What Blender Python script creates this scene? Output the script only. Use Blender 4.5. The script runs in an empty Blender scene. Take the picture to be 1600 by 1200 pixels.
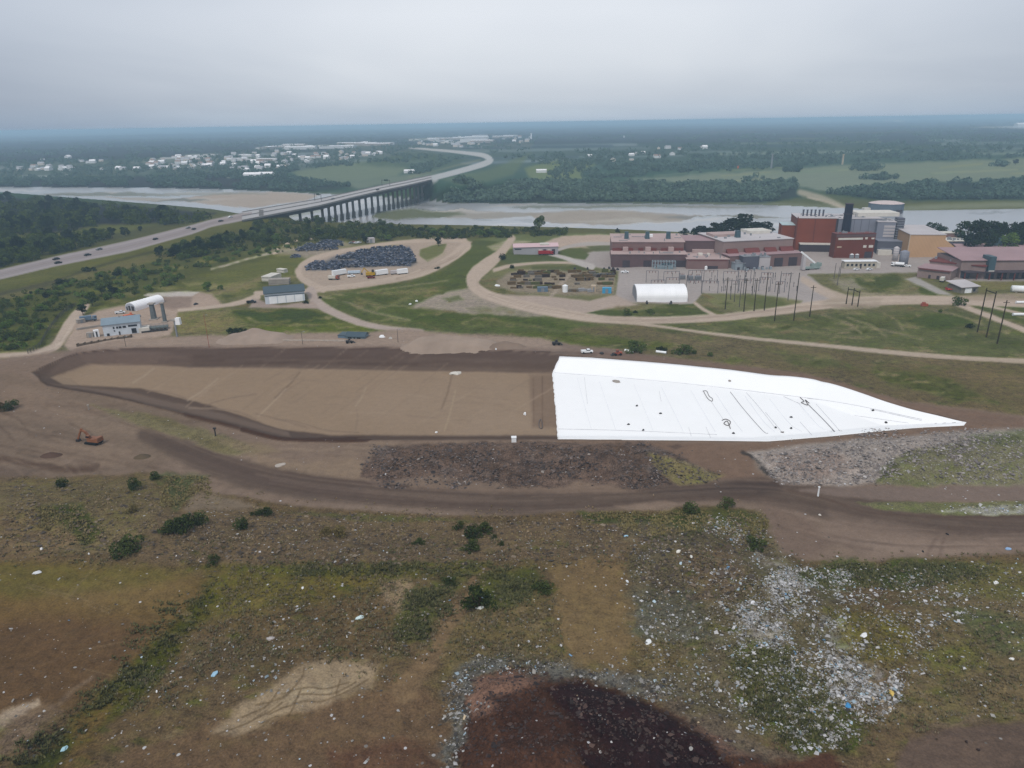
import bpy, bmesh, math, random
import numpy as np
from mathutils import Vector, Matrix
random.seed(7); RNG = np.random.default_rng(11)
R = math.radians
scene = bpy.context.scene
COL = scene.collection

# ------------------------------------------------------------------ camera model (photo coordinates 1600 x 1200)
CH = 110.0; FPX = 1110.0; PITCH = R(20.2); ROLL = R(0.93)
_fw = np.array([0, math.cos(PITCH), -math.sin(PITCH)]); _r = np.array([1.0, 0, 0]); _u = np.array([0, math.sin(PITCH), math.cos(PITCH)])
CR = _r*math.cos(ROLL) - _u*math.sin(ROLL); CU = _r*math.sin(ROLL) + _u*math.cos(ROLL)
def project(x, y, z):
    z = z - CH
    d = x*_fw[0] + y*_fw[1] + z*_fw[2]
    u = x*CR[0] + y*CR[1] + z*CR[2]; v = x*CU[0] + y*CU[1] + z*CU[2]
    return 800 + FPX*u/d, 600 - FPX*v/d
def ray(px, py):
    px = np.asarray(px, float); py = np.asarray(py, float)
    a = (px-800)/FPX; b = -(py-600)/FPX
    return tuple(_fw[k] + a*CR[k] + b*CU[k] for k in range(3))
def plane(px, py, z=0.0):
    dx, dy, dz = ray(px, py)
    t = (np.asarray(z)-CH)/np.minimum(dz, -1e-3)
    return dx*t, dy*t
def sm(t):
    t = np.clip(t, 0, 1); return t*t*(3-2*t)

# ------------------------------------------------------------------ numeric helpers
def _h(i, j, s):
    n = (i.astype(np.int64)*374761393 + j.astype(np.int64)*668265263 + s*144665) & 0xffffffff
    n = ((n ^ (n >> 13))*1274126177) & 0xffffffff
    return ((n ^ (n >> 16)) & 0xffff)/65535.0
def vn(x, y, s=0):
    xi = np.floor(x); yi = np.floor(y); fx = sm(x-xi); fy = sm(y-yi)
    a = _h(xi, yi, s); b = _h(xi+1, yi, s); c = _h(xi, yi+1, s); d = _h(xi+1, yi+1, s)
    return (a+(b-a)*fx)*(1-fy) + (c+(d-c)*fx)*fy
def fbm(x, y, s=0, o=3):
    t = 0; a = 0.5; n = 0
    for k in range(o):
        t = t + a*vn(x, y, s+k); n += a; a *= .5; x = x*2.03+5.1; y = y*2.03+1.7
    return t/n
def sdist(x, y, poly):
    """signed distance to a polygon, positive inside"""
    if x.size < 4000:
        A = np.asarray(poly, float); B = np.roll(A, -1, 0); E = B-A; X = x[..., None]; Y = y[..., None]
        t = np.clip(((X-A[:, 0])*E[:, 0] + (Y-A[:, 1])*E[:, 1])/np.maximum((E**2).sum(1), 1e-9), 0, 1)
        d = np.sqrt(((X-A[:, 0]-t*E[:, 0])**2 + (Y-A[:, 1]-t*E[:, 1])**2).min(-1))
        c = ((A[:, 1] > Y) != (B[:, 1] > Y)) & (X < E[:, 0]*(Y-A[:, 1])/np.where(E[:, 1] == 0, 1e-9, E[:, 1]) + A[:, 0])
        return np.where(c.sum(-1) % 2 == 1, d, -d)
    d2 = np.full(x.shape, 1e18); ins = np.zeros(x.shape, bool); n = len(poly)
    for k in range(n):
        ax, ay = poly[k]; bx, by = poly[(k+1) % n]
        ex, ey = bx-ax, by-ay
        t = np.clip(((x-ax)*ex + (y-ay)*ey)/max(ex*ex+ey*ey, 1e-9), 0, 1)
        d2 = np.minimum(d2, (x-ax-t*ex)**2 + (y-ay-t*ey)**2)
        if ay != by:
            c = ((ay > y) != (by > y)) & (x < (bx-ax)*(y-ay)/(by-ay) + ax)
            ins ^= c
    d = np.sqrt(d2)
    return np.where(ins, d, -d)
def ldist(x, y, pts, vals):
    """distance to a polyline and the value carried along it"""
    d2 = np.full(x.shape, 1e18); val = np.zeros(x.shape)
    for k in range(len(pts)-1):
        ax, ay = pts[k]; bx, by = pts[k+1]
        ex, ey = bx-ax, by-ay
        t = np.clip(((x-ax)*ex + (y-ay)*ey)/max(ex*ex+ey*ey, 1e-9), 0, 1)
        q = (x-ax-t*ex)**2 + (y-ay-t*ey)**2
        m = q < d2
        d2 = np.where(m, q, d2); val = np.where(m, vals[k]+t*(vals[k+1]-vals[k]), val)
    return np.sqrt(d2), val
def wpoly(pts, z=0.0):
    out = []
    for p in pts:
        x, y = plane(p[0], p[1], z); out.append((float(x), float(y)))
    return out

# ------------------------------------------------------------------ the lie of the land
WATER = -11.0
NEAR = [(-500,290),(0,306),(100,314),(200,322),(330,333),(400,345),(450,352),(620,357),(700,358),(840,361),(1000,366),(1100,371),(1250,378),(1420,380),(1600,378),(2100,372)]
FAR = [(-500,288),(0,293),(200,294),(330,296),(450,301),(560,307),(640,312),(700,319),(1000,319),(1200,322),(1290,326),(1410,331),(1600,328),(2100,322)]
def _prof(pts):
    a = []; d = []
    for px, py in pts:
        x, y = plane(px, py, WATER); a.append(float(x/y)); d.append(float(y))
    return np.array(a), np.array(d)
NA, ND = _prof(NEAR); FA, FD = _prof(FAR)
HWY = [(-160,455,475,0),(0,421,437,0),(88,400,416,1),(200,376,394,3),(300,351,366,5),(330,343,355,6),(400,328,340.5,9)]
BRG = [(400,328,340.5,9),(500,311,321.5,14),(550,300,309,17),(600,289,297.5,19.5),(636,282,290,20.7),(668,275.5,282.5,21.6)]
HW2 = [(668,275.5,282.5,21.6),(700,269,276,22),(745,256,263,22)]
def _mid(l): return wpoly_z([(p[0], (p[1]+p[2])/2, p[3]) for p in l])
def wpoly_z(l):
    return [tuple(float(v) for v in plane(p[0], p[1], p[2])) for p in l]
HWYC = _mid(HWY); HWYZ = [p[3] for p in HWY]; HW2C = _mid(HW2); HW2Z = [p[3] for p in HW2]
RIM = [(50,582),(120,552),(190,545),(330,543),(600,543),(800,548),(875,555),(960,560),(1100,572),(1200,584),(1285,595),(1400,631),(1513,660),(1400,672),(1300,682),(1200,690),(1000,688),(870,687),(520,688),(450,687),(330,656),(190,623),(75,603)]
RIMW = wpoly(RIM)
PILE = [(588,708),(612,700),(650,694),(740,691),(860,692),(1000,694),(1070,716),(1125,742),(1100,754),(1000,764),(940,756),(905,750),(850,762),(800,764),(760,752),(700,746),(650,744),(600,753),(563,744),(570,728)]
PILEW = wpoly(PILE)
GRAV = [(1165,706),(1280,692),(1500,674),(1620,670),(1620,758),(1370,756),(1310,759),(1220,755),(1190,735)]
GRAVW = wpoly(GRAV)
TOE = [(-600,735),(0,748),(240,740),(330,772),(480,797),(700,810),(900,806),(1040,800),(1120,793),(1180,800),(1215,868),(1300,884),(1600,866),(2200,840)]
TOEW = wpoly(TOE); FGW = TOEW + [(300,-60),(-300,-60)]
MOUND = [(705,1330),(712,1130),(735,1066),(800,1046),(870,1056),(1000,1086),(1100,1145),(1230,1200),(1240,1330)]
MOUNDW = wpoly(MOUND, 6)
RIDGEW = wpoly([(985,800),(1075,806),(1140,838),(1195,905),(1215,990),(1200,1090),(1180,1160)], 6); RIDGEZ = [.5, 3.0, 4.4, 4.6, 3.6, 2.6, 1.5]
GULLYW = wpoly([(345,905),(310,960),(262,1010),(212,1062),(150,1115),(60,1200),(-40,1290)], 6); GULLYZ = [-1.0, -1.8, -2.2, -2.4, -2.2, -2.2, -2.0]
def H(x, y):
    x = np.asarray(x, float); y = np.asarray(y, float)
    yy = np.maximum(y, 1.0); a = np.clip(x/yy, -1.3, 1.3)
    dn = np.interp(a, NA, ND); df = np.interp(a, FA, FD)
    far = sm((y-df-20)/60)*4 + sm((y-df-150)/900)*27
    und = (fbm(x/700, y/700, 3)-.5)*10*sm((y-df-500)/1500) + (fbm(x/2600, y/2600, 9)-.5)*22*sm((y-df-2500)/5000)
    z = np.where(y > df, WATER+far+und, np.where(y > dn, WATER, WATER + 11.0*sm((dn-y)/46)))
    z = z + (fbm(x/45, y/45, 21)-.5)*3.0*sm((dn-y-60)/80)*sm((y-300)/80)
    # road embankments
    for j, (pts, vals) in enumerate(((HWYC, HWYZ), (HW2C, HW2Z))):
        m = (y > 300) & (y < 1900) & (x < 160)
        if m.any():
            d, v = ldist(x[m], y[m], pts, vals)
            w = 1-sm((d-26)/26) if j == 0 else (1-sm((d-18)/130))*sm((y[m]-df[m]-8)/60)
            z[m] = z[m]*(1-w) + (v-0.3)*w
    m = y < 420
    if m.any():
        xs = x[m]; ys = y[m]; q = z[m]
        fg = sdist(xs, ys, FGW)
        k = sm(fg/34)
        q = q + 6.0*k + k*((fbm(xs/22, ys/22, 31)-.5)*3.2 + (fbm(xs/5, ys/5, 41)-.5)*1.3 + (vn(xs/1.3, ys/1.3, 43)-.5)*.3)
        d, v = ldist(xs, ys, RIDGEW, RIDGEZ); q = q + k*v*np.exp(-(d/11)**2)
        d, v = ldist(xs, ys, GULLYW, GULLYZ); q = q + k*v*np.exp(-(d/5.5)**2)
        pit = sdist(xs, ys, RIMW)
        q = q*(1-sm((pit+12)/10)) - 5.0*np.clip(pit/14, 0, 1)
        q = q + 0.55*np.exp(-((pit+1.2)/1.3)**2)*sm((-xs*0+ys-0)/1)*(xs < 40)
        d = sdist(xs, ys, PILEW)
        q = q + sm(d/9)*(2.7 + (fbm(xs/8, ys/8, 51)-.5)*5.4 + (fbm(xs/1.7, ys/1.7, 57)-.5)*1.5)
        d = sdist(xs, ys, GRAVW)
        q = q + sm(d/10)*(2.2 + (fbm(xs/6, ys/6, 61)-.5)*1.6 + (vn(xs/1.1, ys/1.1, 63)-.5)*.5)
        d = sdist(xs, ys, MOUNDW)
        q = q + sm(d/8)*(4.2 + (fbm(xs/7, ys/7, 71)-.5)*3.4 + (fbm(xs/2, ys/2, 73)-.5)*.9)
        dirt = sm(-fg/6)*sm(-pit/6)
        q = q + dirt*(fbm(xs/9, ys/9, 81)-.5)*.7
        z[m] = q
    return z
def atv(px, py):
    """where the sight lines through photo points meet the ground (arrays)"""
    px = np.atleast_1d(np.asarray(px, float)); py = np.atleast_1d(np.asarray(py, float))
    z = np.zeros(px.shape)
    for k in range(20):
        x, y = plane(px, py, z)
        z = z*.45 + H(x, y)*.55
    x, y = plane(px, py, z)
    return x, y, H(x, y)
def at(px, py):
    x, y, z = atv(px, py); return Vector((float(x[0]), float(y[0]), float(z[0])))
def atz(px, py, z):
    x, y = plane(px, py, z); return Vector((float(x), float(y), z))
def tall(p, py):
    """height of a vertical at ground point p whose top is at photo row py"""
    lo, hi = 0.0, 120.0
    for _ in range(40):
        m = (lo+hi)/2
        if project(p.x, p.y, p.z+m)[1] > py: lo = m
        else: hi = m
    return lo
def pxm(p):
    """photo pixels per metre at p"""
    return FPX/float(p.y*_fw[1] + (p.z-CH)*_fw[2])

# ------------------------------------------------------------------ colour
HAZE_D = 0.000165; HAZE_L = np.array([.26, .36, .45]); LIT = 1.0
def lin(c):
    c = np.asarray(c, float)/255
    return np.where(c <= .04045, c/12.92, ((c+.055)/1.055)**2.4)
def alb(c, dist=0.0):
    l = lin(c); T = np.exp(-HAZE_D*np.asarray(dist))
    T = T[..., None] if np.ndim(T) else T
    return np.clip((l-HAZE_L*(1-T))/T/LIT, .007, .9)

# ------------------------------------------------------------------ materials
MATS = {}
def nodes(m):
    m.use_nodes = True; nt = m.node_tree; nt.nodes.clear(); return nt
AIR = [0.0]
def mat(key, c, rough=.75, var=.18, scale=.6, metal=0.0, corr=0.0, spec=.3, dist=None, bump=.15, top=.88):
    if key in MATS: return MATS[key]
    dist = AIR[0] if dist is None else dist
    m = bpy.data.materials.new(key); nt = nodes(m); N = nt.nodes; L = nt.links
    out = N.new('ShaderNodeOutputMaterial'); b = N.new('ShaderNodeBsdfPrincipled')
    tc = N.new('ShaderNodeTexCoord'); n1 = N.new('ShaderNodeTexNoise'); n1.inputs['Scale'].default_value = scale; n1.inputs['Detail'].default_value = 5
    L.new(tc.outputs['Object'], n1.inputs['Vector'])
    mr = N.new('ShaderNodeMapRange'); mr.inputs[1].default_value = .25; mr.inputs[2].default_value = .75
    mr.inputs[3].default_value = 1-var; mr.inputs[4].default_value = 1+var
    L.new(n1.outputs['Fac'], mr.inputs[0])
    mx = N.new('ShaderNodeMix'); mx.data_type = 'RGBA'; mx.blend_type = 'MULTIPLY'; mx.inputs[0].default_value = 1
    a = alb(c, dist); mx.inputs[6].default_value = (*[float(v) for v in a], 1)
    fac = mr.outputs[0]
    if corr > 0:
        w = N.new('ShaderNodeTexWave'); w.inputs['Scale'].default_value = corr; w.bands_direction = 'X'
        L.new(tc.outputs['Object'], w.inputs['Vector'])
        m2 = N.new('ShaderNodeMapRange'); m2.inputs[3].default_value = .84; m2.inputs[4].default_value = 1.06
        L.new(w.outputs['Fac'], m2.inputs[0])
        mm = N.new('ShaderNodeMath'); mm.operation = 'MULTIPLY'; L.new(fac, mm.inputs[0]); L.new(m2.outputs[0], mm.inputs[1]); fac = mm.outputs[0]
    L.new(fac, mx.inputs[7]); L.new(mx.outputs[2], b.inputs['Base Color'])
    b.inputs['Roughness'].default_value = rough; b.inputs['Metallic'].default_value = metal
    b.inputs['Specular IOR Level'].default_value = spec
    if bump:
        bp = N.new('ShaderNodeBump'); bp.inputs['Strength'].default_value = bump; L.new(n1.outputs['Fac'], bp.inputs['Height']); L.new(bp.outputs[0], b.inputs['Normal'])
    L.new(b.outputs[0], out.inputs[0]); MATS[key] = m
    return m
def terrain_mat():
    m = bpy.data.materials.new('terrain'); nt = nodes(m); N = nt.nodes; L = nt.links
    out = N.new('ShaderNodeOutputMaterial'); b = N.new('ShaderNodeBsdfPrincipled')
    geo = N.new('ShaderNodeNewGeometry')
    ca = N.new('ShaderNodeAttribute'); ca.attribute_name = 'soil'
    da = N.new('ShaderNodeAttribute'); da.attribute_name = 'detail'
    sep = N.new('ShaderNodeSeparateColor'); L.new(da.outputs['Color'], sep.inputs[0])
    def noise(sc, det, rough=.6, dist=0.0):
        n = N.new('ShaderNodeTexNoise'); n.inputs['Scale'].default_value = sc; n.inputs['Detail'].default_value = det
        n.inputs['Roughness'].default_value = rough; n.inputs['Distortion'].default_value = dist
        L.new(geo.outputs['Position'], n.inputs['Vector']); return n
    def math_(op, x, y=None, clamp=False):
        k = N.new('ShaderNodeMath'); k.operation = op; k.use_clamp = clamp
        for i, v in enumerate((x, y)):
            if v is None: continue
            if isinstance(v, (int, float)): k.inputs[i].default_value = v
            else: L.new(v, k.inputs[i])
        return k.outputs[0]
    def rng(x, a, b_, c, d):
        k = N.new('ShaderNodeMapRange'); L.new(x, k.inputs[0])
        for i, v in enumerate((a, b_, c, d)): k.inputs[i+1].default_value = v
        return k.outputs[0]
    n1 = noise(.028, 4, .6, .6); n2 = noise(.33, 6, .72, .3); n3 = noise(2.1, 5, .75); n4 = noise(.11, 5, .65, 1.0)
    v = math_('ADD', rng(n1.outputs['Fac'], .3, .7, -.2, .2), rng(n2.outputs['Fac'], .3, .7, -.52, .52))
    v = math_('ADD', v, rng(n3.outputs['Fac'], .3, .7, -.7, .7))
    v = math_('ADD', math_('MULTIPLY', v, sep.outputs[0]), 1.0)
    v = math_('MAXIMUM', v, .25)
    # grass tufts: shift toward green where the ground is vegetated
    g = math_('MULTIPLY', rng(math_('ADD', n2.outputs['Fac'], math_('MULTIPLY', n4.outputs['Fac'], .9)), .92, 1.12, 0, 1), sep.outputs[1])
    mg = N.new('ShaderNodeMix'); mg.data_type = 'RGBA'; L.new(g, mg.inputs[0]); L.new(ca.outputs['Color'], mg.inputs[6])
    gm = N.new('ShaderNodeMix'); gm.data_type = 'RGBA'; gm.blend_type = 'MULTIPLY'; gm.inputs[0].default_value = 1
    L.new(ca.outputs['Color'], gm.inputs[6]); gm.inputs[7].default_value = (.72, .86, .52, 1); L.new(gm.outputs[2], mg.inputs[7])
    mv = N.new('ShaderNodeMix'); mv.data_type = 'RGBA'; mv.blend_type = 'MULTIPLY'; mv.inputs[0].default_value = 1; mv.clamp_factor = False
    L.new(mg.outputs[2], mv.inputs[6]); L.new(v, mv.inputs[7])
    # pale chips of stone and broken rubbish
    vo = N.new('ShaderNodeTexVoronoi'); vo.inputs['Scale'].default_value = 1.15; L.new(geo.outputs['Position'], vo.inputs['Vector'])
    sc = N.new('ShaderNodeSeparateColor'); L.new(vo.outputs['Color'], sc.inputs[0])
    thr = math_('SUBTRACT', 1.0, math_('MULTIPLY', sep.outputs[2], .75))
    chip = math_('MULTIPLY', math_('GREATER_THAN', sc.outputs[0], thr), math_('LESS_THAN', vo.outputs['Distance'], rng(sc.outputs[1], 0, 1, .12, .42)))
    ms = N.new('ShaderNodeMix'); ms.data_type = 'RGBA'; L.new(chip, ms.inputs[0]); L.new(mv.outputs[2], ms.inputs[6])
    cr = N.new('ShaderNodeValToRGB'); L.new(sc.outputs[2], cr.inputs[0])
    e = cr.color_ramp.elements; e[0].position = 0; e[0].color = (.06, .055, .05, 1); e[1].position = 1; e[1].color = (.5, .5, .52, 1)
    k = e.new(.35); k.color = (.2, .18, .16, 1); k = e.new(.7); k.color = (.36, .35, .34, 1)
    L.new(cr.outputs[0], ms.inputs[7])
    L.new(ms.outputs[2], b.inputs['Base Color'])
    b.inputs['Roughness'].default_value = .95; b.inputs['Specular IOR Level'].default_value = .12
    bp = N.new('ShaderNodeBump'); bp.inputs['Strength'].default_value = .55; bp.inputs['Distance'].default_value = .5
    hh = math_('MULTIPLY', math_('ADD', n3.outputs['Fac'], n2.outputs['Fac']), sep.outputs[0])
    L.new(hh, bp.inputs['Height']); L.new(bp.outputs[0], b.inputs['Normal'])
    L.new(b.outputs[0], out.inputs[0]); return m
def water_mat():
    m = bpy.data.materials.new('river_water'); nt = nodes(m); N = nt.nodes; L = nt.links
    out = N.new('ShaderNodeOutputMaterial'); b = N.new('ShaderNodeBsdfPrincipled')
    ca = N.new('ShaderNodeAttribute'); ca.attribute_name = 'soil'
    L.new(ca.outputs['Color'], b.inputs['Base Color'])
    b.inputs['Roughness'].default_value = .22; b.inputs['IOR'].default_value = 1.33
    geo = N.new('ShaderNodeNewGeometry'); n = N.new('ShaderNodeTexNoise'); n.inputs['Scale'].default_value = .25; n.inputs['Detail'].default_value = 3
    L.new(geo.outputs['Position'], n.inputs['Vector'])
    bp = N.new('ShaderNodeBump'); bp.inputs['Strength'].default_value = .12; bp.inputs['Distance'].default_value = .3
    L.new(n.outputs['Fac'], bp.inputs['Height']); L.new(bp.outputs[0], b.inputs['Normal'])
    L.new(b.outputs[0], out.inputs[0]); return m
def leaf_mat(key, c, c2, dist=0.0):
    """foliage: tone differs from leaf clump to leaf clump and from plant to plant"""
    if key in MATS: return MATS[key]
    m = bpy.data.materials.new(key); nt = nodes(m); N = nt.nodes; L = nt.links
    out = N.new('ShaderNodeOutputMaterial'); d = N.new('ShaderNodeBsdfDiffuse'); t = N.new('ShaderNodeBsdfTranslucent'); ms = N.new('ShaderNodeMixShader')
    at_ = N.new('ShaderNodeAttribute'); at_.attribute_name = 'tone'
    oi = N.new('ShaderNodeObjectInfo')
    ad = N.new('ShaderNodeMath'); ad.operation = 'MULTIPLY_ADD'; L.new(oi.outputs['Random'], ad.inputs[0]); ad.inputs[1].default_value = .5
    sb = N.new('ShaderNodeMath'); sb.operation = 'MULTIPLY'; L.new(at_.outputs['Fac'], sb.inputs[0]); sb.inputs[1].default_value = .6; L.new(sb.outputs[0], ad.inputs[2])
    mx = N.new('ShaderNodeMix'); mx.data_type = 'RGBA'; L.new(ad.outputs[0], mx.inputs[0])
    mx.inputs[6].default_value = (*[float(v) for v in alb(c, dist)], 1); mx.inputs[7].default_value = (*[float(v) for v in alb(c2, dist)], 1)
    L.new(mx.outputs[2], d.inputs[0]); L.new(mx.outputs[2], t.inputs[0]); ms.inputs[0].default_value = .22
    L.new(d.outputs[0], ms.inputs[1]); L.new(t.outputs[0], ms.inputs[2]); L.new(ms.outputs[0], out.inputs[0]); MATS[key] = m
    return m
def attr_mat(key, name, rough=.6):
    if key in MATS: return MATS[key]
    m = bpy.data.materials.new(key); nt = nodes(m); N = nt.nodes; L = nt.links
    out = N.new('ShaderNodeOutputMaterial'); b = N.new('ShaderNodeBsdfPrincipled'); a = N.new('ShaderNodeAttribute'); a.attribute_name = name
    L.new(a.outputs['Color'], b.inputs['Base Color']); b.inputs['Roughness'].default_value = rough; b.inputs['Specular IOR Level'].default_value = .25
    L.new(b.outputs[0], out.inputs[0]); MATS[key] = m
    return m

# ------------------------------------------------------------------ object helpers
def tag(o, label=None, cat=None, group=None, kind=None):
    if label: o['label'] = label
    if cat: o['category'] = cat
    if group: o['group'] = group
    if kind: o['kind'] = kind
    return o
def thing(name, label, cat, loc=(0,0,0), rz=0.0, group=None):
    o = bpy.data.objects.new(name, None); o.empty_display_size = 1; COL.objects.link(o)
    o.location = loc; o.rotation_euler = (0, 0, rz)
    return tag(o, label, cat, group)
def link(name, me, m, parent=None):
    o = bpy.data.objects.new(name, me); COL.objects.link(o)
    if m is not None and not me.materials: me.materials.append(m)
    if parent is not None: o.parent = parent
    return o
def copy_tree(o, parent=None):
    c = o.copy(); COL.objects.link(c); c.parent = parent
    for ch in o.children: copy_tree(ch, c)
    return c
class MB:
    """collects simple shapes into one mesh"""
    def __init__(s): s.v = []; s.f = []
    def add(s, vs, fs):
        n = len(s.v); s.v += [tuple(q) for q in vs]; s.f += [tuple(i+n for i in f) for f in fs]; return s
    def box(s, x0, x1, y0, y1, z0, z1, tx=0.0, ty=0.0):
        vs = [(x0,y0,z0),(x1,y0,z0),(x1,y1,z0),(x0,y1,z0),(x0+tx,y0+ty,z1),(x1-tx,y0+ty,z1),(x1-tx,y1-ty,z1),(x0+tx,y1-ty,z1)]
        return s.add(vs, [(0,3,2,1),(4,5,6,7),(0,1,5,4),(1,2,6,5),(2,3,7,6),(3,0,4,7)])
    def rbox(s, c, size, M):
        vs = []
        for sz in (-.5, .5):
            for sx, sy in ((-.5,-.5),(.5,-.5),(.5,.5),(-.5,.5)):
                vs.append(Vector(c) + M @ Vector((sx*size[0], sy*size[1], sz*size[2])))
        return s.add(vs, [(0,3,2,1),(4,5,6,7),(0,1,5,4),(1,2,6,5),(2,3,7,6),(3,0,4,7)])
    def cyl(s, p0, p1, r0, r1=None, n=10, cap=True):
        r1 = r0 if r1 is None else r1
        p0 = Vector(p0); p1 = Vector(p1); d = (p1-p0).normalized()
        q = d.orthogonal().normalized(); w = d.cross(q)
        vs = []
        for p, r in ((p0, r0), (p1, r1)):
            for k in range(n):
                a = 2*math.pi*k/n; vs.append(p + q*(r*math.cos(a)) + w*(r*math.sin(a)))
        fs = [(k, (k+1) % n, n+(k+1) % n, n+k) for k in range(n)]
        if cap: fs += [tuple(range(n-1, -1, -1)), tuple(range(n, 2*n))]
        return s.add(vs, fs)
    def bar(s, p0, p1, w, h):
        """a rectangular bar between two points"""
        p0 = Vector(p0); p1 = Vector(p1); d = p1-p0; L_ = d.length
        M = d.to_track_quat('X', 'Z').to_matrix()
        return s.rbox((p0+p1)/2, (L_, w, h), M)
    def prism(s, prof, y0, y1):
        """profile in x,z extruded along y"""
        n = len(prof); vs = [(x, y0, z) for x, z in prof] + [(x, y1, z) for x, z in prof]
        fs = [(k, (k+1) % n, n+(k+1) % n, n+k) for k in range(n)] + [tuple(range(n-1, -1, -1)), tuple(range(n, 2*n))]
        return s.add(vs, fs)
    def prismx(s, prof, x0, x1):
        """profile in y,z extruded along x"""
        n = len(prof); vs = [(x0, y, z) for y, z in prof] + [(x1, y, z) for y, z in prof]
        fs = [(k, n+k, n+(k+1) % n, (k+1) % n) for k in range(n)] + [tuple(range(n)), tuple(range(2*n-1, n-1, -1))]
        return s.add(vs, fs)
    def mesh(s, name):
        me = bpy.data.meshes.new(name); me.from_pydata([tuple(v) for v in s.v], [], s.f); me.update()
        bm = bmesh.new(); bm.from_mesh(me); bmesh.ops.recalc_face_normals(bm, faces=bm.faces); bm.to_mesh(me); bm.free()
        return me
    def build(s, name, m, parent=None, smooth=False):
        me = s.mesh(name)
        if smooth: me.polygons.foreach_set('use_smooth', [True]*len(me.polygons))
        return link(name, me, m, parent)
def np_mesh(name, v, f, attrs=None, smooth=False):
    """mesh from arrays: v (n,3), f (m,k)"""
    me = bpy.data.meshes.new(name); k = f.shape[1]
    me.vertices.add(len(v)); me.vertices.foreach_set('co', np.ascontiguousarray(v, np.float32).ravel())
    me.loops.add(f.size); me.loops.foreach_set('vertex_index', np.ascontiguousarray(f, np.int32).ravel())
    me.polygons.add(len(f)); me.polygons.foreach_set('loop_start', np.arange(0, f.size, k, dtype=np.int32))
    if smooth: me.polygons.foreach_set('use_smooth', np.ones(len(f), bool))
    for key, (typ, dom, arr) in (attrs or {}).items():
        a = me.attributes.new(key, typ, dom)
        a.data.foreach_set('color' if typ == 'FLOAT_COLOR' else 'value', np.ascontiguousarray(arr, np.float32).ravel())
    me.update(calc_edges=True); me.validate(); return me
# ------------------------------------------------------------------ terrain grid
def grid_axes():
    a = np.concatenate([np.arange(-1.15, -.80, .005), np.arange(-.80, .80, .0019), np.arange(.80, 1.151, .005)])
    rows = []
    dy = CH*FPX
    e = R(64.0)                                      # angle below the horizon
    while e > 0.0026:
        y = CH/math.tan(e); rows.append(y)
        step = 1.6 if y < 600 else (1.1 if y < 1800 else .8)
        e -= step/FPX*math.cos(e-PITCH)**2
    return a, np.array(rows)
GA, GY = grid_axes()
NX, NYR = len(GA), len(GY)
VX = (GY[:, None]*GA[None, :]).ravel(); VY = np.repeat(GY, NX)
VZ = H(VX, VY)
PX, PY = project(VX, VY, VZ)
NV = len(VX)
SOIL = np.zeros((NV, 3)); DET = np.zeros((NV, 3)); CLS = np.zeros(NV, np.int16)
CLASSES = ['ground']
def cls_id(n):
    if n not in CLASSES: CLASSES.append(n)
    return CLASSES.index(n)
# warp field: makes every painted border ragged instead of ruled
WX = (fbm(PX/38, PY/19, 101)-.5)*2 + (fbm(PX/9, PY/6, 111, 2)-.5)*1.0
WY = (fbm(PX/38+9, PY/19+4, 121)-.5)*2 + (fbm(PX/9+3, PY/6+8, 131, 2)-.5)*1.0
GRAIN = fbm(PX/14, PY/8, 141)-.5
GREENISH = 'greenish'; WEEDY = 'weedy'
def apply(i, al, c, det, cl):
    if c is not None: SOIL[i] += (np.asarray(c, float)-SOIL[i])*al[:, None]
    if det is not None: DET[i] += (np.asarray(det, float)-DET[i])*al[:, None]
    if cl is not None: CLS[i[al > .5]] = cls_id(cl)
def P(c, pts, fe=6, wa=5, al=1.0, det=None, cl=None, gr=0.0):
    xs = [p[0] for p in pts]; ys = [p[1] for p in pts]; m = fe+wa+2
    i = np.nonzero((PX > min(xs)-m) & (PX < max(xs)+m) & (PY > min(ys)-m) & (PY < max(ys)+m))[0]
    if not len(i): return
    d = sdist(PX[i]+WX[i]*wa, PY[i]+WY[i]*wa*.6, pts)
    a = sm(d/max(fe, .5)*.5+.5)
    if gr: a = np.clip(a*(1+GRAIN[i]*gr*2), 0, 1)
    if al is GREENISH: al = .8*sm((SOIL[i, 1]-SOIL[i, 0]+7)/6)*(CLS[i] == 0)
    if al is WEEDY: al = WEED_A*sm((DET[i, 1]-.12)/.3)
    apply(i, a*al, c, det, cl)
def S(c, pts, w, fe=2, wa=1.5, al=1.0, det=None, cl=None, gr=0.0):
    """a band along a polyline: w = full width in photo pixels, one number or one per point"""
    ws = [w]*len(pts) if np.isscalar(w) else list(w)
    xs = [p[0] for p in pts]; ys = [p[1] for p in pts]; m = max(ws)/2+fe+wa+2
    i = np.nonzero((PX > min(xs)-m) & (PX < max(xs)+m) & (PY > min(ys)-m) & (PY < max(ys)+m))[0]
    if not len(i): return
    d, v = ldist(PX[i]+WX[i]*wa, PY[i]+WY[i]*wa*.6, curve(pts), curve([(q, 0) for q in ws], True))
    a = sm((v/2-d)/max(fe, .4)*.5+.5)
    if gr: a = np.clip(a*(1+GRAIN[i]*gr*2), 0, 1)
    apply(i, a*al, c, det, cl)
def curve(pts, scalar=False, k=5):
    """Catmull-Rom through the points"""
    p = [np.array(q, float) for q in pts]
    if len(p) < 3:
        return [q[0] for q in pts] if scalar else pts
    p = [2*p[0]-p[1]] + p + [2*p[-1]-p[-2]]; out = []
    for j in range(1, len(p)-2):
        for t in np.arange(k)/k:
            q = .5*((2*p[j]) + (p[j+1]-p[j-1])*t + (2*p[j-1]-5*p[j]+4*p[j+1]-p[j+2])*t*t + (3*p[j]-p[j-1]-3*p[j+1]+p[j+2])*t**3)
            out.append(q)
    out.append(p[-2])
    return [float(q[0]) for q in out] if scalar else [(float(q[0]), float(q[1])) for q in out]
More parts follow.
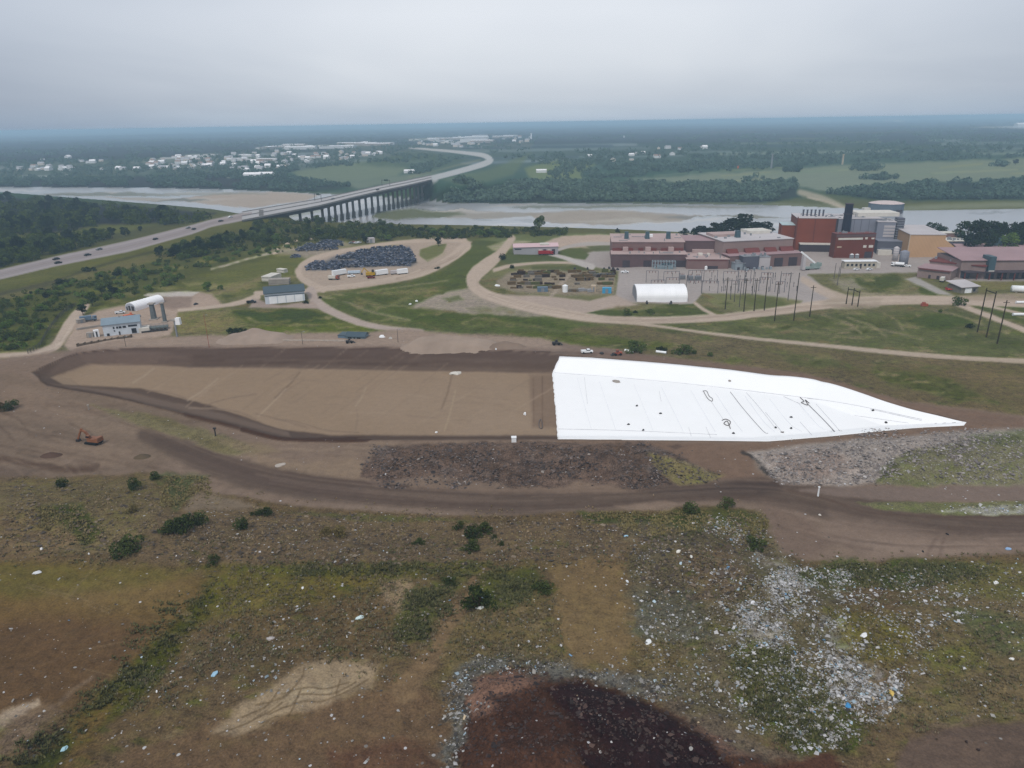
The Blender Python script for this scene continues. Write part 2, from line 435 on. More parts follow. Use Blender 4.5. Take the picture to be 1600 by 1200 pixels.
def streaks(path, w, n, dark, light, wd=(1.5, 5), al=(.12, .4), ln=(.2, .6)):
    """wheel tracks and grader marks that run along a road"""
    pts = curve(path); L_ = len(pts)
    for _ in range(n):
        o = random.uniform(-.5, .5)*w; k0 = random.randint(0, L_-2); k1 = min(L_-1, k0+max(2, int(L_*random.uniform(*ln))))
        seg = []
        for k in range(k0, k1+1):
            q = pts[k]; r = pts[min(k+1, L_-1)]; s_ = pts[max(k-1, 0)]
            tx, ty = r[0]-s_[0], r[1]-s_[1]; n_ = math.hypot(tx, ty) or 1
            seg.append((q[0]-ty/n_*o, q[1]+tx/n_*o))
        if len(seg) > 1:
            ww = random.uniform(*wd)
            S(dark if random.random() < .55 else light, seg[::3]+[seg[-1]] if len(seg) > 6 else seg, ww, fe=ww*.6, al=random.uniform(*al))

# ---- far land: bands by distance below the horizon
ys = np.array([150, 205, 215, 240, 275, 300, 330, 420, 560, 740, 1300]); yr = PY+(PX-800)*.0163
pal = np.array([(96,113,134),(92,110,130),(94,112,126),(90,108,112),(78,100,100),(76,96,92),(92,100,78),(96,98,72),(104,98,80),(98,84,66),(98,82,64)], float)
for k in range(3): SOIL[:, k] = np.interp(yr, ys, pal[:, k])
DET[:, 0] = np.interp(PY, [240, 330, 560, 800], [.2, .4, .6, .9]); DET[:, 1] = np.interp(PY, [300, 420, 800], [.1, .7, .6])
for _ in range(150):
    y0 = 196+random.random()**1.3*58; x0 = random.uniform(-350, 1950); w = random.uniform(40, 330); t = random.choice([(128,142,150),(88,106,118),(112,128,134),(80,98,110),(120,134,132)])
    S(t, [(x0, y0-(x0-800)*.0163), (x0+w, y0-(x0+w-800)*.0163+random.uniform(-2, 2))], random.uniform(1, 5), fe=1.5, al=random.uniform(.35, .85))
P((74,93,114), [(-400,207),(0,209),(420,204),(640,213),(560,222),(420,235),(250,242),(0,252),(-400,258)], 6, 5, .8)
P((108,120,124), [(-400,256),(0,256),(220,250),(320,236),(600,224),(700,210),(840,210),(830,232),(700,236),(620,250),(430,272),(220,275),(0,280),(-400,284)], 5, 5, .55, gr=1.5)
P((66,86,88), [(-400,282),(0,280),(150,279),(300,273),(400,268),(470,280),(560,292),(480,302),(330,298),(0,298),(-400,296)], 4, 5)
P((108,122,114), [(455,268),(520,257),(600,250),(640,262),(620,275),(560,284),(470,279)], 3, 3)
P((126,134,124), [(470,279),(560,284),(640,272),(700,268),(640,283),(560,295),(520,288)], 3, 3, .6)
P((114,126,118), [(980,279),(1100,272),(1200,265),(1320,258),(1600,247),(1950,240),(1950,270),(1600,286),(1450,284),(1300,302),(1245,290),(1100,287)], 3, 4)
for k in range(14):
    x0 = random.uniform(990, 1600); y0 = random.uniform(255, 282)
    S(random.choice([(132,140,122),(112,128,116),(128,134,112)]), [(x0,y0+4),(x0+random.uniform(60,180),y0-2)], random.uniform(1,3), fe=1.2, al=.6)
P((60,82,82), [(640,318),(690,292),(800,286),(860,283),(1000,286),(1240,286),(1250,306),(1200,318),(800,320)], 4, 5)
P((64,86,85), [(1290,302),(1420,286),(1600,281),(1950,276),(1950,312),(1600,312),(1380,314)], 4, 4)
P((110,124,106), [(820,263),(870,250),(930,257),(905,268),(915,288),(850,292),(830,284)], 3, 4, .9)
P((100,116,104), [(770,262),(830,240),(800,275),(720,290),(690,280)], 4, 4, .7)
P((88,106,104), [(560,258),(640,236),(735,250),(700,262),(640,262)], 4, 4, .8)
P((168,172,178), [(1380,187.5),(1412,187.5),(1412,190),(1380,190)], 1, 1)
P((160,170,180), [(1500,199),(1600,196),(1950,190),(1950,197),(1600,201)], 1.5, 2, .8)
S((170,176,180), [(35,275),(60,276),(110,274)], 2, al=.7)
S((165,168,168), [(355,277),(420,273)], 2.4, al=.8)
for x0, x1, y in ((400,475,231),(480,520,228),(540,590,225),(640,690,218),(690,740,222),(250,300,246),(440,480,248),(290,340,242)):
    S((186,188,190), [(x0,y+1),(x1,y-1)], random.uniform(2,3.4), fe=1, al=.7)
# far side of the river: sandy shore
S((118,122,114), [(-400,294),(0,296),(200,297),(330,299),(450,303),(540,303)], 4, al=.6)
S((112,120,106), [(640,316),(800,322),(1000,320),(1200,319),(1300,324)], 7, fe=4, al=.8)
S((150,146,134), [(1250,300),(1290,312),(1325,328)], 9, fe=3, al=.9)
S((160,152,140), [(1262,308),(1300,318),(1330,330)], 3, fe=1, al=.9)
S((122,130,116), [(1410,326),(1500,322),(1600,320),(1950,316)], 9, fe=4, al=.8)
# ---- river
dn = np.interp(np.clip(VX/VY, -1.3, 1.3), NA, ND); df = np.interp(np.clip(VX/VY, -1.3, 1.3), FA, FD)
WET = (VY > dn-4) & (VY < df+12) & (VZ < WATER+1.2)
SOIL[WET] = (150,154,158); DET[WET] = 0; CLS[WET] = cls_id('river')
def bar_(c, pts, fe=3, al=1.0):
    xs = [p[0] for p in pts]
    i = np.nonzero(WET & (PX > min(xs)-20) & (PX < max(xs)+20))[0]
    d = sdist(PX[i]+WX[i]*7, PY[i]+WY[i]*2.5, pts); a = sm(d/fe*.5+.5)*al
    apply(i, a, c, (.3, .2, 0), 'sandbar')
bar_((156,148,142), [(270,312),(330,304),(430,300),(500,305),(470,314),(400,324),(350,322)])
bar_((116,124,122), [(40,303),(200,300),(420,303),(300,306),(100,307)], 2, .8)
bar_((150,146,140), [(130,306),(260,309),(330,316),(240,316)], 3, .7)
bar_((148,142,136), [(820,334),(900,328),(980,330),(1100,337),(1060,345),(960,352),(880,350),(840,344)])
bar_((142,138,132), [(640,333),(720,328),(800,330),(860,335),(780,341),(700,343)], 3, .8)
bar_((104,114,98), [(590,330),(640,327),(700,331),(725,336),(690,341),(620,343),(580,341)], 3)
bar_((118,120,112), [(1080,338),(1180,336),(1240,339),(1180,342)], 2, .8)
bar_((160,156,150), [(880,347),(980,341),(1080,345),(990,350)], 2, .8)
bar_((120,124,118), [(1000,321),(1150,321),(1220,323),(1100,326)], 2, .7)
bar_((112,120,112), [(800,322),(1000,320),(1080,322),(960,326),(820,327)], 3, .8)
for _ in range(46):
    x0 = random.uniform(-100, 1700); x1 = x0+random.uniform(30, 160)
    ya = float(np.interp(x0, [p[0] for p in FAR], [p[1] for p in FAR])); yb = float(np.interp(x0, [p[0] for p in NEAR], [p[1] for p in NEAR]))
    y0 = random.uniform(ya+2, yb-2); i = np.nonzero(WET & (PX > x0-5) & (PX < x1+5))[0]
    d, v = ldist(PX[i]+WX[i]*6, PY[i]+WY[i]*3, [(x0,y0),((x0+x1)/2,y0+random.uniform(-3,3)),(x1,y0)], [0,2.2,0])
    apply(i, sm((v-d)/1.2*.5+.5)*random.uniform(.4,.9), random.choice([(122,126,126),(164,160,156),(172,172,172),(108,116,116)]), (.2,.1,0), None)
# ---- left valley: wood floor, verges, scrub
P((54,66,50), [(-500,300),(0,309),(200,322),(335,334),(300,350),(200,375),(0,420),(-500,520)], 4, 4, 1, (.5,.8,0))
P((98,110,66), [(-60,366),(100,361),(150,350),(230,348),(275,352),(180,366),(100,376),(-60,380)], 4, 4, 1, (.4,.6,0))
P((88,98,62), [(230,352),(300,347),(330,345),(260,360),(180,378),(120,390),(160,372)], 3, 3, .8, (.4,.6,0))
up = [(p[0], p[1]) for p in HWY+BRG[1:]]; lo = [(p[0], p[2]) for p in HWY+BRG[1:]]
S((90,98,68), [(q[0], q[1]-5) for q in up[:6]], [26,22,18,14,8,6], 4, 2, 1, (.5,.7,0))
S((96,100,70), [(q[0], q[1]+6) for q in lo[:8]], [30,26,22,18,13,12,10,6], 4, 2, 1, (.5,.7,0))
P((88,96,62), [(-500,560),(-200,500),(0,452),(200,404),(330,372),(420,348),(500,346),(600,354),(640,366),(520,375),(460,395),(350,415),(290,440),(250,460),(180,480),(120,490),(60,545),(0,555),(-500,600)], 6, 6, 1, (.6,1,0))
P((104,98,78), [(-50,468),(110,430),(230,400),(300,384),(300,392),(230,412),(120,444),(-40,482)], 3, 4, .8)
S((74,76,70), [(-40,470),(90,437),(140,420),(230,396),(290,384)], 3, al=.8)
S((76,80,70), [(0,458),(60,448),(100,440)], 5, fe=3, al=.6)
for _ in range(60):
    t = random.random(); x0 = random.uniform(0, 560); y0 = 352+(560-x0)*.22+random.uniform(0, 90)*(1-x0/700)
    P(random.choice([(100,108,66),(84,96,56),(118,112,82),(96,102,62),(110,104,78)]), [(x0-random.uniform(8,26),y0),(x0,y0-random.uniform(2,6)),(x0+random.uniform(8,28),y0-1),(x0,y0+random.uniform(2,6))], 3, 4, .8)
S((166,155,145), [(330,420),(372,409),(420,396),(470,388)], 3, fe=1.5, al=.9, gr=1.2)
P((172,162,152), [(398,437),(425,424),(432,416),(440,419),(432,428),(415,440)], 2, 2, .9)
# ---- fields between the roads
P((100,106,70), [(290,444),(380,413),(460,395),(490,412),(466,425),(430,440),(400,455),(300,478)], 3, 4, 1, (.5,.8,0))
P((122,112,86), [(300,462),(360,442),(420,428),(400,448),(340,464)], 5, 5, .8, gr=1)
S((120,110,90), [(300,470),(360,452),(440,422)], 2, al=.7)
P((104,106,72), [(272,488),(320,484),(400,482),(500,480),(560,500),(650,515),(620,524),(450,522),(280,527)], 3, 4, 1, (.6,.9,0))
P((124,112,84), [(276,492),(340,488),(368,500),(350,522),(280,524)], 6, 5, .75, gr=1.2)
P((70,94,44), [(360,486),(480,484),(540,498),(470,512),(390,505)], 4, 5, .95, (.7,1,0))
P((92,112,52), [(400,512),(500,505),(570,508),(610,518),(500,522),(420,520)], 4, 5, .8)
P((88,104,64), [(495,466),(560,452),(640,442),(700,420),(725,395),(740,374),(840,364),(800,398),(760,420),(735,445),(720,458),(640,482),(720,492),(850,494),(960,512),(1000,532),(860,532),(800,522),(660,517),(560,496),(505,478)], 3, 4, 1, (.6,.9,0))
P((122,110,84), [(540,470),(600,458),(680,448),(690,455),(620,475),(560,484)], 6, 6, .7, gr=1.3)
P((72,96,52), [(560,462),(640,462),(600,478)], 5, 5, .7); P((76,98,50), [(620,484),(760,490),(860,500),(900,514),(760,512),(640,500)], 6, 6, .7)
P((124,114,88), [(700,498),(780,500),(850,512),(740,512)], 6, 6, .6, gr=1.4)
S((140,128,108), [(500,462),(540,472),(580,487),(640,500)], 3, al=.7); S((132,120,100), [(560,458),(700,438)], 2, al=.7)
P((142,132,122), [(642,481),(668,466),(704,454),(738,450),(770,466),(830,484),(850,494),(740,491),(690,484)], 3, 4, 1, (.4,.3,.05))
P((92,104,70), [(690,466),(715,462),(722,468),(700,472)], 3, 4, .8); P((104,106,80), [(730,482),(800,480),(830,490),(750,490)], 4, 5, .6, gr=1.5)
P((106,118,86), [(740,374),(850,363),(1000,365),(962,370),(880,379),(790,379)], 2, 2, 1, (.4,.8,0))
P((166,150,138), [(880,368),(960,366),(1010,368),(1060,372),(955,388),(880,388),(840,382)], 2, 3, 1, (.3,0,0))
# right of centre: slopes under the long gravel road
P((94,100,70), [(990,510),(1200,494),(1490,484),(1620,520),(2000,560),(2000,600),(1600,566),(1440,556),(1200,532)], 3, 4, 1, (.6,.9,0))
P((102,94,74), [(640,520),(860,530),(900,512),(1000,506),(1200,534),(1450,560),(1600,568),(2000,590),(2000,690),(1600,652),(1530,632),(1420,606),(1290,584),(1200,575),(1000,552),(880,545)], 4, 4, 1, (.6,.8,0))
P((76,100,54), [(1410,492),(1500,492),(1520,505),(1470,514),(1420,508)], 4, 5, .85); P((78,92,60), [(1250,500),(1330,494),(1400,510),(1330,520),(1270,512)], 5, 6, .7, gr=1.2)
P((80,92,62), [(1480,515),(1600,530),(1600,548),(1490,535)], 5, 5, .7, gr=1)
P((88,104,54), [(800,522),(900,520),(1000,532),(1060,540),(1000,547),(900,538),(840,532)], 4, 5, .85)
P((80,94,56), [(1360,580),(1440,584),(1500,600),(1560,630),(1480,620),(1390,600)], 5, 6, .8, gr=1); P((84,96,62), [(1200,548),(1300,560),(1340,575),(1250,572)], 5, 6, .6, gr=1.3)
P((112,100,82), [(1380,540),(1500,560),(1600,590),(1600,630),(1540,600),(1440,575)], 7, 7, .6, gr=1.2)
for a_, b_, w in (((1285,492),(1345,520),4),((1325,497),(1385,526),4),((1380,490),(1410,515),3),((1305,505),(1440,530),3),((1460,485),(1540,510),3)):
    S((130,118,98), [a_, ((a_[0]+b_[0])/2+6, (a_[1]+b_[1])/2-2), b_], w, fe=2, al=.7, gr=1.2)
for _ in range(70):
    x0 = random.uniform(830, 1640); y0 = random.uniform(500, 640)
    if 490+(x0-830)*.03 < y0 < 530+(x0-830)*.16:
        P(random.choice([(84,98,58),(112,104,82),(122,110,88),(74,88,54),(104,106,74)]), [(x0-random.uniform(8,34),y0),(x0,y0-random.uniform(1,4)),(x0+random.uniform(8,34),y0+2),(x0,y0+random.uniform(2,5))], 4, 5, .6, gr=1)
# ---- plant yards
YARD = dict(det=(.22,0,0), cl='yard_paving')
P((152,145,142), [(895,402),(955,384),(960,366),(1200,362),(1300,380),(1500,380),(1640,382),(1640,440),(1500,440),(1440,428),(1262,428),(1288,450),(1318,468),(1240,484),(1160,480),(1098,458),(1082,476),(970,472),(962,460),(966,424),(922,418),(905,410)], 2, 1, 1, **YARD)
P((160,146,136), [(778,461),(962,461),(1000,476),(940,486),(900,492),(822,478)], 3, 2, 1, (.25,0,0), 'gravel_pad')
P((106,106,80), [(756,432),(772,421),(830,413),(900,412),(966,424),(963,460),(920,470),(860,463),(790,457),(765,448)], 2, 2, 1, (.5,.6,0))
P((132,122,108), [(776,438),(800,424),(880,420),(960,427),(962,460),(880,461),(800,456),(778,447)], 4, 3, 1, (.7,.1,.1), 'gravel_pad')
S((150,138,126), [(895,424),(880,440),(862,462)], 6, al=.9)
P((88,104,74), [(780,408),(800,392),(872,392),(902,411),(860,412),(800,414)], 2, 2, 1, (.4,.8,0)); P((92,108,72), [(868,396),(884,390),(906,388),(920,398),(914,406),(892,403)], 1.5, 1, 1, (.4,.8,0))
P((92,104,76), [(915,385),(958,381),(958,392),(930,393)], 1.5, 1, .9)
P((86,98,68), [(830,416),(910,414),(935,420),(900,424),(830,421)], 2, 2, .8)
P((112,112,84), [(1096,459),(1180,459),(1256,470),(1240,486),(1160,490),(1118,478)], 2, 3, 1, (.5,.8,0)); P((88,102,64), [(1150,462),(1210,462),(1235,480),(1180,482)], 5, 5, .6)
P((106,104,80), [(1262,429),(1440,426),(1494,462),(1480,469),(1340,467),(1292,444)], 2, 3, 1, (.6,.8,0))
P((76,94,58), [(1322,434),(1400,428),(1416,440),(1380,452),(1340,446)], 4, 5, .85); P((78,98,56), [(1434,448),(1470,452),(1488,465),(1440,462)], 3, 4, .85); P((78,98,58), [(1386,448),(1412,450),(1400,456)], 3, 4, .8)
P((140,132,122), [(1296,434),(1330,436),(1350,452),(1320,456)], 4, 5, .8, gr=1); P((146,134,120), [(1340,456),(1440,460),(1480,468),(1340,468)], 3, 4, .8)
P((150,146,142), [(1414,436),(1430,432),(1490,462),(1466,460)], 1.5, 1, 1, **YARD)
P((84,100,64), [(1500,470),(1640,478),(1640,520),(1560,494)], 2, 3, 1, (.5,.9,0)); P((110,106,78), [(1520,440),(1640,440),(1640,456),(1530,452)], 2, 3, .9)
P((82,98,62), [(912,490),(940,484),(1000,478),(1085,475),(1137,490),(1060,498),(950,498)], 1.5, 2, 1, (.5,.8,0)); P((120,110,88), [(945,482),(1000,476),(1050,478),(990,486)], 3, 4, .7, gr=1.2)
# ---- gravel roads and pads
G = (168,153,140); GR = dict(det=(.22,0,0), cl='gravel_road')
P((156,142,130), [(462,420),(486,402),(556,388),(640,379),(700,372),(736,377),(716,402),(662,427),(600,439),(510,452),(478,440)], 2, 2, 1, det=(.3,0,0), cl='gravel_pad')
P((92,94,98), [(478,419),(500,410),(520,401),(560,391),(640,385),(652,411),(640,416),(540,419),(490,423)], 3, 3, .8, (.8,0,.1))
P((92,94,98), [(452,402),(470,386),(500,376),(536,374),(538,386),(500,396)], 3, 3, .7, (.8,0,.1))
P((152,140,128), [(400,389),(470,384),(540,378),(560,388),(480,402),(440,396)], 4, 4, .8)
P((108,112,80), [(657,390),(676,383),(697,380),(690,396),(668,409),(657,400)], 1.5, 2, 1, (.5,.8,0), 'ground'); S((150,140,118), [(668,407),(688,400),(694,396)], 2, al=.8)
P((116,114,88), [(500,384),(560,383),(600,380),(640,377),(600,388),(560,390)], 2, 2, .8)
S(G, [(466,424),(474,412),(500,400),(556,388),(620,379),(690,374),(725,375)], [8,8,7,6,6,7,9], 1.5, 1, 1, **GR)
S(G, [(400,458),(470,456),(500,452),(560,446),(620,436),(664,425),(700,406),(728,384)], [7,7,8,9,10,11,13,16], 1.5, 1, 1, **GR)
S(G, [(466,424),(470,434),(484,443),(505,452)], 10, 1.5, 1, 1, **GR)
S((160,147,139), [(486,455),(494,470),(520,488),(560,503),(604,513),(660,517)], [16,15,12,10,8,5], 1.5, 1, 1, **GR)
S(G, [(-100,562),(0,556),(50,552),(85,541),(105,512),(122,490),(136,476)], [8,8,9,14,18,16,10], 2, 1, 1, **GR)
P((154,138,126), [(100,540),(120,500),(150,485),(230,470),(270,460),(312,456),(330,460),(352,478),(280,486),(266,525),(200,535),(120,552)], 3, 3, 1, (.35,0,0), 'gravel_pad')
P((176,168,162), [(222,462),(232,458),(290,455),(312,456),(300,463),(240,464)], 1, .6, 1, cl='gravel_pad')
P((126,112,104), [(235,465),(300,464),(298,480),(270,484),(250,480)], 3, 3, .8)
S(G, [(280,485),(330,480),(368,474),(402,464)], [5,5,7,10], 1.5, 1, 1, **GR)
P((150,136,128), [(396,466),(440,477),(490,470),(500,482),(460,482),(390,480)], 2, 2, 1, (.25,0,0), 'gravel_pad')
S(G, [(800,372),(782,396),(760,414),(742,430),(740,446),(764,462),(820,478),(880,490),(950,499),(1040,500),(1130,496),(1200,488),(1270,478),(1340,471),(1420,469),(1500,470),(1640,476)], [10,14,20,22,18,16,16,15,12,11,11,12,14,15,14,14,12], 1.5, 1, 1, **GR)
P(G, [(760,385),(790,376),(830,376),(812,384),(790,392),(770,392)], 3, 3, .7)
S(G, [(772,422),(800,415),(840,411),(880,410),(905,412)], [6,5,4,4,4], 1.2, 1, 1, **GR)
S((170,164,160), [(858,397),(880,402),(905,411),(925,417)], [4,6,8,9], 1, .6, 1, **GR); S((160,153,148), [(868,392),(890,385),(920,381),(958,381)], [4,5,6,5], 1, .6, 1, **GR)
S((164,150,136), [(955,501),(1040,511),(1120,522),(1200,531),(1300,541),(1420,553),(1520,560),(1640,566)], [6,4,4.5,5,6,7,7,8], 1.2, 1, 1, **GR)
S(G, [(1482,470),(1520,484),(1560,500),(1610,520),(1700,556)], [8,8,8,8,9], 1.2, 1, 1, **GR); S(G, [(1500,470),(1560,482),(1640,500)], [4,4,4], 1, 1, 1, **GR)
S(G, [(1255,436),(1280,452),(1310,464),(1340,470)], [10,14,14,10], 2, 2, .9, **GR); S(G, [(1086,474),(1100,484),(1120,494)], 5, 1.2, 1, 1, **GR)
P((150,138,124), [(1282,474),(1300,466),(1380,466),(1372,480),(1310,484)], 3, 3, .9, cl='gravel_road'); P((136,124,110), [(1306,478),(1330,474),(1368,478),(1340,484)], 2, 3, .8)
P((150,136,122), [(1500,462),(1640,456),(1640,470),(1500,470)], 2, 2, .9, cl='gravel_road')
for path, w in (([(742,430),(764,462),(880,490),(1040,500),(1270,478),(1500,470)], 9), ([(500,452),(620,436),(700,406),(728,384)], 7), ([(0,556),(85,541),(122,490)], 7)):
    streaks(path, w, 14, (138,124,112), (186,172,158), (1, 2), (.2, .5))
# ---- highway surface
P((141,135,137), [(p[0], p[1]) for p in HWY]+[(p[0], p[2]) for p in HWY[::-1]], 1, .3, 1, (.12,0,0), 'highway')
S((160,164,166), [(655,282),(672,279),(700,272),(730,264),(756,256),(766,250),(756,243),(735,240),(700,236),(665,233),(640,231)], [8.5,8.5,8.5,8.5,9,9,7.5,5.5,4,3.2,2.5], 1, .5, 1, (.15,0,0), 'highway')
S((120,126,114), [(640,276),(690,264),(730,255),(750,250)], 3, fe=1.5, al=.6)
hw = [(p[0], (p[1]+p[2])/2) for p in HWY]
for o, c in ((-.32,(160,156,156)),(0,(118,112,108)),(.34,(158,154,154)),(.16,(128,122,124)),(-.16,(130,124,126))):
    S(c, [(p[0], (p[1]+p[2])/2+o*(p[2]-p[1])) for p in HWY], 1.4, fe=1, al=.5, wa=.3)
# ---- bare earthworks round the cell
E = dict(det=(.32,.05,.02), cl='dirt')
P((122,107,98), [(-500,570),(0,560),(100,547),(200,532),(290,526),(640,517),(860,531),(1000,553),(1250,582),(1420,628),(1620,650),(2000,690),(2000,900),(1600,864),(1300,880),(1215,866),(1180,800),(1100,792),(900,800),(700,808),(480,793),(330,770),(240,738),(0,752),(-500,770)], 4, 4, 1, **E)
P((144,128,116), [(130,545),(200,531),(290,525),(640,516),(860,530),(880,545),(600,541),(330,540)], 4, 3, .9)
P((112,99,90), [(-500,590),(0,585),(75,600),(200,620),(330,655),(300,690),(240,735),(0,750),(-500,760)], 10, 8, .8)
P((130,113,102), [(0,600),(80,606),(160,640),(100,660),(0,650)], 10, 8, .6, gr=.8); P((128,112,101), [(60,690),(160,690),(240,720),(180,735),(60,725)], 10, 8, .6, gr=.8)
P((134,118,106), [(110,655),(200,650),(260,680),(220,690),(130,676)], 10, 8, .5, gr=.8)
S((84,70,64), [(-60,712),(10,718),(60,728),(110,733),(150,731)], 9, fe=4, wa=4, al=.9)
P((98,86,80), [(-60,735),(0,728),(60,735),(40,750),(-60,762)], 5, 4, .7)
for _ in range(70):
    x0 = random.uniform(-40, 300); y0 = random.uniform(605, 735); w = random.uniform(30, 120)
    if y0 < 600+(x0+40)*.16: continue
    S(random.choice([(92,80,74),(134,118,106),(88,76,70),(126,112,103)]), [(x0,y0),(x0+w*.5,y0+random.uniform(2,12)),(x0+w,y0+random.uniform(6,30))], random.uniform(1.5,5), fe=3, wa=5, al=random.uniform(.2,.55), gr=.8)
for _ in range(40):
    x0 = random.uniform(280, 560); y0 = random.uniform(690, 760); w = random.uniform(30, 90)
    S(random.choice([(98,86,78),(140,124,110),(112,98,88)]), [(x0,y0),(x0+w*.5,y0+random.uniform(0,6)),(x0+w,y0+random.uniform(0,9))], random.uniform(1.5,4), fe=2.5, wa=5, al=random.uniform(.25,.6), gr=.8)
P((132,116,102), [(390,708),(470,722),(560,716),(575,748),(480,748),(410,730)], 7, 7, .8, gr=.6)
# the cell: dark lined slopes, sand floor, dark berm edge
Q = dict(det=(.14,0,0), cl='landfill_cell')
P((88,77,73), [(p[0], p[1]) for p in RIM], 1.5, 1, 1, **Q)
P((140,123,108), [(78,590),(135,569),(230,570),(300,574),(420,574),(600,578),(700,580),(864,583),(870,680),(520,680),(440,671),(330,634),(220,607),(100,601)], 2, 1.5, 1)
P((112,98,91), [(300,574),(420,570),(600,572),(800,576),(866,578),(866,583),(600,578),(420,575)], 3, 2, .5)
P((106,92,86), [(100,552),(190,548),(300,556),(300,574),(230,570),(135,569),(100,582),(70,590)], 5, 4, .6)
P((146,130,117), [(600,600),(780,590),(820,620),(760,672),(620,672),(560,640)], 30, 8, .4); P((146,130,117), [(760,640),(850,640),(866,680),(700,680)], 14, 6, .45)
P((118,102,92), [(826,586),(866,584),(872,668),(832,668)], 4, 1.5, .75); S((100,85,77), [(847,588),(848,630),(847,668)], 1.6, fe=1, wa=.5, al=.8); S((104,89,80), [(833,590),(834,660)], 1.2, fe=1, wa=.5, al=.6)
P((112,98,91), [(75,599),(200,612),(330,642),(450,674),(455,684),(330,652),(190,620)], 3, 2, .9)
for a_, b_, c in (((240,576),(208,598),(156,141,127)),((340,592),(293,626),(158,143,129)),((468,582),(430,622),(104,90,82)),((446,608),(404,650),(162,146,131)),((572,606),(556,634),(156,141,126)),((706,588),(690,640),(112,97,87)),((712,610),(694,672),(158,142,124)),((558,640),(556,672),(128,113,102))):
    S(c, [a_, ((a_[0]+b_[0])/2+1.5, (a_[1]+b_[1])/2), b_], 2.4, fe=2, wa=1, al=.7)
for _ in range(46):
    x0 = random.uniform(200, 820); y0 = random.uniform(585, 672); L0 = random.uniform(20, 110); sl = random.choice([-.75, -.6, .05, .1])
    if y0 > 600+(x0-100)*.2: continue
    S(random.choice([(126,111,100),(150,134,120),(130,114,103)]), [(x0,y0),(x0+L0*.5,y0+L0*.5*sl+random.uniform(-2,2)),(x0+L0,min(676,y0+L0*sl))], random.uniform(1,2.6), fe=1.6, wa=2, al=random.uniform(.25,.55))
for pts in ([(228,610),(262,613),(290,622)],[(320,634),(350,624),(400,616)],[(430,655),(460,658),(510,672),(560,676)],[(330,636),(370,643),(400,655)],[(400,646),(440,656),(480,668)]):
    S((118,103,94), pts, 1.6, fe=1.5, wa=1, al=.7)
for _ in range(26):
    x0 = random.uniform(110, 800); y0 = random.uniform(549, 569); w = random.uniform(60, 260)
    S(random.choice([(80,69,66),(96,85,80),(74,64,62),(106,93,87)]), [(x0,y0+1),(x0+w,y0+random.uniform(-1,3))], random.uniform(1,3.5), fe=2, wa=2, al=random.uniform(.3,.7))
S((80,67,62), [(60,583),(75,600),(190,622),(250,638),(330,657),(360,665)], [2,3,2.5,3,3.5,3], 1.5, 2, .75, gr=.8); S((74,60,56), [(290,648),(330,658),(372,668)], 6, 2, 1, .9); S((70,56,53), [(378,671),(420,682),(460,687),(560,687),(580,687)], [7,7,6,8,2], 1.5, 1, .95); S((86,72,66), [(560,685),(700,684),(870,684)], 3, 1.2, .6, .9)
S((80,69,66), [(60,576),(120,553),(190,546),(330,544.5),(600,544.5),(860,550)], [2,2.5,2.5,2.5,3,2], 1, .6, .9)
# beside the sheet
P((112,95,87), [(880,548),(1000,553),(1250,583),(1420,630),(1600,652),(1600,668),(1520,664),(1400,628),(1285,593),(1100,571),(960,559)], 3, 2, .8); P((122,102,92), [(1150,580),(1290,590),(1420,634),(1560,652),(1420,642),(1290,602)], 5, 3, .6)
P((116,97,87), [(870,690),(1000,690),(1200,693),(1400,675),(1510,663),(1620,662),(1500,672),(1280,690),(1170,704),(1180,735),(1210,760),(1130,752),(1070,716),(1000,694)], 4, 4, .8)
# haul road along the bottom of the works
HR = [(225,680),(300,712),(400,745),(520,765),(660,777),(800,783),(960,777),(1100,768),(1200,768),(1290,785),(1400,808),(1520,820),(1700,826)]
S((92,81,76), HR, [20,34,40,38,36,38,34,30,40,52,58,54,54], 6, 4, .95, (.22,0,0), 'haul_road')
S((82,72,70), [(250,690),(330,722),(430,752),(560,768)], [8,14,16,12], 8, 4, .7); S((68,61,61), [(1020,768),(1110,765),(1180,760),(1215,762)], [3,10,22,12], 9, 4, .85)
streaks(HR, 36, 60, (80,69,66), (114,100,93), (1.2, 4), (.2, .5), (.12, .4))
P((130,114,104), [(960,790),(1040,781),(1060,788),(1050,799),(980,797)], 3, 3, .9); P((124,108,98), [(640,752),(800,764),(900,752),(1000,765),(960,770),(760,770),(640,762)], 3, 3, .8)
P((124,110,101), [(480,786),(620,794),(700,802),(560,796)], 3, 3, .7)
P((124,109,101), [(1300,800),(1480,836),(1620,838),(1620,862),(1450,872),(1340,862),(1290,835)], 12, 8, .8, (.25,0,0)); P((132,117,108), [(1340,845),(1440,842),(1560,856),(1440,870),(1360,866)], 9, 7, .6)
P((112,97,90), [(1190,780),(1260,800),(1300,850),(1260,876),(1220,862),(1190,810)], 10, 7, .7)
S((104,90,84), [(1462,842),(1448,866)], 5, fe=3, al=.7); S((104,90,84), [(1474,842),(1468,866)], 5, fe=3, al=.7)
streaks([(1200,800),(1300,830),(1420,846),(1620,846)], 40, 26, (100,87,82), (140,124,115), (1.2, 3.5), (.2, .45), (.15, .5))
S((118,105,100), [(1250,766),(1330,770),(1450,772),(1640,770)], [4,18,22,26], 3, 3, 1, (.25,0,.05), 'haul_road')
S((86,73,68), [(1230,765),(1290,780),(1340,796),(1400,805),(1500,808),(1640,806)], [2,3,3,3,3,3], 2, 2, .8)
P((110,110,84), [(1336,786),(1400,784),(1500,786),(1640,782),(1640,804),(1500,806),(1400,800)], 2, 4, 1, (.8,.8,.15), 'ground')
P((160,160,156), [(1470,798),(1530,792),(1640,788),(1640,802),(1520,804)], 3, 6, .75, (.8,0,.3), gr=1.6)
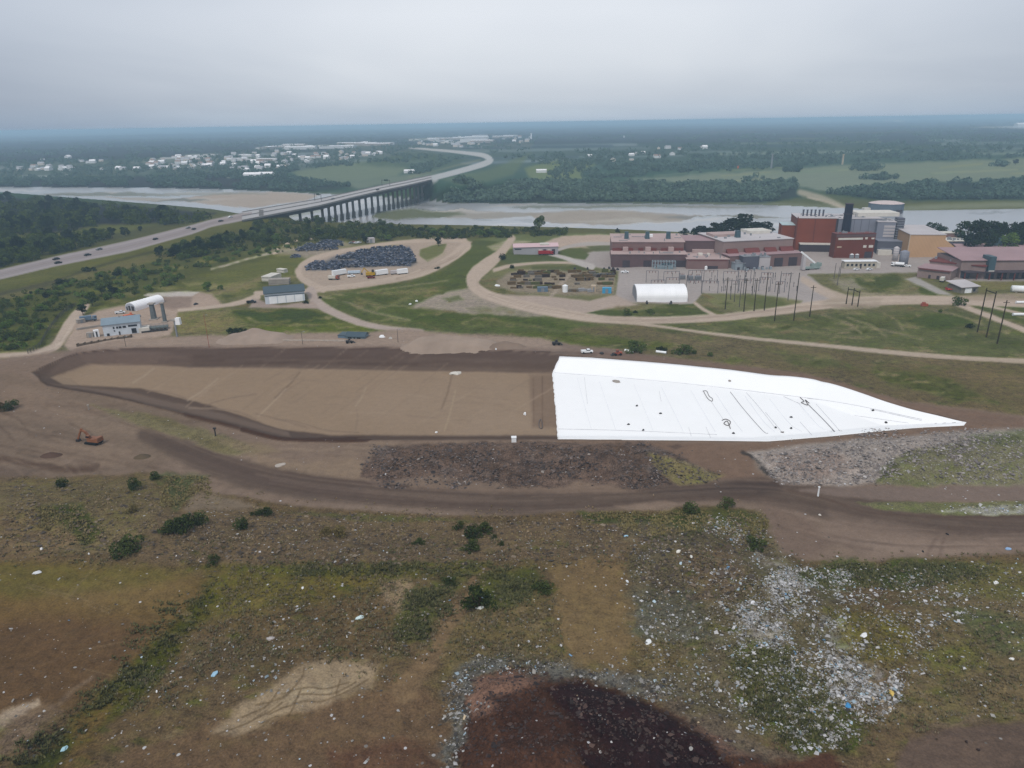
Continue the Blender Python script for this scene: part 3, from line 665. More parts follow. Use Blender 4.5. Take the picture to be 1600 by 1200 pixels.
# rough stockpile and the grey gravel heap
P((97,84,79), [(p[0], p[1]) for p in PILE], 4, 10, 1, (1,0,.06), 'stockpile')
for _ in range(60):
    x0 = random.uniform(580, 1060); y0 = random.uniform(696, 756)
    P(random.choice([(80,70,68),(112,98,92),(84,72,66),(104,98,98),(92,78,70)]), [(x0-random.uniform(8,30),y0),(x0,y0-random.uniform(3,8)),(x0+random.uniform(8,30),y0+2),(x0,y0+random.uniform(3,8))], 4, 7, .6, gr=1)
P((128,120,88), [(1010,708),(1060,720),(1130,744),(1100,755),(1060,757),(1030,738)], 4, 5, .9, (.6,.8,0)); S((150,140,112), [(1040,716),(1090,728),(1110,742)], 3, fe=3, wa=3, al=.6)
P((150,142,139), [(p[0], p[1]) for p in GRAV], 4, 5, 1, (.7,0,.35), 'stockpile')
P((130,112,106), [(1200,712),(1300,705),(1340,730),(1280,752),(1220,748)], 14, 8, .5, gr=1)
P((112,110,88), [(1385,726),(1420,708),(1500,690),(1640,680),(1640,758),(1370,758)], 5, 8, .95, (.85,.8,.2), gr=.5); P((84,92,66), [(1372,752),(1378,730),(1420,710),(1440,712),(1400,735)], 5, 6, .7, gr=1)
S((58,58,60), [(1162,706),(1180,720),(1198,740)], 6, fe=2, wa=5, al=.85, gr=1.2); P((96,108,74), [(1500,684),(1600,672),(1640,668),(1640,690),(1540,694)], 5, 6, .7, gr=1)
P((116,110,86), [(140,633),(220,646),(320,671),(380,690),(402,706),(360,713),(300,692),(200,656)], 4, 7, .9, (.8,.3,.04)); P((104,98,76), [(215,645),(270,655),(300,672),(250,662)], 3, 4, .8); P((106,99,77), [(290,680),(340,690),(370,708),(330,702)], 4, 5, .8)
P((126,113,95), [(330,684),(400,692),(440,706),(390,712)], 5, 5, .8)
# ---- landfill cap in the foreground
F = (.9,.55,.1)
P((99,85,67), [(p[0], p[1]) for p in TOE]+[(2300,1500),(-700,1500)], 5, 8, 1, F, 'ground')
P((110,99,77), [(-100,752),(120,748),(245,742),(262,800),(232,872),(0,862),(-100,850)], 8, 9, .9, (1,.7,.05)); P((116,98,80), [(-100,800),(60,808),(120,840),(60,880),(-100,880)], 12, 9, .7, gr=.8)
P((70,82,46), [(55,790),(130,790),(160,832),(130,852),(100,820)], 8, 9, .9, (.8,1,0)); P((78,90,62), [(250,742),(326,746),(300,766),(268,795),(260,775)], 8, 14, .9, (.8,1,0)); P((122,110,98), [(300,768),(340,772),(420,795),(330,800),(285,798)], 5, 6, .9, (.4,.1,.02))
P((105,91,75), [(250,800),(480,800),(700,814),(1050,806),(1010,858),(950,872),(560,882),(300,884),(200,870)], 8, 8, .9, (1,.35,.14))
P((86,90,58), [(440,800),(620,806),(760,816),(600,816)], 3, 6, .7, gr=1); P((72,86,50), [(905,800),(1060,806),(1110,800),(1090,830),(1010,818),(920,812)], 4, 8, .9, (.9,1,.05)); P((98,94,78), [(960,808),(1060,822),(1030,850),(980,838)], 6, 8, .6)
P((108,90,62), [(-200,872),(60,880),(240,892),(325,905),(290,960),(210,1040),(110,1110),(-200,1160)], 8, 8, 1, (.55,.2,.02)); P((95,76,60), [(-200,960),(150,965),(250,980),(200,1040),(110,1105),(-200,1150)], 22, 10, .85, (.55,.1,.02)); P((98,92,56), [(-200,870),(60,882),(320,890),(240,915),(100,930),(-200,940)], 12, 9, .8, gr=.5)
P((116,100,72), [(60,930),(200,910),(310,905),(280,950),(160,950)], 16, 9, .5)
P((160,146,132), [(-60,1140),(10,1110),(60,1090),(62,1102),(20,1128),(-40,1160)], 5, 6, .9); P((120,104,94), [(0,1130),(70,1100),(100,1110),(40,1160),(0,1180)], 12, 9, .6, gr=1); S((132,116,102), [(90,1100),(120,1075),(145,1058)], 5, fe=4, wa=3, al=.6)
P((99,92,54), [(325,892),(560,886),(650,904),(570,932),(430,952),(340,965),(300,985)], 12, 10, .9, (.8,.9,.08)); P((90,90,48), [(300,885),(500,884),(700,878),(770,878),(745,898),(620,906),(480,900)], 6, 10, .75, gr=.8); P((112,100,60), [(470,905),(560,900),(600,920),(480,945)], 14, 10, .6)
P((98,83,63), [(345,965),(560,932),(625,962),(645,1000),(520,1034),(340,1045),(240,1110),(140,1190),(170,1110),(290,985)], 12, 10, .9, (.8,.35,.1)); P((86,76,62), [(300,1000),(420,990),(480,1020),(380,1060),(280,1080)], 20, 12, .6, gr=1)
S((76,78,38), [(330,928),(300,965),(262,1010),(215,1062),(160,1110),(110,1160),(60,1215),(0,1280)], [14,26,40,46,40,34,44,50], 10, 9, .95, (.9,1,.08)); S((94,86,52), [(180,1085),(130,1140),(100,1190),(80,1230)], 26, fe=12, wa=9, al=.7)
S((56,64,36), [(20,1215),(60,1190),(100,1170)], 24, fe=10, wa=9, al=.7); P((104,84,58), [(120,1120),(170,1100),(150,1180),(110,1240),(90,1220)], 10, 9, .7)
P((102,84,68), [(150,1300),(190,1180),(340,1120),(430,1110),(560,1080),(650,1060),(700,1110),(690,1300)], 12, 10, .9, (.6,.15,.08)); P((90,66,56), [(520,1170),(620,1155),(690,1175),(690,1230),(500,1240)], 14, 10, .7, gr=.8)
P((146,130,110), [(330,1145),(380,1100),(440,1062),(480,1036),(520,1028),(590,1040),(580,1070),(520,1098),(440,1118),(370,1150)], 9, 9, .95, (.5,.05,.04)); P((154,140,120), [(440,1080),(520,1062),(520,1085),(450,1100)], 8, 8, .6)
for pts in ([(400,1102),(440,1090),(470,1062),(475,1045)],[(420,1115),(470,1096),(500,1096),(540,1082),(575,1062)],[(440,1084),(480,1074),(510,1076),(545,1066)],[(330,1150),(380,1132),(420,1112),(440,1098)],[(450,1124),(460,1098),(470,1078)],[(350,1160),(400,1140),(430,1120),(470,1118),(490,1114)],[(380,1120),(415,1104),(436,1078)],[(526,1085),(532,1062)],[(470,1085),(520,1084),(556,1066)]):
    S((92,78,62), pts, 2.2, fe=1.6, wa=2, al=.75)
P((138,121,101), [(592,908),(640,902),(648,930),(644,952),(622,962),(606,940)], 6, 7, .9); P((86,88,56), [(640,930),(700,900),(740,890),(700,930),(665,1000),(625,1008),(610,985)], 9, 10, .8, (.9,1,.05)); P((78,82,46), [(620,970),(668,960),(665,1000),(622,998)], 6, 8, .7)
S((119,100,79), [(738,905),(732,935),(706,960),(692,990),(680,1020),(655,1050),(630,1080)], [14,22,26,26,24,30,40], 6, 6, .9, (.5,.1,.03))
P((108,96,70), [(740,945),(830,920),(990,920),(990,1045),(900,1046),(830,1022),(740,1030),(680,1060),(700,1000)], 12, 10, .9, (.8,.4,.12)); P((82,88,48), [(750,900),(830,884),(850,915),(780,950),(745,945)], 8, 9, .8, (.9,1,.05))
P((118,100,75), [(862,878),(972,868),(984,960),(986,1036),(950,1048),(890,1036),(866,950)], 16, 14, .85, (.55,.1,.06)); P((104,92,68), [(680,1070),(760,1000),(840,1010),(820,1026),(740,1036),(700,1060)], 10, 8, .7)
P((97,90,74), [(980,868),(1020,850),(1100,806),(1190,802),(1222,866),(1310,905),(1330,1000),(1320,1170),(1180,1150),(1090,1110),(1000,1056)], 9, 9, .95, (1,.55,.3)); P((110,92,76), [(1050,860),(1150,850),(1170,920),(1090,940)], 16, 10, .7, gr=.8); P((92,96,92), [(985,930),(1080,930),(1120,1000),(1040,1020),(990,990)], 20, 12, .55, gr=1.2); P((112,96,68), [(980,1000),(1060,1000),(1080,1040),(1000,1050)], 12, 10, .6)
S((156,150,150), [(1100,805),(1140,825),(1170,845),(1195,880)], [6,8,8,12], 5, 7, .7, gr=1.5); P((74,86,48), [(1050,800),(1130,795),(1190,810),(1200,850),(1130,830),(1070,830)], 6, 9, .75, gr=1)
P((158,154,156), [(1150,955),(1190,940),(1215,950),(1205,1020),(1180,1030),(1158,1005)], 14, 34, .7, (1,0,.5), gr=1.8); P((156,152,150), [(1195,885),(1260,890),(1330,900),(1310,925),(1240,915),(1215,945),(1195,930)], 12, 30, .7, (1,.2,.45), gr=1.8)
P((72,86,48), [(1250,896),(1310,880),(1480,880),(1560,884),(1440,918),(1340,910),(1290,925)], 9, 18, .85, (1,1,.15), gr=.6)
P((78,84,44), [(1140,1010),(1220,1010),(1260,1060),(1250,1130),(1190,1140),(1150,1080)], 16, 26, .8, (1,1,.25), gr=.8); P((110,104,56), [(1300,950),(1400,960),(1440,1000),(1400,1040),(1310,1010)], 14, 12, .75, (1,.8,.2)); P((150,148,150), [(1290,1025),(1350,1030),(1405,1065),(1410,1100),(1350,1100),(1300,1090)], 14, 34, .7, (1,0,.5), gr=1.8); P((140,140,140), [(1270,960),(1320,970),(1340,1010),(1300,1020)], 8, 12, .55, gr=2)
P((74,84,46), [(1190,1090),(1300,1095),(1360,1130),(1330,1175),(1240,1180)], 12, 12, .8, (1,1,.25), gr=.6)
P((111,99,76), [(1420,925),(1520,905),(1640,900),(1640,1130),(1480,1130),(1380,1130),(1420,1060)], 14, 10, .9, (.75,.45,.06)); P((112,110,66), [(1440,1020),(1520,1000),(1540,1040),(1470,1060)], 10, 9, .8, (.9,.9,.04)); P((84,92,66), [(1470,950),(1560,955),(1640,980),(1640,1030),(1560,1020)], 8, 10, .8, (1,.8,.15), gr=.6); P((106,104,62), [(1500,880),(1640,880),(1640,940),(1480,930)], 10, 10, .7, gr=.8)
P((98,84,77), [(1385,1230),(1420,1152),(1500,1134),(1640,1126),(1640,1400),(1380,1400)], 8, 7, .95, (.4,.05,.03)); P((114,100,88), [(1420,1140),(1520,1115),(1600,1112),(1500,1135)], 6, 7, .6)
# the working face: brown cover soil with a grey rim of shredded waste
P((98,99,99), [(690,1190),(704,1110),(712,1040),(762,1020),(862,1028),(905,1046),(985,1048),(1060,1080),(1010,1088),(900,1066),(800,1048),(745,1062),(725,1120),(715,1240)], 14, 22, .85, (1,.05,.4), gr=.6); P((104,94,84), [(985,1060),(1100,1110),(1200,1170),(1300,1190),(1180,1190),(1080,1140)], 8, 9, .8, (1,.2,.35))
P((78,57,49), [(716,1400),(722,1120),(742,1064),(800,1046),(900,1064),(1000,1090),(1100,1148),(1200,1190),(1310,1176),(1330,1400)], 9, 16, 1, (.8,0,.05)); P((132,104,92), [(728,1100),(742,1062),(800,1050),(850,1062),(800,1085),(780,1110),(735,1122)], 8, 9, .85); P((124,100,90), [(960,1078),(1020,1100),(1100,1140),(1180,1182),(1120,1176),(1040,1130)], 6, 7, .7)
P((41,29,26), [(852,1076),(880,1064),(1000,1090),(1064,1126),(1120,1168),(1170,1230),(930,1240),(900,1170),(880,1110)], 10, 10, .9); P((62,45,41), [(770,1110),(860,1080),(900,1120),(960,1180),(800,1160)], 18, 9, .7, gr=.5); P((62,46,43), [(765,1090),(800,1082),(810,1096),(780,1102)], 6, 7, .8)  # darker polygons: shade on the mound's side put into the soil colour
for _ in range(620):
    x0 = random.uniform(280, 1640); y0 = random.uniform(430, 640)
    P(random.choice([(120,112,86),(128,116,94),(76,88,54),(98,100,66),(110,98,76)]), [(x0-random.uniform(5,30),y0+random.uniform(-3,3)),(x0,y0-random.uniform(1,3)),(x0+random.uniform(5,30),y0+random.uniform(-3,3)),(x0,y0+random.uniform(1,4))], 2.5, 7, GREENISH, gr=1.4)
for _ in range(26):                                        # wheel tracks left on the cap
    x0 = random.uniform(40, 1560); y0 = random.uniform(880, 1150); L0 = random.uniform(50, 170); an = random.choice([-.6, -.9, .3, -.35])+random.uniform(-.2, .2); bd = random.uniform(-30, 30); g_ = random.uniform(7, 11)
    for o in (0, g_):
        q = [(x0+L0*t*math.cos(an)-o*math.sin(an)*.8+bd*t*(1-t)*math.sin(an), y0+L0*t*math.sin(an)*.6+o*math.cos(an)*.5+bd*t*(1-t)) for t in (0, .25, .5, .75, 1)]
        S(random.choice([(84,72,58),(132,116,94)]), q, random.uniform(1.6, 2.6), fe=1.4, wa=2.5, al=random.uniform(.25, .5), gr=.9)
for _ in range(520):
    x0 = random.uniform(-60, 1660); y0 = 800+random.random()*400
    w = random.uniform(4, 18)*(.5+(y0-800)/400); WEED_A = random.uniform(.3, .75)
    P(random.choice([(84,88,48),(122,108,86),(80,70,54),(116,102,70),(96,94,56),(74,80,44)]), [(x0-w,y0),(x0,y0-w*.35),(x0+w,y0+1),(x0,y0+w*.4)], 4, 8, WEEDY, gr=1.2)
# ---- photo colour -> surface albedo (takes the air in front of far ground away again), then the split into named ground sheets
DIST = np.sqrt(VX**2+VY**2+(VZ-CH)**2)
mid = (CLS == 0) & (PY > 420) & (PY < 690); DET[mid, 0] = np.clip(DET[mid, 0]*1.6, 0, 1)
gx = np.clip(SOIL[:, 1]-SOIL[:, 0], 0, 60)*np.interp(PY, [300, 360, 800, 900], [0, 1, 1, .4])
SOIL[:, 1] -= gx*.45; SOIL *= (1-np.clip(gx, 0, 10)*.006)[:, None]
near = sm((PY-545)/40)[:, None]; SOIL *= 1-near*np.array([.03, .04, .07])
ALB = alb(np.clip(SOIL, 5, 252), DIST)
# the far, hazy ground lies in real haze; keep its albedo near that of woods and fields
lum = ALB.mean(1, keepdims=True); cap = np.interp(DIST, [0, 2500, 6000], [1, .6, .3])[:, None]
ALB = np.minimum(ALB, cap)
V = np.stack([VX, VY, VZ], 1)
rr = np.arange(NYR-1)[:, None]*NX + np.arange(NX-1)[None, :]
QUADS = np.stack([rr, rr+1, rr+1+NX, rr+NX], -1).reshape(-1, 4)
FC = CLS[QUADS]; FCL = np.where(FC[:, 0] == FC[:, 2], FC[:, 0], np.where(FC[:, 1] == FC[:, 3], FC[:, 1], FC[:, 0]))
TM = terrain_mat(); WM = water_mat()
one = np.ones((NV, 1))
COLA = np.concatenate([ALB, one], 1); DETA = np.concatenate([np.clip(DET, 0, 1), one], 1)
for k, nm in enumerate(CLASSES):
    q = QUADS[FCL == k]
    if not len(q): continue
    u, inv = np.unique(q, return_inverse=True)
    me = np_mesh(nm, V[u], inv.reshape(-1, 4), {'soil': ('FLOAT_COLOR', 'POINT', COLA[u]), 'detail': ('FLOAT_COLOR', 'POINT', DETA[u])}, smooth=True)
    tag(link(nm, me, WM if nm == 'river' else TM), kind='structure')

# ------------------------------------------------------------------ sky, sun, air, camera
def build_world():
    w = bpy.data.worlds.new('World'); scene.world = w; w.use_nodes = True
    nt = w.node_tree; nt.nodes.clear(); N = nt.nodes; L = nt.links
    out = N.new('ShaderNodeOutputWorld'); bg = N.new('ShaderNodeBackground')
    sky = N.new('ShaderNodeTexSky'); sky.sky_type = 'NISHITA'; sky.sun_disc = False
    sky.sun_elevation = SUN_EL; sky.sun_rotation = SUN_ROT; sky.dust_density = 3; sky.air_density = 1.5
    tc = N.new('ShaderNodeTexCoord'); sp = N.new('ShaderNodeSeparateXYZ'); L.new(tc.outputs['Generated'], sp.inputs[0])
    ramp = N.new('ShaderNodeValToRGB'); L.new(sp.outputs[2], ramp.inputs[0])
    e = ramp.color_ramp.elements
    def col(c, k=1.0): return (*[float(v)*k for v in lin(c)], 1)
    e[0].position = 0.0; e[0].color = col((184,197,213)); e[1].position = 1.0; e[1].color = col((236,238,242), 1.02)
    for p, c in ((.012,(194,206,219)),(.03,(207,215,225)),(.065,(223,229,237)),(.127,(232,237,245)),(.17,(228,233,241)),(.3,(214,218,226)),(.6,(224,227,232))):
        k = e.new(p); k.color = col(c)
    # cloud sheet: the direction carried out to a level ceiling
    zz = N.new('ShaderNodeMath'); zz.operation = 'ADD'; L.new(sp.outputs[2], zz.inputs[0]); zz.inputs[1].default_value = .16
    dv = N.new('ShaderNodeVectorMath'); dv.operation = 'DIVIDE'; L.new(tc.outputs['Generated'], dv.inputs[0])
    cb = N.new('ShaderNodeCombineXYZ'); [L.new(zz.outputs[0], cb.inputs[i]) for i in (0, 1, 2)]; L.new(cb.outputs[0], dv.inputs[1])
    n = N.new('ShaderNodeTexNoise'); n.inputs['Scale'].default_value = .42; n.inputs['Detail'].default_value = 4; n.inputs['Roughness'].default_value = .5; n.inputs['Distortion'].default_value = .5
    L.new(dv.outputs[0], n.inputs['Vector'])
    mr = N.new('ShaderNodeMapRange'); L.new(n.outputs['Fac'], mr.inputs[0])
    for i, v in enumerate((.3, .7, .88, 1.07)): mr.inputs[i+1].default_value = v
    mx = N.new('ShaderNodeMix'); mx.data_type = 'RGBA'; mx.blend_type = 'MULTIPLY'; mx.inputs[0].default_value = 1
    # the cloud is thinner straight ahead and heavier to the sides, most of all to the west
    sx = N.new('ShaderNodeMath'); sx.operation = 'SUBTRACT'; L.new(sp.outputs[0], sx.inputs[0]); sx.inputs[1].default_value = .07
    sq = N.new('ShaderNodeMath'); sq.operation = 'MULTIPLY'; L.new(sx.outputs[0], sq.inputs[0]); L.new(sx.outputs[0], sq.inputs[1])
    sf = N.new('ShaderNodeMath'); sf.operation = 'MULTIPLY_ADD'; L.new(sq.outputs[0], sf.inputs[0]); sf.inputs[1].default_value = -.8; sf.inputs[2].default_value = 1.0
    sm_ = N.new('ShaderNodeMath'); sm_.operation = 'MAXIMUM'; L.new(sf.outputs[0], sm_.inputs[0]); sm_.inputs[1].default_value = .62
    sc2 = N.new('ShaderNodeMath'); sc2.operation = 'MULTIPLY'; L.new(sm_.outputs[0], sc2.inputs[0]); L.new(mr.outputs[0], sc2.inputs[1])
    cc = N.new('ShaderNodeCombineColor')
    for i, ex in enumerate((1.15, 1.0, .78)):
        pw = N.new('ShaderNodeMath'); pw.operation = 'POWER'; L.new(sc2.outputs[0], pw.inputs[0]); pw.inputs[1].default_value = ex; L.new(pw.outputs[0], cc.inputs[i])
    L.new(ramp.outputs[0], mx.inputs[6]); L.new(cc.outputs[0], mx.inputs[7])
    sc = N.new('ShaderNodeMix'); sc.data_type = 'RGBA'; sc.blend_type = 'MULTIPLY'; sc.inputs[0].default_value = 1; sc.clamp_result = False
    L.new(mx.outputs[2], sc.inputs[6]); sc.inputs[7].default_value = (10, 10, 10, 1)
    mm = N.new('ShaderNodeMix'); mm.data_type = 'RGBA'; mm.inputs[0].default_value = .94
    L.new(sky.outputs[0], mm.inputs[6]); L.new(sc.outputs[2], mm.inputs[7])
    L.new(mm.outputs[2], bg.inputs['Color']); bg.inputs['Strength'].default_value = .1
    L.new(bg.outputs[0], out.inputs[0])
SUN_EL = R(52); SUN_ROT = R(205)
build_world()
def build_light():
    l = bpy.data.lights.new('sun', 'SUN'); l.energy = 1.8; l.angle = R(10); l.color = (1, .965, .92)
    o = bpy.data.objects.new('sun', l); COL.objects.link(o)
    az = SUN_ROT; d = Vector((math.sin(az)*math.cos(SUN_EL), math.cos(az)*math.cos(SUN_EL), math.sin(SUN_EL)))
    o.rotation_euler = d.to_track_quat('Z', 'Y').to_euler(); o.location = (0, 0, 400)
build_light()
def build_haze():
    m = bpy.data.materials.new('haze'); nt = nodes(m); o = nt.nodes.new('ShaderNodeOutputMaterial'); v = nt.nodes.new('ShaderNodeVolumePrincipled')
    v.inputs['Density'].default_value = HAZE_D; v.inputs['Color'].default_value = HAZE_COL
    nt.links.new(v.outputs[0], o.inputs['Volume'])
    tag(MB().box(-60000, 60000, -600, 47000, -16, 114).build('haze', m), kind='stuff')
HAZE_COL = (.57, .81, 1.0, 1)
build_haze()
cam = bpy.data.cameras.new('camera'); cam.sensor_width = 36; cam.lens = 36*FPX/1600; cam.clip_start = .5; cam.clip_end = 120000
co = bpy.data.objects.new('camera', cam); COL.objects.link(co); scene.camera = co
co.matrix_world = Matrix(((CR[0], CU[0], -_fw[0], 0), (CR[1], CU[1], -_fw[1], 0), (CR[2], CU[2], -_fw[2], CH), (0, 0, 0, 1)))
scene.view_settings.view_transform = 'Standard'; scene.view_settings.look = 'None'; scene.view_settings.exposure = 0; scene.view_settings.gamma = 1
scene.cycles.use_denoising = True; scene.cycles.denoising_prefilter = "NONE"; scene.cycles.denoising_input_passes = "RGB_ALBEDO_NORMAL"
scene.cycles.max_bounces = 5; scene.cycles.diffuse_bounces = 2; scene.cycles.volume_bounces = 1; scene.cycles.transparent_max_bounces = 8
scene.cycles.caustics_reflective = False; scene.cycles.caustics_refractive = False
# ------------------------------------------------------------------ shared paints
AIR[0] = 420
GREY_METAL = mat('grey_metal', (130,134,140), .5, .12, .4)
DARK_METAL = mat('dark_metal', (62,64,68), .6, .15, .6)
GLASS = mat('window_glass', (48,56,66), .15, .1, .3, spec=.6, bump=0)
RUBBER = mat('rubber', (34,34,36), .9, .1)
WOODPOLE = mat('pole_timber', (62,60,54), .9, .2, .4)
WHITE = mat('white_paint', (226,228,230), .5, .08, .3)
PALE = mat('pale_paint', (196,192,184), .6, .1, .3)
CONC = mat('concrete', (150,144,138), .85, .15, .25)
# ------------------------------------------------------------------ white membrane over the right half of the cell
def build_liner():
    top = curve([(875,556),(960,561),(1100,573),(1200,585),(1285,596),(1400,632),(1470,650),(1510,660)], k=12)
    bot = curve([(872,685.5),(1000,686.5),(1100,687),(1180,688.5),(1215,688),(1300,680.5),(1400,670.5),(1506,665)], k=12)
    def along(l, t):
        q = [(p[0], p[1]) for p in l]; w = [Vector(plane(a, b)) for a, b in q]
        acc = [0]
        for a, b in zip(w, w[1:]): acc.append(acc[-1]+(b-a).length)
        acc = np.array(acc)/acc[-1]
        return np.interp(t, acc, [p.x for p in w]), np.interp(t, acc, [p.y for p in w])
    n, m = 150, 70
    t = np.linspace(0, 1, n); s_ = np.linspace(0, 1, m)
    tx, ty = along(top, t); bx, by = along(bot, t)
    X = tx[None]*(1-s_[:, None]) + bx[None]*s_[:, None]; Y = ty[None]*(1-s_[:, None]) + by[None]*s_[:, None]
    left = [(875,556),(868,572),(863,582),(866,620),(870,660),(872,685.5)]
    lx, ly = plane(np.array([p[0] for p in left]), np.array([p[1] for p in left]), np.array([0,-3,-5,-5,-5,0.]))
    yy = Y[:, 0]; lx2 = np.interp(-yy, -ly, lx)
    k = np.clip(1-t*5, 0, 1)[None]; X = X + (lx2-X[:, 0])[:, None]*k
    ragged = (fbm(Y[:, 0]/2, Y[:, 0]*0, 5)-.5)*.8
    X[:, 0] += ragged
    Z = H(X, Y)+.16 + (fbm(X/5, Y/14, 77)-.5)*.12
    Z2 = Z-.14
    edge = lambda A: np.concatenate([A[0], A[1:, -1], A[-1, -2::-1], A[-2:0:-1, 0]])
    v = np.stack([X.ravel(), Y.ravel(), Z.ravel()], 1)
    q = np.arange(n*m).reshape(m, n)
    f = np.stack([q[:-1, :-1], q[1:, :-1], q[1:, 1:], q[:-1, 1:]], -1).reshape(-1, 4)
    e = edge(q); e2 = n*m + np.arange(len(e))
    v = np.concatenate([v, np.stack([edge(X), edge(Y), edge(Z2)-.25], 1)])
    sk = np.stack([e, np.roll(e, -1), np.roll(e2, -1), e2], 1)
    f = np.concatenate([f, sk])
    root = thing('liner_sheet', 'huge white plastic membrane spread over the right half of the excavated cell', 'liner sheet', (0,0,0))
    link('membrane', np_mesh('membrane', v, f, smooth=True), mat('white_membrane', (252,252,254), .55, .02, .08, spec=.3, dist=0, bump=.05), root)
    dk = mat('seam_grey', (190,192,196), .7, .2, .5); blk = mat('seam_dark', (128,128,132), .8, .3, .8)
    def ribbon(pts, w, m_, nm='seam'):
        pts = curve(pts, k=6) if len(pts) > 2 else [(pts[0][0]+(pts[1][0]-pts[0][0])*k/12, pts[0][1]+(pts[1][1]-pts[0][1])*k/12) for k in range(13)]
        x, y, z = atv([p[0] for p in pts], [p[1] for p in pts])
        vs = []; fs = []
        for k in range(len(x)):
            a = max(k-1, 0); b = min(k+1, len(x)-1); d = Vector((x[b]-x[a], y[b]-y[a], 0)).normalized(); nrm = Vector((-d.y, d.x, 0))*w/2
            for sgn in (1, -1):
                px_, py_ = x[k]+nrm.x*sgn, y[k]+nrm.y*sgn; zz = z[k]
                vs += [(px_, py_, zz+.29), (px_, py_, zz+.1)]
        for k in range(len(x)-1):
            a = 4*k; b = a+4
            fs += [(a, b, b+2, a+2), (a, a+1, b+1, b), (a+2, b+2, b+3, a+3)]
        mb = MB(); mb.add(vs, fs); return mb.build(nm, m_, root)
    for pts, w, m_ in (([(866,583),(960,590),(1080,601),(1200,615),(1320,631),(1440,656)], 0.17, dk), ([(872,671),(960,673),(1060,677),(1120,680)], 0.17, dk),
        ([(913,590),(918,632)], 0.10, dk), ([(1030,612),(1033,628)], 0.10, dk), ([(1076,668),(1080,682)], 0.10, dk), ([(1103,668),(1110,684)], 0.10, dk),
        ([(1141,613),(1162,640),(1192,674),(1200,678)], 0.16, blk), ([(1166,614),(1187,638),(1210,668)], 0.12, dk), ([(1262,632),(1285,655),(1304,675)], 0.31, blk), ([(1275,632),(1300,660),(1312,674)], 0.11, dk),
        ([(1196,645),(1222,676)], 0.12, dk), ([(1250,660),(1268,680)], 0.12, dk), ([(1224,620),(1250,632)], 0.15, dk), ([(1360,640),(1440,658)], 0.22, dk), ([(1335,650),(1420,662)], 0.12, dk), ([(1111,628),(1130,656)], 0.10, dk)):
        ribbon(pts, w, m_)
    fs = mat('seam_faint', (222,224,228), .6, .05, .5, dist=0)
    for k in range(9):
        x0 = 900+k*44+random.uniform(-8,8); y0 = 590+k*4.6; ribbon([(x0,y0+2),(x0+10+k*3,y0+40),(x0+22+k*4,672+min(k,3))], .1, fs)
    return root, ribbon
build_liner()
def tube_path(pts, r, n=6):
    mb = MB()
    for a, b in zip(pts, pts[1:]): mb.cyl(a, b, r, r, n)
    return mb
def on(px, py, dz=0.0):
    p = at(px, py); p.z += dz; return p
def hose(label, pts, r=.12):
    w = [on(a, b, .35) for a, b in curve(pts, k=4)]
    tag(tube_path(w, r).build('hose', mat('hose_grey', (98,96,98), .8)), label, 'hose')
hose('dark looped hose lying on the white membrane near its middle', [(1098,612),(1104,612),(1108,620),(1113,624),(1112,628),(1106,624),(1101,616),(1099,612)])
hose('tangled dark hose heap at the lower middle of the white membrane', [(1128,658),(1134,656),(1141,660),(1138,666),(1131,663),(1136,659),(1140,668),(1141,671)], .16)
hose('dark hose bundle at the head of the long diagonal seam', [(1250,622),(1256,628),(1252,630),(1262,634),(1258,626),(1264,631)], .16)
hose('pale hose looped on the dark strip left of the membrane', [(844,656),(842,662),(843,669),(847,670),(847,662),(845,656)], .14)
def lump(name, label, cat, px, py, w, m, h=None, group=None, seed=0, sq=.7, flat=False):
    """a low irregular bundle"""
    p = at(px, py); s = w/pxm(p); h = s*.5 if h is None else h; rnd = random.Random(seed+int(px*7+py))
    bm = bmesh.new(); bmesh.ops.create_icosphere(bm, subdivisions=2, radius=1)
    for v in bm.verts:
        k = 1+rnd.uniform(-.22, .22); v.co = Vector((v.co.x*k*s/2, v.co.y*k*s/2*sq, max(v.co.z*k, -.25)*h))
    me = bpy.data.meshes.new(name); bm.to_mesh(me); bm.free()
    o = link(name, me, m); o.location = p; o.location.z += .22 if flat else .05; o.rotation_euler.z = rnd.uniform(0, 3)
    return tag(o, label, cat, group)
for k, (px, py, l) in enumerate(((995,635,'upper of two lone black sandbags left of the membrane centre'),(1032,647,'lower of two lone black sandbags left of the membrane centre'),(982,664,'dark sandbag pair near the lower left edge of the membrane'),(1005,673,'small dark sandbag on the lower fold of the membrane'),(1146,678,'flat dark bag below the tangled hose on the membrane'),(1140,596,'grey bag on the upper slope of the membrane'),(1236,653,'grey bag midway along the right part of the membrane'),(1384,661,'dark bag near the pointed end of the membrane'),(1236,670,'small dark bag by the lower right seam'),(1212,669,'tiny dark bag left of the lower right seam'),(1364,642,'grey bag on the crease near the membrane tip'))):
    lump('sandbag', l, 'sandbag', px, py, 5, DARK_METAL if k != 5 else CONC, .5, 'sandbags on the membrane', flat=True)
lump('membrane_roll', 'crumpled pale sheet bundle at the upper left of the membrane', 'sheet bundle', 963, 597, 13, CONC, .8, flat=True)
lump('tarpaulin_bundle', 'pale grey bundle on the sand at the top of the cell floor', 'bundle', 712, 584, 18, PALE, 1.0)
lump('tarpaulin_bundle', 'white bundle on the dark strip left of the membrane', 'bundle', 820, 648, 6, WHITE, 1.2); lump('tarpaulin_bundle', 'small white bag on the sand at the lower cell edge', 'bundle', 682, 676, 5, WHITE, .5)
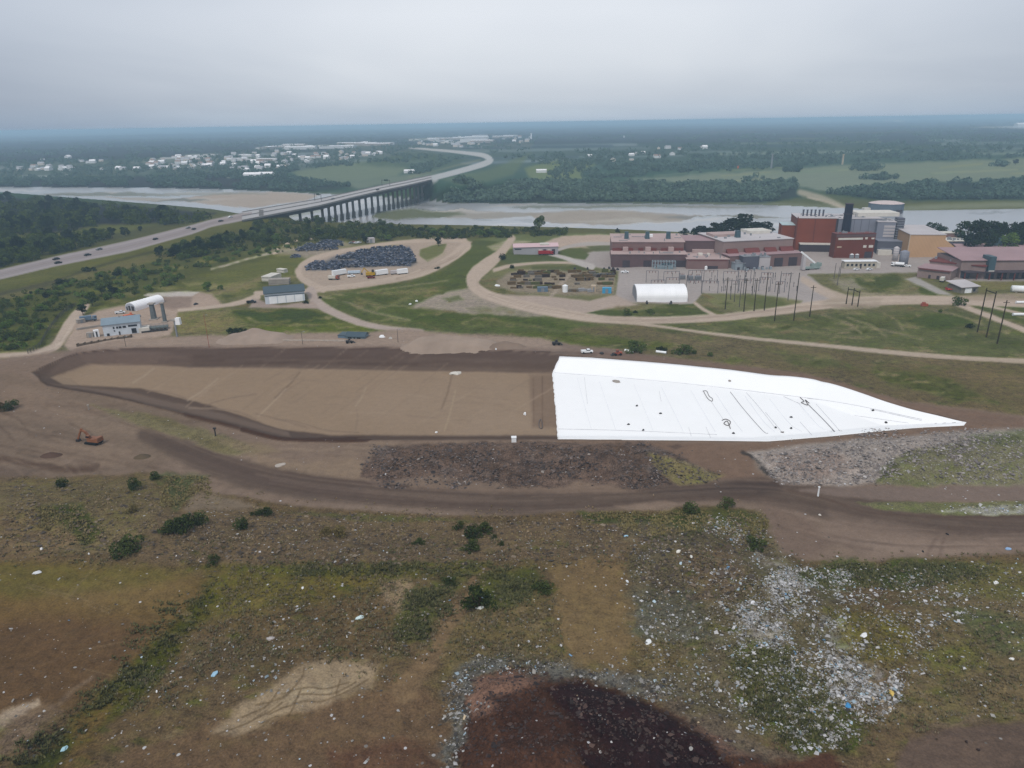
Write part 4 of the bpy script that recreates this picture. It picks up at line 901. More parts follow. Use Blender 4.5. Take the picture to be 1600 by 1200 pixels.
# ------------------------------------------------------------------ heaps of sand
def heap(label, px, py, w, top, depth, c, name='sand_pile', group=None, peaks=((0,0,1),), rough=.25):
    p = at(px, py); s = w/pxm(p); h = tall(p, top)
    n = 46; g = np.linspace(-1, 1, n); X, Y = np.meshgrid(g, g)
    Z = np.zeros_like(X)
    for cx, cy, k in peaks: Z = np.maximum(Z, k*np.clip(1-np.sqrt(((X-cx)/(.95-abs(cx)*.6))**2+((Y-cy)/.95)**2), 0, 1))
    rim = np.sqrt(X**2+Y**2)+(fbm(X*1.6+px, Y*1.6+py, 17)-.5)*.25
    Z = Z*sm((1.02-rim)/.35)
    Z = Z**.9*h*(1+(fbm(X*3+px, Y*3, 7)-.5)*rough) + np.where(Z > 0, (fbm(X*9, Y*9+py, 3)-.5)*h*.08, 0)
    gx = X*s/2*1.1; gy = Y*depth/2
    base = H(gx.ravel()+p.x, gy.ravel()+p.y).reshape(n, n)-p.z
    keep = base*0-.35
    v = np.stack([gx.ravel(), gy.ravel(), (base+np.where(Z > 0.02, Z, keep)).ravel()], 1)
    q = np.arange(n*n).reshape(n, n); f = np.stack([q[:-1, :-1], q[:-1, 1:], q[1:, 1:], q[1:, :-1]], -1).reshape(-1, 4)
    o = link(name, np_mesh(name, v, f, smooth=True), mat('heap_'+'_'.join(map(str, c)), c, .95, .14, .12, spec=.1, bump=.3, dist=p.length)); o.location = p
    return tag(o, label, name.replace('_', ' '), group)
heap('tall grey sand pile beside the grass, left of the long low office', 398, 530, 110, 512, 22, (146,132,122), peaks=((0,0,1),(-.5,.1,.55),(.5,0,.6)))
heap('broad flat sand pile behind the middle of the cell rim', 706, 541, 150, 523, 22, (146,132,121), peaks=((-.5,.2,.8),(-.2,.15,1),(.15,.1,.9),(.5,0,.6)))
heap('low darker sand pile at the right of the broad flat one', 788, 542, 66, 533, 12, (126,112,102), peaks=((0,0,1),(.5,0,.6)))
heap('small brown soil heap on the bare yard near the haul road', 222, 714, 26, 709, 5, (92,82,70), 'soil_pile'); heap('dark soil heap cut by the left picture edge', 2, 640, 36, 628, 8, (70,64,56), 'soil_pile')
heap('dark soil scrape right of the orange excavator', 80, 712, 34, 706, 5, (86,72,66), 'soil_pile')
# ------------------------------------------------------------------ building helpers
def site(name, label, cat, a, b, group=None, z=None):
    """a thing whose front runs along the ground from photo point a to b; returns root and front width"""
    p = at(*a); q = at(*b)
    d = q-p; d.z = 0
    o = thing(name, label, cat, (p.x, p.y, min(p.z, q.z)-.3), math.atan2(d.y, d.x), group)
    return o, d.length
def lh(root, x, y, top):
    """height of a wall that stands at local x, y of a thing and tops out at a photo row"""
    return tall(root.location + Matrix.Rotation(root.rotation_euler.z, 3, 'Z') @ Vector((x, y, 0)), top)
def ht(a, top): return tall(at(*a), top)+.3
def shell(root, w, d, h, wall, roof, nm='wall', y0=0.0, x0=0.0, over=.5, rt=.4, z0=0.0):
    f = MB().box(x0, x0+w, y0, y0+d, z0, h).build(nm, wall, root)
    if roof: MB().box(x0-over, x0+w+over, y0-over, y0+d+over, h+.003, h+rt).build('roof', roof, root)
    return f
def gable(root, w, d, h, hr, wall, roof, over=.6, ridge_x=True):
    if ridge_x:
        MB().prismx([(0,0),(d,0),(d,h),(d/2,hr),(0,h)], 0, w).build('wall', wall, root)
        t = .35; MB().prismx([(-over,h-over*(hr-h)/(d/2)+.05),(d/2,hr+.05),(d+over,h-over*(hr-h)/(d/2)+.05),(d+over,h-over*(hr-h)/(d/2)+.05+t),(d/2,hr+.05+t),(-over,h-over*(hr-h)/(d/2)+.05+t)], -over, w+over).build('roof', roof, root)
    else:
        MB().prism([(0,0),(w,0),(w,h),(w/2,hr),(0,h)], 0, d).build('wall', wall, root)
        k = over*(hr-h)/(w/2); t = .35
        MB().prism([(-over,h-k+.05),(w/2,hr+.05),(w+over,h-k+.05),(w+over,h-k+.05+t),(w/2,hr+.05+t),(-over,h-k+.05+t)], -over, d+over).build('roof', roof, root)
def win(root, x0, x1, z0, z1, m=None, nm='window', y=0.0, t=.18):
    return MB().box(x0, x1, y-t, y+.05, z0, z1).build(nm, m or GLASS, root)
# ------------------------------------------------------------------ left yard
W_PALEBLUE = mat('wall_pale_blue', (196,204,212), .6, .08, .3, corr=.9); R_TEAL = mat('roof_teal', (72,88,98), .55, .1, .2, corr=.7)
R_SLATE = mat('roof_slate_blue', (126,142,154), .55, .1, .2, corr=.7); FABRIC = mat('white_fabric', (232,232,234), .6, .05, .15, bump=.05)
def shed():
    r, w = site('garage_shed', 'white walled garage shed with dark teal roof and four overhead doors', 'shed', (415,475.5), (477,469.5))
    h = ht((415,475.5), 459.5); d = 19
    gable(r, w, d, h, h+2.6, W_PALEBLUE, R_TEAL)
    n = 4; dw = (w-3.4)/n
    for k in range(n): win(r, 2.6+k*dw, 2.6+k*dw+dw-.6, .3, h*.7, WHITE, 'overhead_door')
    MB().box(-.15, .05, 5, 8, .3, 3.2).build('side_door', GLASS, r); MB().box(0.2, w, -.25, .05, h*.76, h*.82).build('trim_band', R_TEAL, r)
shed()
def arch_roof(label, a, b, top, d, name, cat, ridge=False, m=None, front=None):
    r, w = site(name, label, cat, a, b); rw = Matrix.Rotation(r.rotation_euler.z, 3, 'Z'); h = tall(r.location + rw @ Vector((0, d/2, .3)), top)+.3
    n = 14; prof = [(d/2-d/2*math.cos(math.pi*k/n), h*.35+h*.65*math.sin(math.pi*k/n)) for k in range(n+1)]
    MB().prismx([(0,0)]+prof+[(d,0)], 0, w).build('fabric_cover', m or FABRIC, r, smooth=False)
    mb = MB(); mb.prismx([(0.6,0)]+[(q[0]*.94+d*.03, q[1]*.93) for q in prof]+[(d-.6,0)], -.25, .02); mb.build('end_wall', front or GREY_METAL, r)
    for k in range(1, 9):
        x = w*k/9; ribs = MB()
        for p0, p1 in zip(prof, prof[1:]): ribs.bar((x, p0[0], p0[1]+.03), (x, p1[0], p1[1]+.03), .18, .12)
        ribs.build('rib', WHITE, r)
    return r, w, h
def left_tent():
    r, w, h = arch_roof('white arched fabric shelter with an open end in the left yard', (213,486), (257,472), 473, 9, 'fabric_shelter', 'shelter', front=mat('end_wall_grey', (158,164,174), .7))
    for a, b, z in ((1.2,3.4,.6),(4.2,6.0,.62),(6.6,7.8,.5)): MB().box(-.32, -.2, a, b, .3, h*z).build('opening', DARK_METAL, r)
left_tent()
def conveyor(label, top, base, w):
    p = at(*base); h = tall(p, top[1]); mb = MB(); root = thing('loading_leg', label, 'tower', p, group='grey posts under the white shelter end')
    MB().box(-w/2, w/2, -w/2, w/2, -.3, h, w*.1, w*.1).build('column', mat('leg_grey', (98,106,110), .6, .15), root)
    MB().box(-w*.9, w*.9, -w*.9, w*.9, -.3, .6).build('footing', CONC, root); MB().box(-w*.7, w*.7, -w*.7, w*.7, h, h+.6).build('head', CONC, root)
conveyor('wide grey steel column, left of the two beside the shelter', (237,475), (241,499), 2.6); conveyor('narrow grey steel column, right of the two beside the shelter', (254,474), (258,503), 1.7)
def office():
    r, w = site('weigh_office', 'pale blue two storey office with slate roof at the left yard', 'office', (163,526), (221,520))
    h = ht((163,526), 508); d = 12
    gable(r, w, d, h, h+2.4, W_PALEBLUE, R_SLATE)
    for k, (a, b, lo, hi) in enumerate(((.27,.31,.62,.78),(.36,.41,.62,.78),(.43,.5,.62,.78),(.53,.62,.62,.78),(.68,.92,.66,.8),(.08,.15,.05,.3),(.75,.88,.1,.5))): win(r, w*a, w*b, h*lo, h*hi)
    win(r, w*.4, w*.44, .3, h*.36, DARK_METAL, 'door'); win(r, w*.28, w*.31, h*.4, h*.5, GLASS, 'window')
    MB().box(w*.45, w*.47, 5, 5.6, h+2, h+3.6).build('vent_pipe', CONC, r); MB().box(w-1, w+4.5, -1, 5, .3, h*.45).build('annex', PALE, r)
office()
def deck_():
    r, w = site('scale_platform', 'grey steel weighbridge platform with railings right of the office', 'platform', (222,519), (263,514.5))
    MB().box(0, w, 0, 4.5, 1.6, 2.2).build('deck', mat('platform_grey', (96,104,104), .7), r)
    rl = MB()
    for k in range(7):
        x = .4+k*(w-.8)/6
        for y in (.3, 4.2): MB().box(x-.15, x+.15, y-.15, y+.15, 0, 1.6).build('support', GREY_METAL, r); rl.box(x-.06, x+.06, y-.06, y+.06, 2.2, 3.4)
    for y in (.3, 4.2): rl.bar((.3,y,3.4), (w-.3,y,3.4), .12, .12); rl.bar((.3,y,2.8), (w-.3,y,2.8), .08, .08)
    rl.build('railing', GREY_METAL, r); MB().box(0, w, -2.6, -2.2, 0, 1.4).build('kerb_wall', DARK_METAL, r)
deck_()
def box_container(name, label, a, b, top, m, d=2.6, cat='container', group=None):
    r, w = site(name, label, cat, a, b, group); h = ht(a, top)
    MB().box(0, w, 0, d, .3, h).build('body', m, r); mb = MB()
    n = max(3, int(w/1.2))
    for k in range(n+1): MB().box(w*k/n-.06, w*k/n+.06, -.09, .02, .35, h-.05).build('rib', m, r)
    win(r, w*.35, w*.65, .5, h*.85, DARK_METAL if m is WHITE else GREY_METAL, 'door', y=-.02)
    MB().box(-.08, w+.08, -.08, d+.08, h, h+.12).build('roof', m, r)
    return r
ORANGE = mat('orange_paint', (196,100,62), .5, .12); BLUEGREY = mat('blue_grey_paint', (98,118,136), .5, .15); TEALBLUE = mat('bright_blue_paint', (70,150,190), .5, .15); TAN = mat('tan_paint', (176,160,140), .7, .12); RED = mat('dark_red_paint', (150,44,58), .5, .12); MAROONV = mat('rust_red_paint', (148,84,72), .6, .15)
box_container('shipping_container', 'small white site cabin left of the pale blue office', (148,527), (156,526), 517, WHITE); box_container('shipping_container', 'grey green site cabin beside the white one left of the office', (136,528), (146,527), 521, CONC)
box_container('shipping_container', 'orange container behind the pale blue office', (196,500), (209,498), 493, ORANGE); box_container('shipping_container', 'low grey container cut off behind the office yard', (122,506), (134,504), 500, CONC)
def tank_on_post():
    p = at(277,526); h = tall(p, 501); r = thing('sign_cabin', 'white box on a grey steel post beside the grass at the left yard', 'post box', p)
    MB().box(-.4, .4, -.4, .4, -.3, h).build('post', GREY_METAL, r); MB().box(.8, 3.4, -1.2, 1.2, h-2.2, h+1.6, .1, .1).build('cabinet', WHITE, r); MB().box(-1.8, 1.2, -.9, .9, h-.2, h+.9).build('bracket', CONC, r)
tank_on_post()
def low_office():
    r, w = site('site_office', 'long low slate roofed site office behind the cell rim', 'office', (541,529.5), (569,529.5))
    h = ht((541,529.5), 525.5); gable(r, w, 7, h, h+1.4, mat('wall_teal_pale', (120,138,146), .6), R_TEAL)
    win(r, w*.1, w*.3, h*.35, h*.75); win(r, w*.6, w*.8, h*.35, h*.75); win(r, w*.42, w*.5, .3, h*.75, DARK_METAL, 'door')
    MB().box(-w*.5, -.2, 1, 8, 0, h*1.0).build('annex', BLUEGREY, r); MB().box(-w*.52, -.1, .8, 8.2, h*1.003, h*1.12).build('annex_roof', R_TEAL, r)
low_office()
def skid_wall():
    mb = MB(); a = at(430,533); b = at(540,533.5); mb.bar((a.x,a.y,a.z+.4), (b.x,b.y,b.z+.4), .7, .8)
    tag(mb.build('concrete_barrier', mat('barrier_pale', (168,158,148), .85)), 'long pale concrete barrier in front of the low office', 'barrier')
    mb = MB(); a = at(122,541); b = at(205,527); mb.bar((a.x,a.y,a.z+.5), (b.x,b.y,b.z+.5), 1.2, 1.4)
    for k in range(9): mb.box(a.x+(b.x-a.x)*k/8-.3, a.x+(b.x-a.x)*k/8+.3, a.y+(b.y-a.y)*k/8-.9, a.y+(b.y-a.y)*k/8+.9, a.z-.2, a.z+1.6)
    tag(mb.build('block_wall', mat('block_brown', (104,94,84), .9)), 'low brown block wall in front of the pale blue office', 'wall')
    mb = MB(); a = at(160,510); b = at(120,516)
    mb.bar((a.x,a.y,a.z+.5), (b.x,b.y,b.z+.5), .8, 1.4); tag(mb.build('block_wall', CONC), 'short grey block wall beside the site cabins', 'wall')
skid_wall()
# ------------------------------------------------------------------ rows of concrete behind the shed
def slab_stack(label, a, b, top, m, d=6):
    r, w = site('slab_stack', label, 'slab stack', a, b, 'stacked slabs behind the garage shed'); h = ht(a, top)
    mb = MB(); n = 5
    for k in range(n):
        o = random.uniform(-.3, .3); mb.box(o, w+o, random.uniform(-.2, .2), d, h*k/n+.02*k, h*(k+1)/n-.03)
    mb.build('slabs', m, r)
slab_stack('lowest grey slab stack directly behind the garage shed', (420,446), (452,444), 437, CONC); slab_stack('middle pale slab stack behind the garage shed', (424,440), (440,434), 432, PALE, 8); slab_stack('pale slab stack nearest the scrap yard road', (444,427), (450,425), 421, PALE, 8)
# ------------------------------------------------------------------ vehicles
def wheels(r, xs, y, rad, w=.35):
    for x in xs:
        for s in (-1, 1): MB().cyl((x, s*y-w/2*s, rad), (x, s*y+w/2*s, rad), rad, rad, 12).build('wheel', RUBBER, r)
def car(label, p, rz, m, group=None, kind='car', scale=1.0, name=None):
    r = thing(name or ('pickup_truck' if kind == 'pickup' else 'car'), label, 'pickup truck' if kind == 'pickup' else 'car', p, rz, group); r.scale = (scale,)*3
    if kind == 'pickup':
        MB().box(-2.7, 2.7, -.95, .95, .5, 1.1).box(-2.7, -2.55, -.95, .95, 1.1, 1.45).box(-2.5, -.3, -.95, -.83, 1.1, 1.45).box(-2.5, -.3, .83, .95, 1.1, 1.45).build('body', m, r)
        MB().box(-.25, 1.5, -.88, .88, 1.1, 1.9, .3, .12).build('cabin', m, r); MB().box(-.27, 1.52, -.9, .9, 1.3, 1.7, .18, .06).build('window', GLASS, r); wheels(r, (-1.7, 1.75), .86, .42)
    else:
        MB().box(-2.25, 2.25, -.9, .9, .35, .95, .08, .04).build('body', m, r); MB().box(-1.6, 1.2, -.82, .82, .95, 1.5, .5, .1).build('cabin', m, r)
        MB().box(-1.5, 1.1, -.835, .835, 1.05, 1.4, .42, .07).build('window', GLASS, r); wheels(r, (-1.4, 1.4), .8, .34)
    return r
def truck(label, p, rz, cabm, boxm, L=9.0, hbox=2.6, name='truck', tank=False):
    r = thing(name, label, 'truck', p, rz)
    MB().box(-L/2, L/2, -1.1, 1.1, .7, 1.1).build('chassis', DARK_METAL, r)
    MB().box(L/2-2.4, L/2, -1.2, 1.2, 1.11, 3.1, .15, .1).build('cab', cabm, r); MB().box(L/2-1.2, L/2+.03, -1.16, 1.16, 2.0, 2.8).build('windscreen', GLASS, r)
    if tank: MB().cyl((-L/2, 0, 2.3), (L/2-2.8, 0, 2.3), 1.2, 1.2, 14).build('tank', boxm, r)
    else: MB().box(-L/2, L/2-2.7, -1.2, 1.2, 1.11, 1.1+hbox).build('cargo_box', boxm, r)
    wheels(r, (-L/2+1, -L/2+2.2, L/2-1.3), 1.0, .5); return r
def trailer(label, a, b, top, m, d=2.6, name='trailer', group=None, y=0):
    r, w = site(name, label, 'trailer', a, b, group); h = ht(a, top)
    MB().box(0, w, 0, d, 1.1, h, .1, .05).build('body', m, r); MB().box(.6, w-.4, .3, d-.3, .7, 1.1).build('chassis', DARK_METAL, r)
    for x in (w*.15, w*.8):
        for yy in (.15, d-.15): MB().cyl((x, yy-.15, .75), (x, yy+.15, .75), .48, .48, 10).build('wheel', RUBBER, r)
    return r
hd = HWYC
def road_pt(px, k):
    xs = [p[0] for p in HWY+BRG[1:]]; up = np.interp(px, xs, [p[1] for p in HWY+BRG[1:]]); lo = np.interp(px, xs, [p[2] for p in HWY+BRG[1:]]); z = np.interp(px, xs, [p[3] for p in HWY+BRG[1:]])
    p = atz(px, up+(lo-up)*k, z); q = atz(px+6, np.interp(px+6, xs, [p_[1] for p_ in HWY+BRG[1:]])*(1-k)+np.interp(px+6, xs, [p_[2] for p_ in HWY+BRG[1:]])*k, np.interp(px+6, xs, [p_[3] for p_ in HWY+BRG[1:]]))
    if px < 400: p.z = float(H(np.array([p.x]), np.array([p.y]))[0])+.05
    else: p.z += .12
    return p, math.atan2(q.y-p.y, q.x-p.x)
carcol = [mat('car_dark', (40,42,46), .35, .05, spec=.5), mat('car_white', (210,212,214), .4, .05), mat('car_silver', (120,124,128), .35, .05), mat('car_red', (110,34,36), .4, .05)]
G_ = 'cars on the highway'
for px, k, c, l in ((88,.35,0,'dark car in the upper lane, first of a pair nearest the left edge'),(91,.72,0,'dark car in the lower lane, second of a pair nearest the left edge'),(137,.55,0,'lone dark car a little ahead of the pair on the highway'),(155,.28,2,'grey car in the upper lane between the pair and the middle of the road'),(243,.52,0,'large dark car midway along the highway'),(294,.3,2,'grey car in the upper lane near the start of the bridge'),(303,.55,0,'dark car where the highway leaves the wood'),(345,.5,0,'dark car just before the bridge approach'),(360,.3,1,'white car just before the bridge approach'),(520,.5,2,'grey car on the middle of the bridge deck'),(590,.7,0,'dark car near the far end of the bridge')):
    p, a = road_pt(px, k); car(l, p, a+(math.pi if k < .5 else 0), carcol[c], G_, scale=1.35)
# ------------------------------------------------------------------ excavator and machines by the cell
EXC = mat('excavator_orange', (128,90,72), .5, .15)
def excavator(label, p, rz, m, s=1.0, raised=True):
    r = thing('excavator', label, 'excavator', p, rz); r.scale = (s,)*3
    for y in (-1.25, 1.25):
        MB().prism([(-2.0,.1),(2.0,.1),(2.4,.5),(2.0,.95),(-2.0,.95),(-2.4,.5)], y-.3, y+.3).build('track', RUBBER, r)
    MB().box(-1.2, 1.2, -.95, .95, .4, 1.0).build('undercarriage', DARK_METAL, r)
    MB().box(-2.9, 1.3, -1.35, 1.35, 1.05, 2.1, .12, .1).box(-2.9, -1.6, -1.3, 1.3, 2.1, 2.5, .1, .1).build('house', m, r)
    MB().box(.1, 1.5, .3, 1.3, 2.1, 3.2, .15, .1).build('cab', m, r); MB().box(.2, 1.53, .27, 1.33, 2.5, 3.0, .1, .05).build('window', GLASS, r)
    e = (4.0, -.1, 4.4); t = (6.0, -.1, 2.9) if raised else (6.2, -.1, 1.2)
    MB().bar((1.1,-.1,1.8), (2.6,-.1,3.9), .5, .7).bar((2.5,-.1,3.8), e, .45, .55).build('boom', m, r)
    tip = (6.1, -.1, .9); MB().bar((3.8,-.1,4.9), tip, .4, .5).build('arm', m, r); MB().cyl((1.6,-.1,1.5), (3.0,-.1,3.6), .12, .12, 6).build('hydraulic_ram', DARK_METAL, r)
    MB().prism([(5.6,.9),(6.5,1.0),(6.7,.4),(6.2,-.05),(5.5,.1)], -.7, .5).build('bucket', DARK_METAL, r)
    return r
excavator('orange excavator with folded arm standing on the bare yard at left', at(147,693), math.pi-.25, EXC, 1.15)
def loader(label, p, rz, m, s=1.0, name='wheel_loader'):
    r = thing(name, label, 'loader', p, rz); r.scale = (s,)*3
    MB().box(-2.8, -.4, -1.0, 1.0, .8, 2.0, .15, .1).box(-.3, 1.4, -.8, .8, .8, 1.5).build('body', m, r); MB().box(-1.0, .5, -.75, .75, 2.0, 3.1, .15, .1).build('cab', m, r); MB().box(-.95, .47, -.78, .78, 2.3, 2.9, .1, .04).build('window', GLASS, r)
    wheels(r, (-1.8, 1.1), 1.05, .72, .5); MB().bar((.9,-.5,1.5), (2.6,-.5,.8), .2, .3).bar((.9,.5,1.5), (2.6,.5,.8), .2, .3).build('lift_arm', DARK_METAL, r)
    MB().prism([(2.4,.2),(3.6,.1),(3.5,.25),(2.7,.5),(2.5,1.3),(2.3,1.3)], -1.3, 1.3).build('bucket', DARK_METAL, r)
    return r
loader('dark loader parked behind the cell rim, left of the white pickup', at(870,539), .1, DARK_METAL, .9); loader('rust coloured loader right of the white pickup above the membrane', at(964,555), 3.3, MAROONV, .9)
loader('small dark loader on the berm behind the low site office', at(547,536), .2, DARK_METAL, .8)
car('white pickup truck parked on the berm above the left end of the membrane', at(917,551.5), .1, WHITE, kind='pickup', scale=1.1)
lump('generator_set', 'small dark generator set beside the rust coloured loader', 'generator', 940, 553, 7, DARK_METAL, 1.1)
def pipe_roll(label, a, b, r_):
    p = at(*a); q = at(*b); d = (q-p)
    o = thing('liner_roll', label, 'liner roll', p); MB().cyl((0,0,r_), (d.x,d.y,d.z+r_), r_, r_, 14).build('roll', WHITE, o); MB().cyl((-.04*d.x,-.04*d.y,r_), (1.04*d.x,1.04*d.y,d.z+r_), r_*.35, r_*.35, 8).build('core_tube', DARK_METAL, o)
pipe_roll('white liner roll beside the bush above the membrane, left of two', (976,549), (990,551), .65); pipe_roll('white liner roll right of the bush above the membrane', (1025,551), (1041,553), .65)
lump('boulder', 'white boulder by the berm behind the low site office', 'boulder', 597, 527, 9, WHITE, 1.2); lump('boulder', 'pale boulder right of the low site office', 'boulder', 610, 529, 7, PALE, .9); lump('boulder', 'pale stone on the sand near the low dark sand pile', 'boulder', 775, 546, 4, WHITE, .7)
MB_ = MB(); p = at(803,689); tag(MB().box(-.9,.9,-.9,.9,-.2,1.5,.06,.06).box(-.95,.95,-.95,.95,1.5,1.65).build('valve_box', WHITE), 'white valve box at the lower edge of the cell', 'box').location = p
p = at(1278,775); tag(MB().cyl((0,0,-.3),(0,0,3.0),.3,.22,8).cyl((0,0,3.0),(0,0,3.2),.36,.36,8).build('marker_post', WHITE), 'white marker post beside the haul road at right', 'post').location = p
p = at(337,681); tag(MB().cyl((0,0,-.3),(0,0,2.8),.28,.22,8).box(-.5,.5,-.3,.3,2.8,3.4).build('marker_post', DARK_METAL), 'dark post on the dry grass below the cell berm', 'post').location = p
p = at(139,640); tag(MB().cyl((0,0,-.3),(0,0,1.8),.25,.2,8).box(-.4,.4,-.25,.25,1.8,2.3).build('marker_post', CONC), 'grey post at the tip of the dry grass wedge', 'post').location = p
# ------------------------------------------------------------------ lamp posts by the cell and fence
def pole(name, label, base, top, r_=.14, m=None, group=None, arm=0, cross=False):
    p = at(*base); h = tall(p, top); o = thing(name, label, name.replace('_', ' '), p, 0, group)
    MB().cyl((0,0,-.4), (0,0,h), r_, r_*.65, 8).build('shaft', m or WOODPOLE, o)
    if arm: MB().bar((0,0,h-.3), (arm,0,h), r_*.8, r_*.8).box(arm-.2, arm+.6, -.2, .2, h-.1, h+.1).build('lamp_head', GREY_METAL, o)
    if cross: MB().box(-1.6, 1.6, -.1, .1, h-1.3, h-1.05).build('crossarm', m or WOODPOLE, o)
    return o, h
for b, t, l in (((197,542),526,'short lamp post on the cell rim by the pale blue office'),((327,543),492,'tall thin lamp post on the cell rim left of the sand pile'),((473,538),518,'lamp post on the cell rim beside the pale barrier'),((622,535),514,'lamp post on the cell rim right of the low site office')):
    pole('lamp_post', l, b, t, .13, MAROONV if t == 492 else DARK_METAL, 'lamp posts along the cell rim', arm=1.2)
def fence():
    pts = [(44,553),(62,543),(75,520),(92,498),(108,484),(120,478)]
    w = [at(*p) for p in curve(pts, k=4)]; r = thing('mesh_fence', 'dark wire mesh fence along the left gravel road', 'fence', w[0]); o = w[0]
    rl = MB(); ps = MB()
    for a, b in zip(w, w[1:]):
        a = a-o; b = b-o
        for z in (.6, 1.2, 1.8, 2.4): rl.bar((a.x,a.y,a.z+z), (b.x,b.y,b.z+z), .1, .16)
        n = max(1, int((b-a).length/3))
        for k in range(n): q = a.lerp(b, k/n); ps.cyl((q.x,q.y,q.z-.3), (q.x,q.y,q.z+2.6), .12, .12, 6)
    rl.build('mesh', DARK_METAL, r); ps.build('posts', DARK_METAL, r)
fence()
# ------------------------------------------------------------------ bridge over the river
def bridge():
    root = thing('road_bridge', 'long grey concrete highway bridge crossing the river on tall piers', 'bridge', (0,0,0))
    L_ = wpoly_z([(p[0], p[1], p[3]) for p in BRG]); R_ = wpoly_z([(p[0], p[2], p[3]) for p in BRG]); Z = [p[3] for p in BRG]
    def along(t):
        k = min(int(t), len(BRG)-2); f = t-k
        return (Vector(L_[k]).lerp(Vector(L_[k+1]), f), Vector(R_[k]).lerp(Vector(R_[k+1]), f), Z[k]+(Z[k+1]-Z[k])*f)
    n = 40; ts = [k*(len(BRG)-1)/n for k in range(n+1)]
    ts[0] = -.06; ts[-1] = len(BRG)-1+.15
    st = []
    for t in ts:
        l, r, z = along(max(0, min(t, len(BRG)-1-1e-6))) if 0 <= t <= len(BRG)-1 else (None, None, None)
        if l is None:
            a = along(0 if t < 0 else len(BRG)-1-1e-6); b = along(.1 if t < 0 else len(BRG)-1.1); f = 2.0
            l, r, z = a[0]+(a[0]-b[0])*f, a[1]+(a[1]-b[1])*f, a[2]+(a[2]-b[2])*f
        st.append((l, r, z))
    def strip(fa, fb, z0, z1):
        mb = MB(); vs = []
        for l, r, z in st:
            a = l.lerp(r, fa); b = l.lerp(r, fb); vs += [(a.x,a.y,z+z0),(b.x,b.y,z+z0),(b.x,b.y,z+z1),(a.x,a.y,z+z1)]
        fs = []
        for k in range(len(st)-1):
            p = 4*k; q = p+4
            fs += [(p,q,q+1,p+1),(p+1,q+1,q+2,p+2),(p+2,q+2,q+3,p+3),(p+3,q+3,q,p)]
        fs += [(0,1,2,3), tuple(4*(len(st)-1)+j for j in (3,2,1,0))]
        return mb.add(vs, fs)
    strip(0, 1, -1.0, 0.0).build('deck', mat('bridge_deck', (160,158,158), .85, .1, .05), root)
    for a, b in ((-.012,.008),(.992,1.012),(.492,.508)): strip(a, b, -1.0 if a != .492 else .004, 1.0).build('parapet', mat('bridge_parapet', (132,130,130), .85), root)
    gm = mat('girder_steel', (70,72,76), .7, .12, .1)
    for a in (.06,.30,.66,.9): strip(a, a+.05, -5.2, -1.003).build('girder', gm, root)
    pm = mat('pier_concrete', (98,96,95), .9, .18, .1)
    for k in range(26):
        t = (.4+k)*(len(BRG)-1)/26; l, r, z = along(t)
        c0 = l.lerp(r, .18); c1 = l.lerp(r, .82); c = l.lerp(r, .5); g = float(H(np.array([c.x]), np.array([c.y]))[0])
        d = (r-l).normalized(); ang = math.atan2(d.y, d.x); mb = MB(); M = Matrix.Rotation(ang, 3, 'Z')
        for q in (c0, c1): mb.rbox((q.x,q.y,(g-3+z-6.6)/2), (4.2,3.0,z-6.6-(g-3)), M)
        mb.rbox((c.x,c.y,z-5.95), ((c1-c0).length+9,4.2,1.4), M); mb.rbox((c.x,c.y,g), ((c1-c0).length+8,5.2,2.4), M); mb.build('pier', pm, root)
    for px, k in ((492,.1),(597,.1)):
        p, a = road_pt(px, k); g = thing('sign_gantry', 'dark sign gantry over the bridge deck, %s' % ('nearer the left end' if px == 492 else 'nearer the far end'), 'sign gantry', p, a+math.pi/2, 'sign gantries on the bridge')
        for x in (0, -14): MB().cyl((x,0,-.1), (x,0,9.5), .35, .28, 8).build('post', DARK_METAL, g)
        MB().box(-14.3, .3, -.3, .3, 8.4, 9.0).build('beam', DARK_METAL, g); MB().box(-11, -4, -.55, -.31, 7.4, 10).build('sign_panel', mat('sign_green', (52,80,66), .5), g)
bridge()
# ------------------------------------------------------------------ mill and power plant
AIR[0] = 620
MAUVE = mat('wall_mauve', (124,104,104), .8, .1, .12, corr=.35); MAUVE_D = mat('wall_mauve_dark', (100,86,90), .8, .12, .12, corr=.35); MAUVE_P = mat('wall_taupe', (142,126,124), .8, .1, .12, corr=.35)
PINK = mat('roof_pink', (166,148,146), .8, .12, .06); PINK2 = mat('roof_dusty_rose', (152,130,134), .75, .1, .06, corr=.3); GREYROOF = mat('roof_pale_grey', (176,172,174), .7, .1, .06)
BRICKR = mat('wall_rust_red', (126,76,66), .7, .1, .1, corr=.5); BRICKD = mat('wall_brown_red', (108,68,64), .75, .1, .1, corr=.5); MAROON = mat('trim_maroon', (110,72,74), .75, .12, .3)
STEELW = mat('wall_blue_grey', (130,134,146), .6, .08, .1, corr=.4); STEELD = mat('wall_steel_dark', (92,96,108), .65, .1, .1, corr=.4); BEIGE = mat('wall_beige', (184,152,122), .8, .07, .08, corr=.3); TEALV = mat('vent_teal', (74,94,104), .6, .12, .3); DARKW = mat('wall_charcoal', (74,72,80), .75, .12, .2)
def clutter(root, x0, x1, y0, y1, z, n, nm, m, s=(1.0, 3.0), h=(1, 3), seed=0):
    rnd = random.Random(seed)
    for _ in range(n):
        a = rnd.uniform(*s); b = rnd.uniform(*s); x = rnd.uniform(x0, x1-a); y = rnd.uniform(y0, max(y0+.1, y1-b)); hh = rnd.uniform(*h)
        MB().box(x, x+a, y, y+b, z, z+hh, .05, .05).build(nm, m, root)
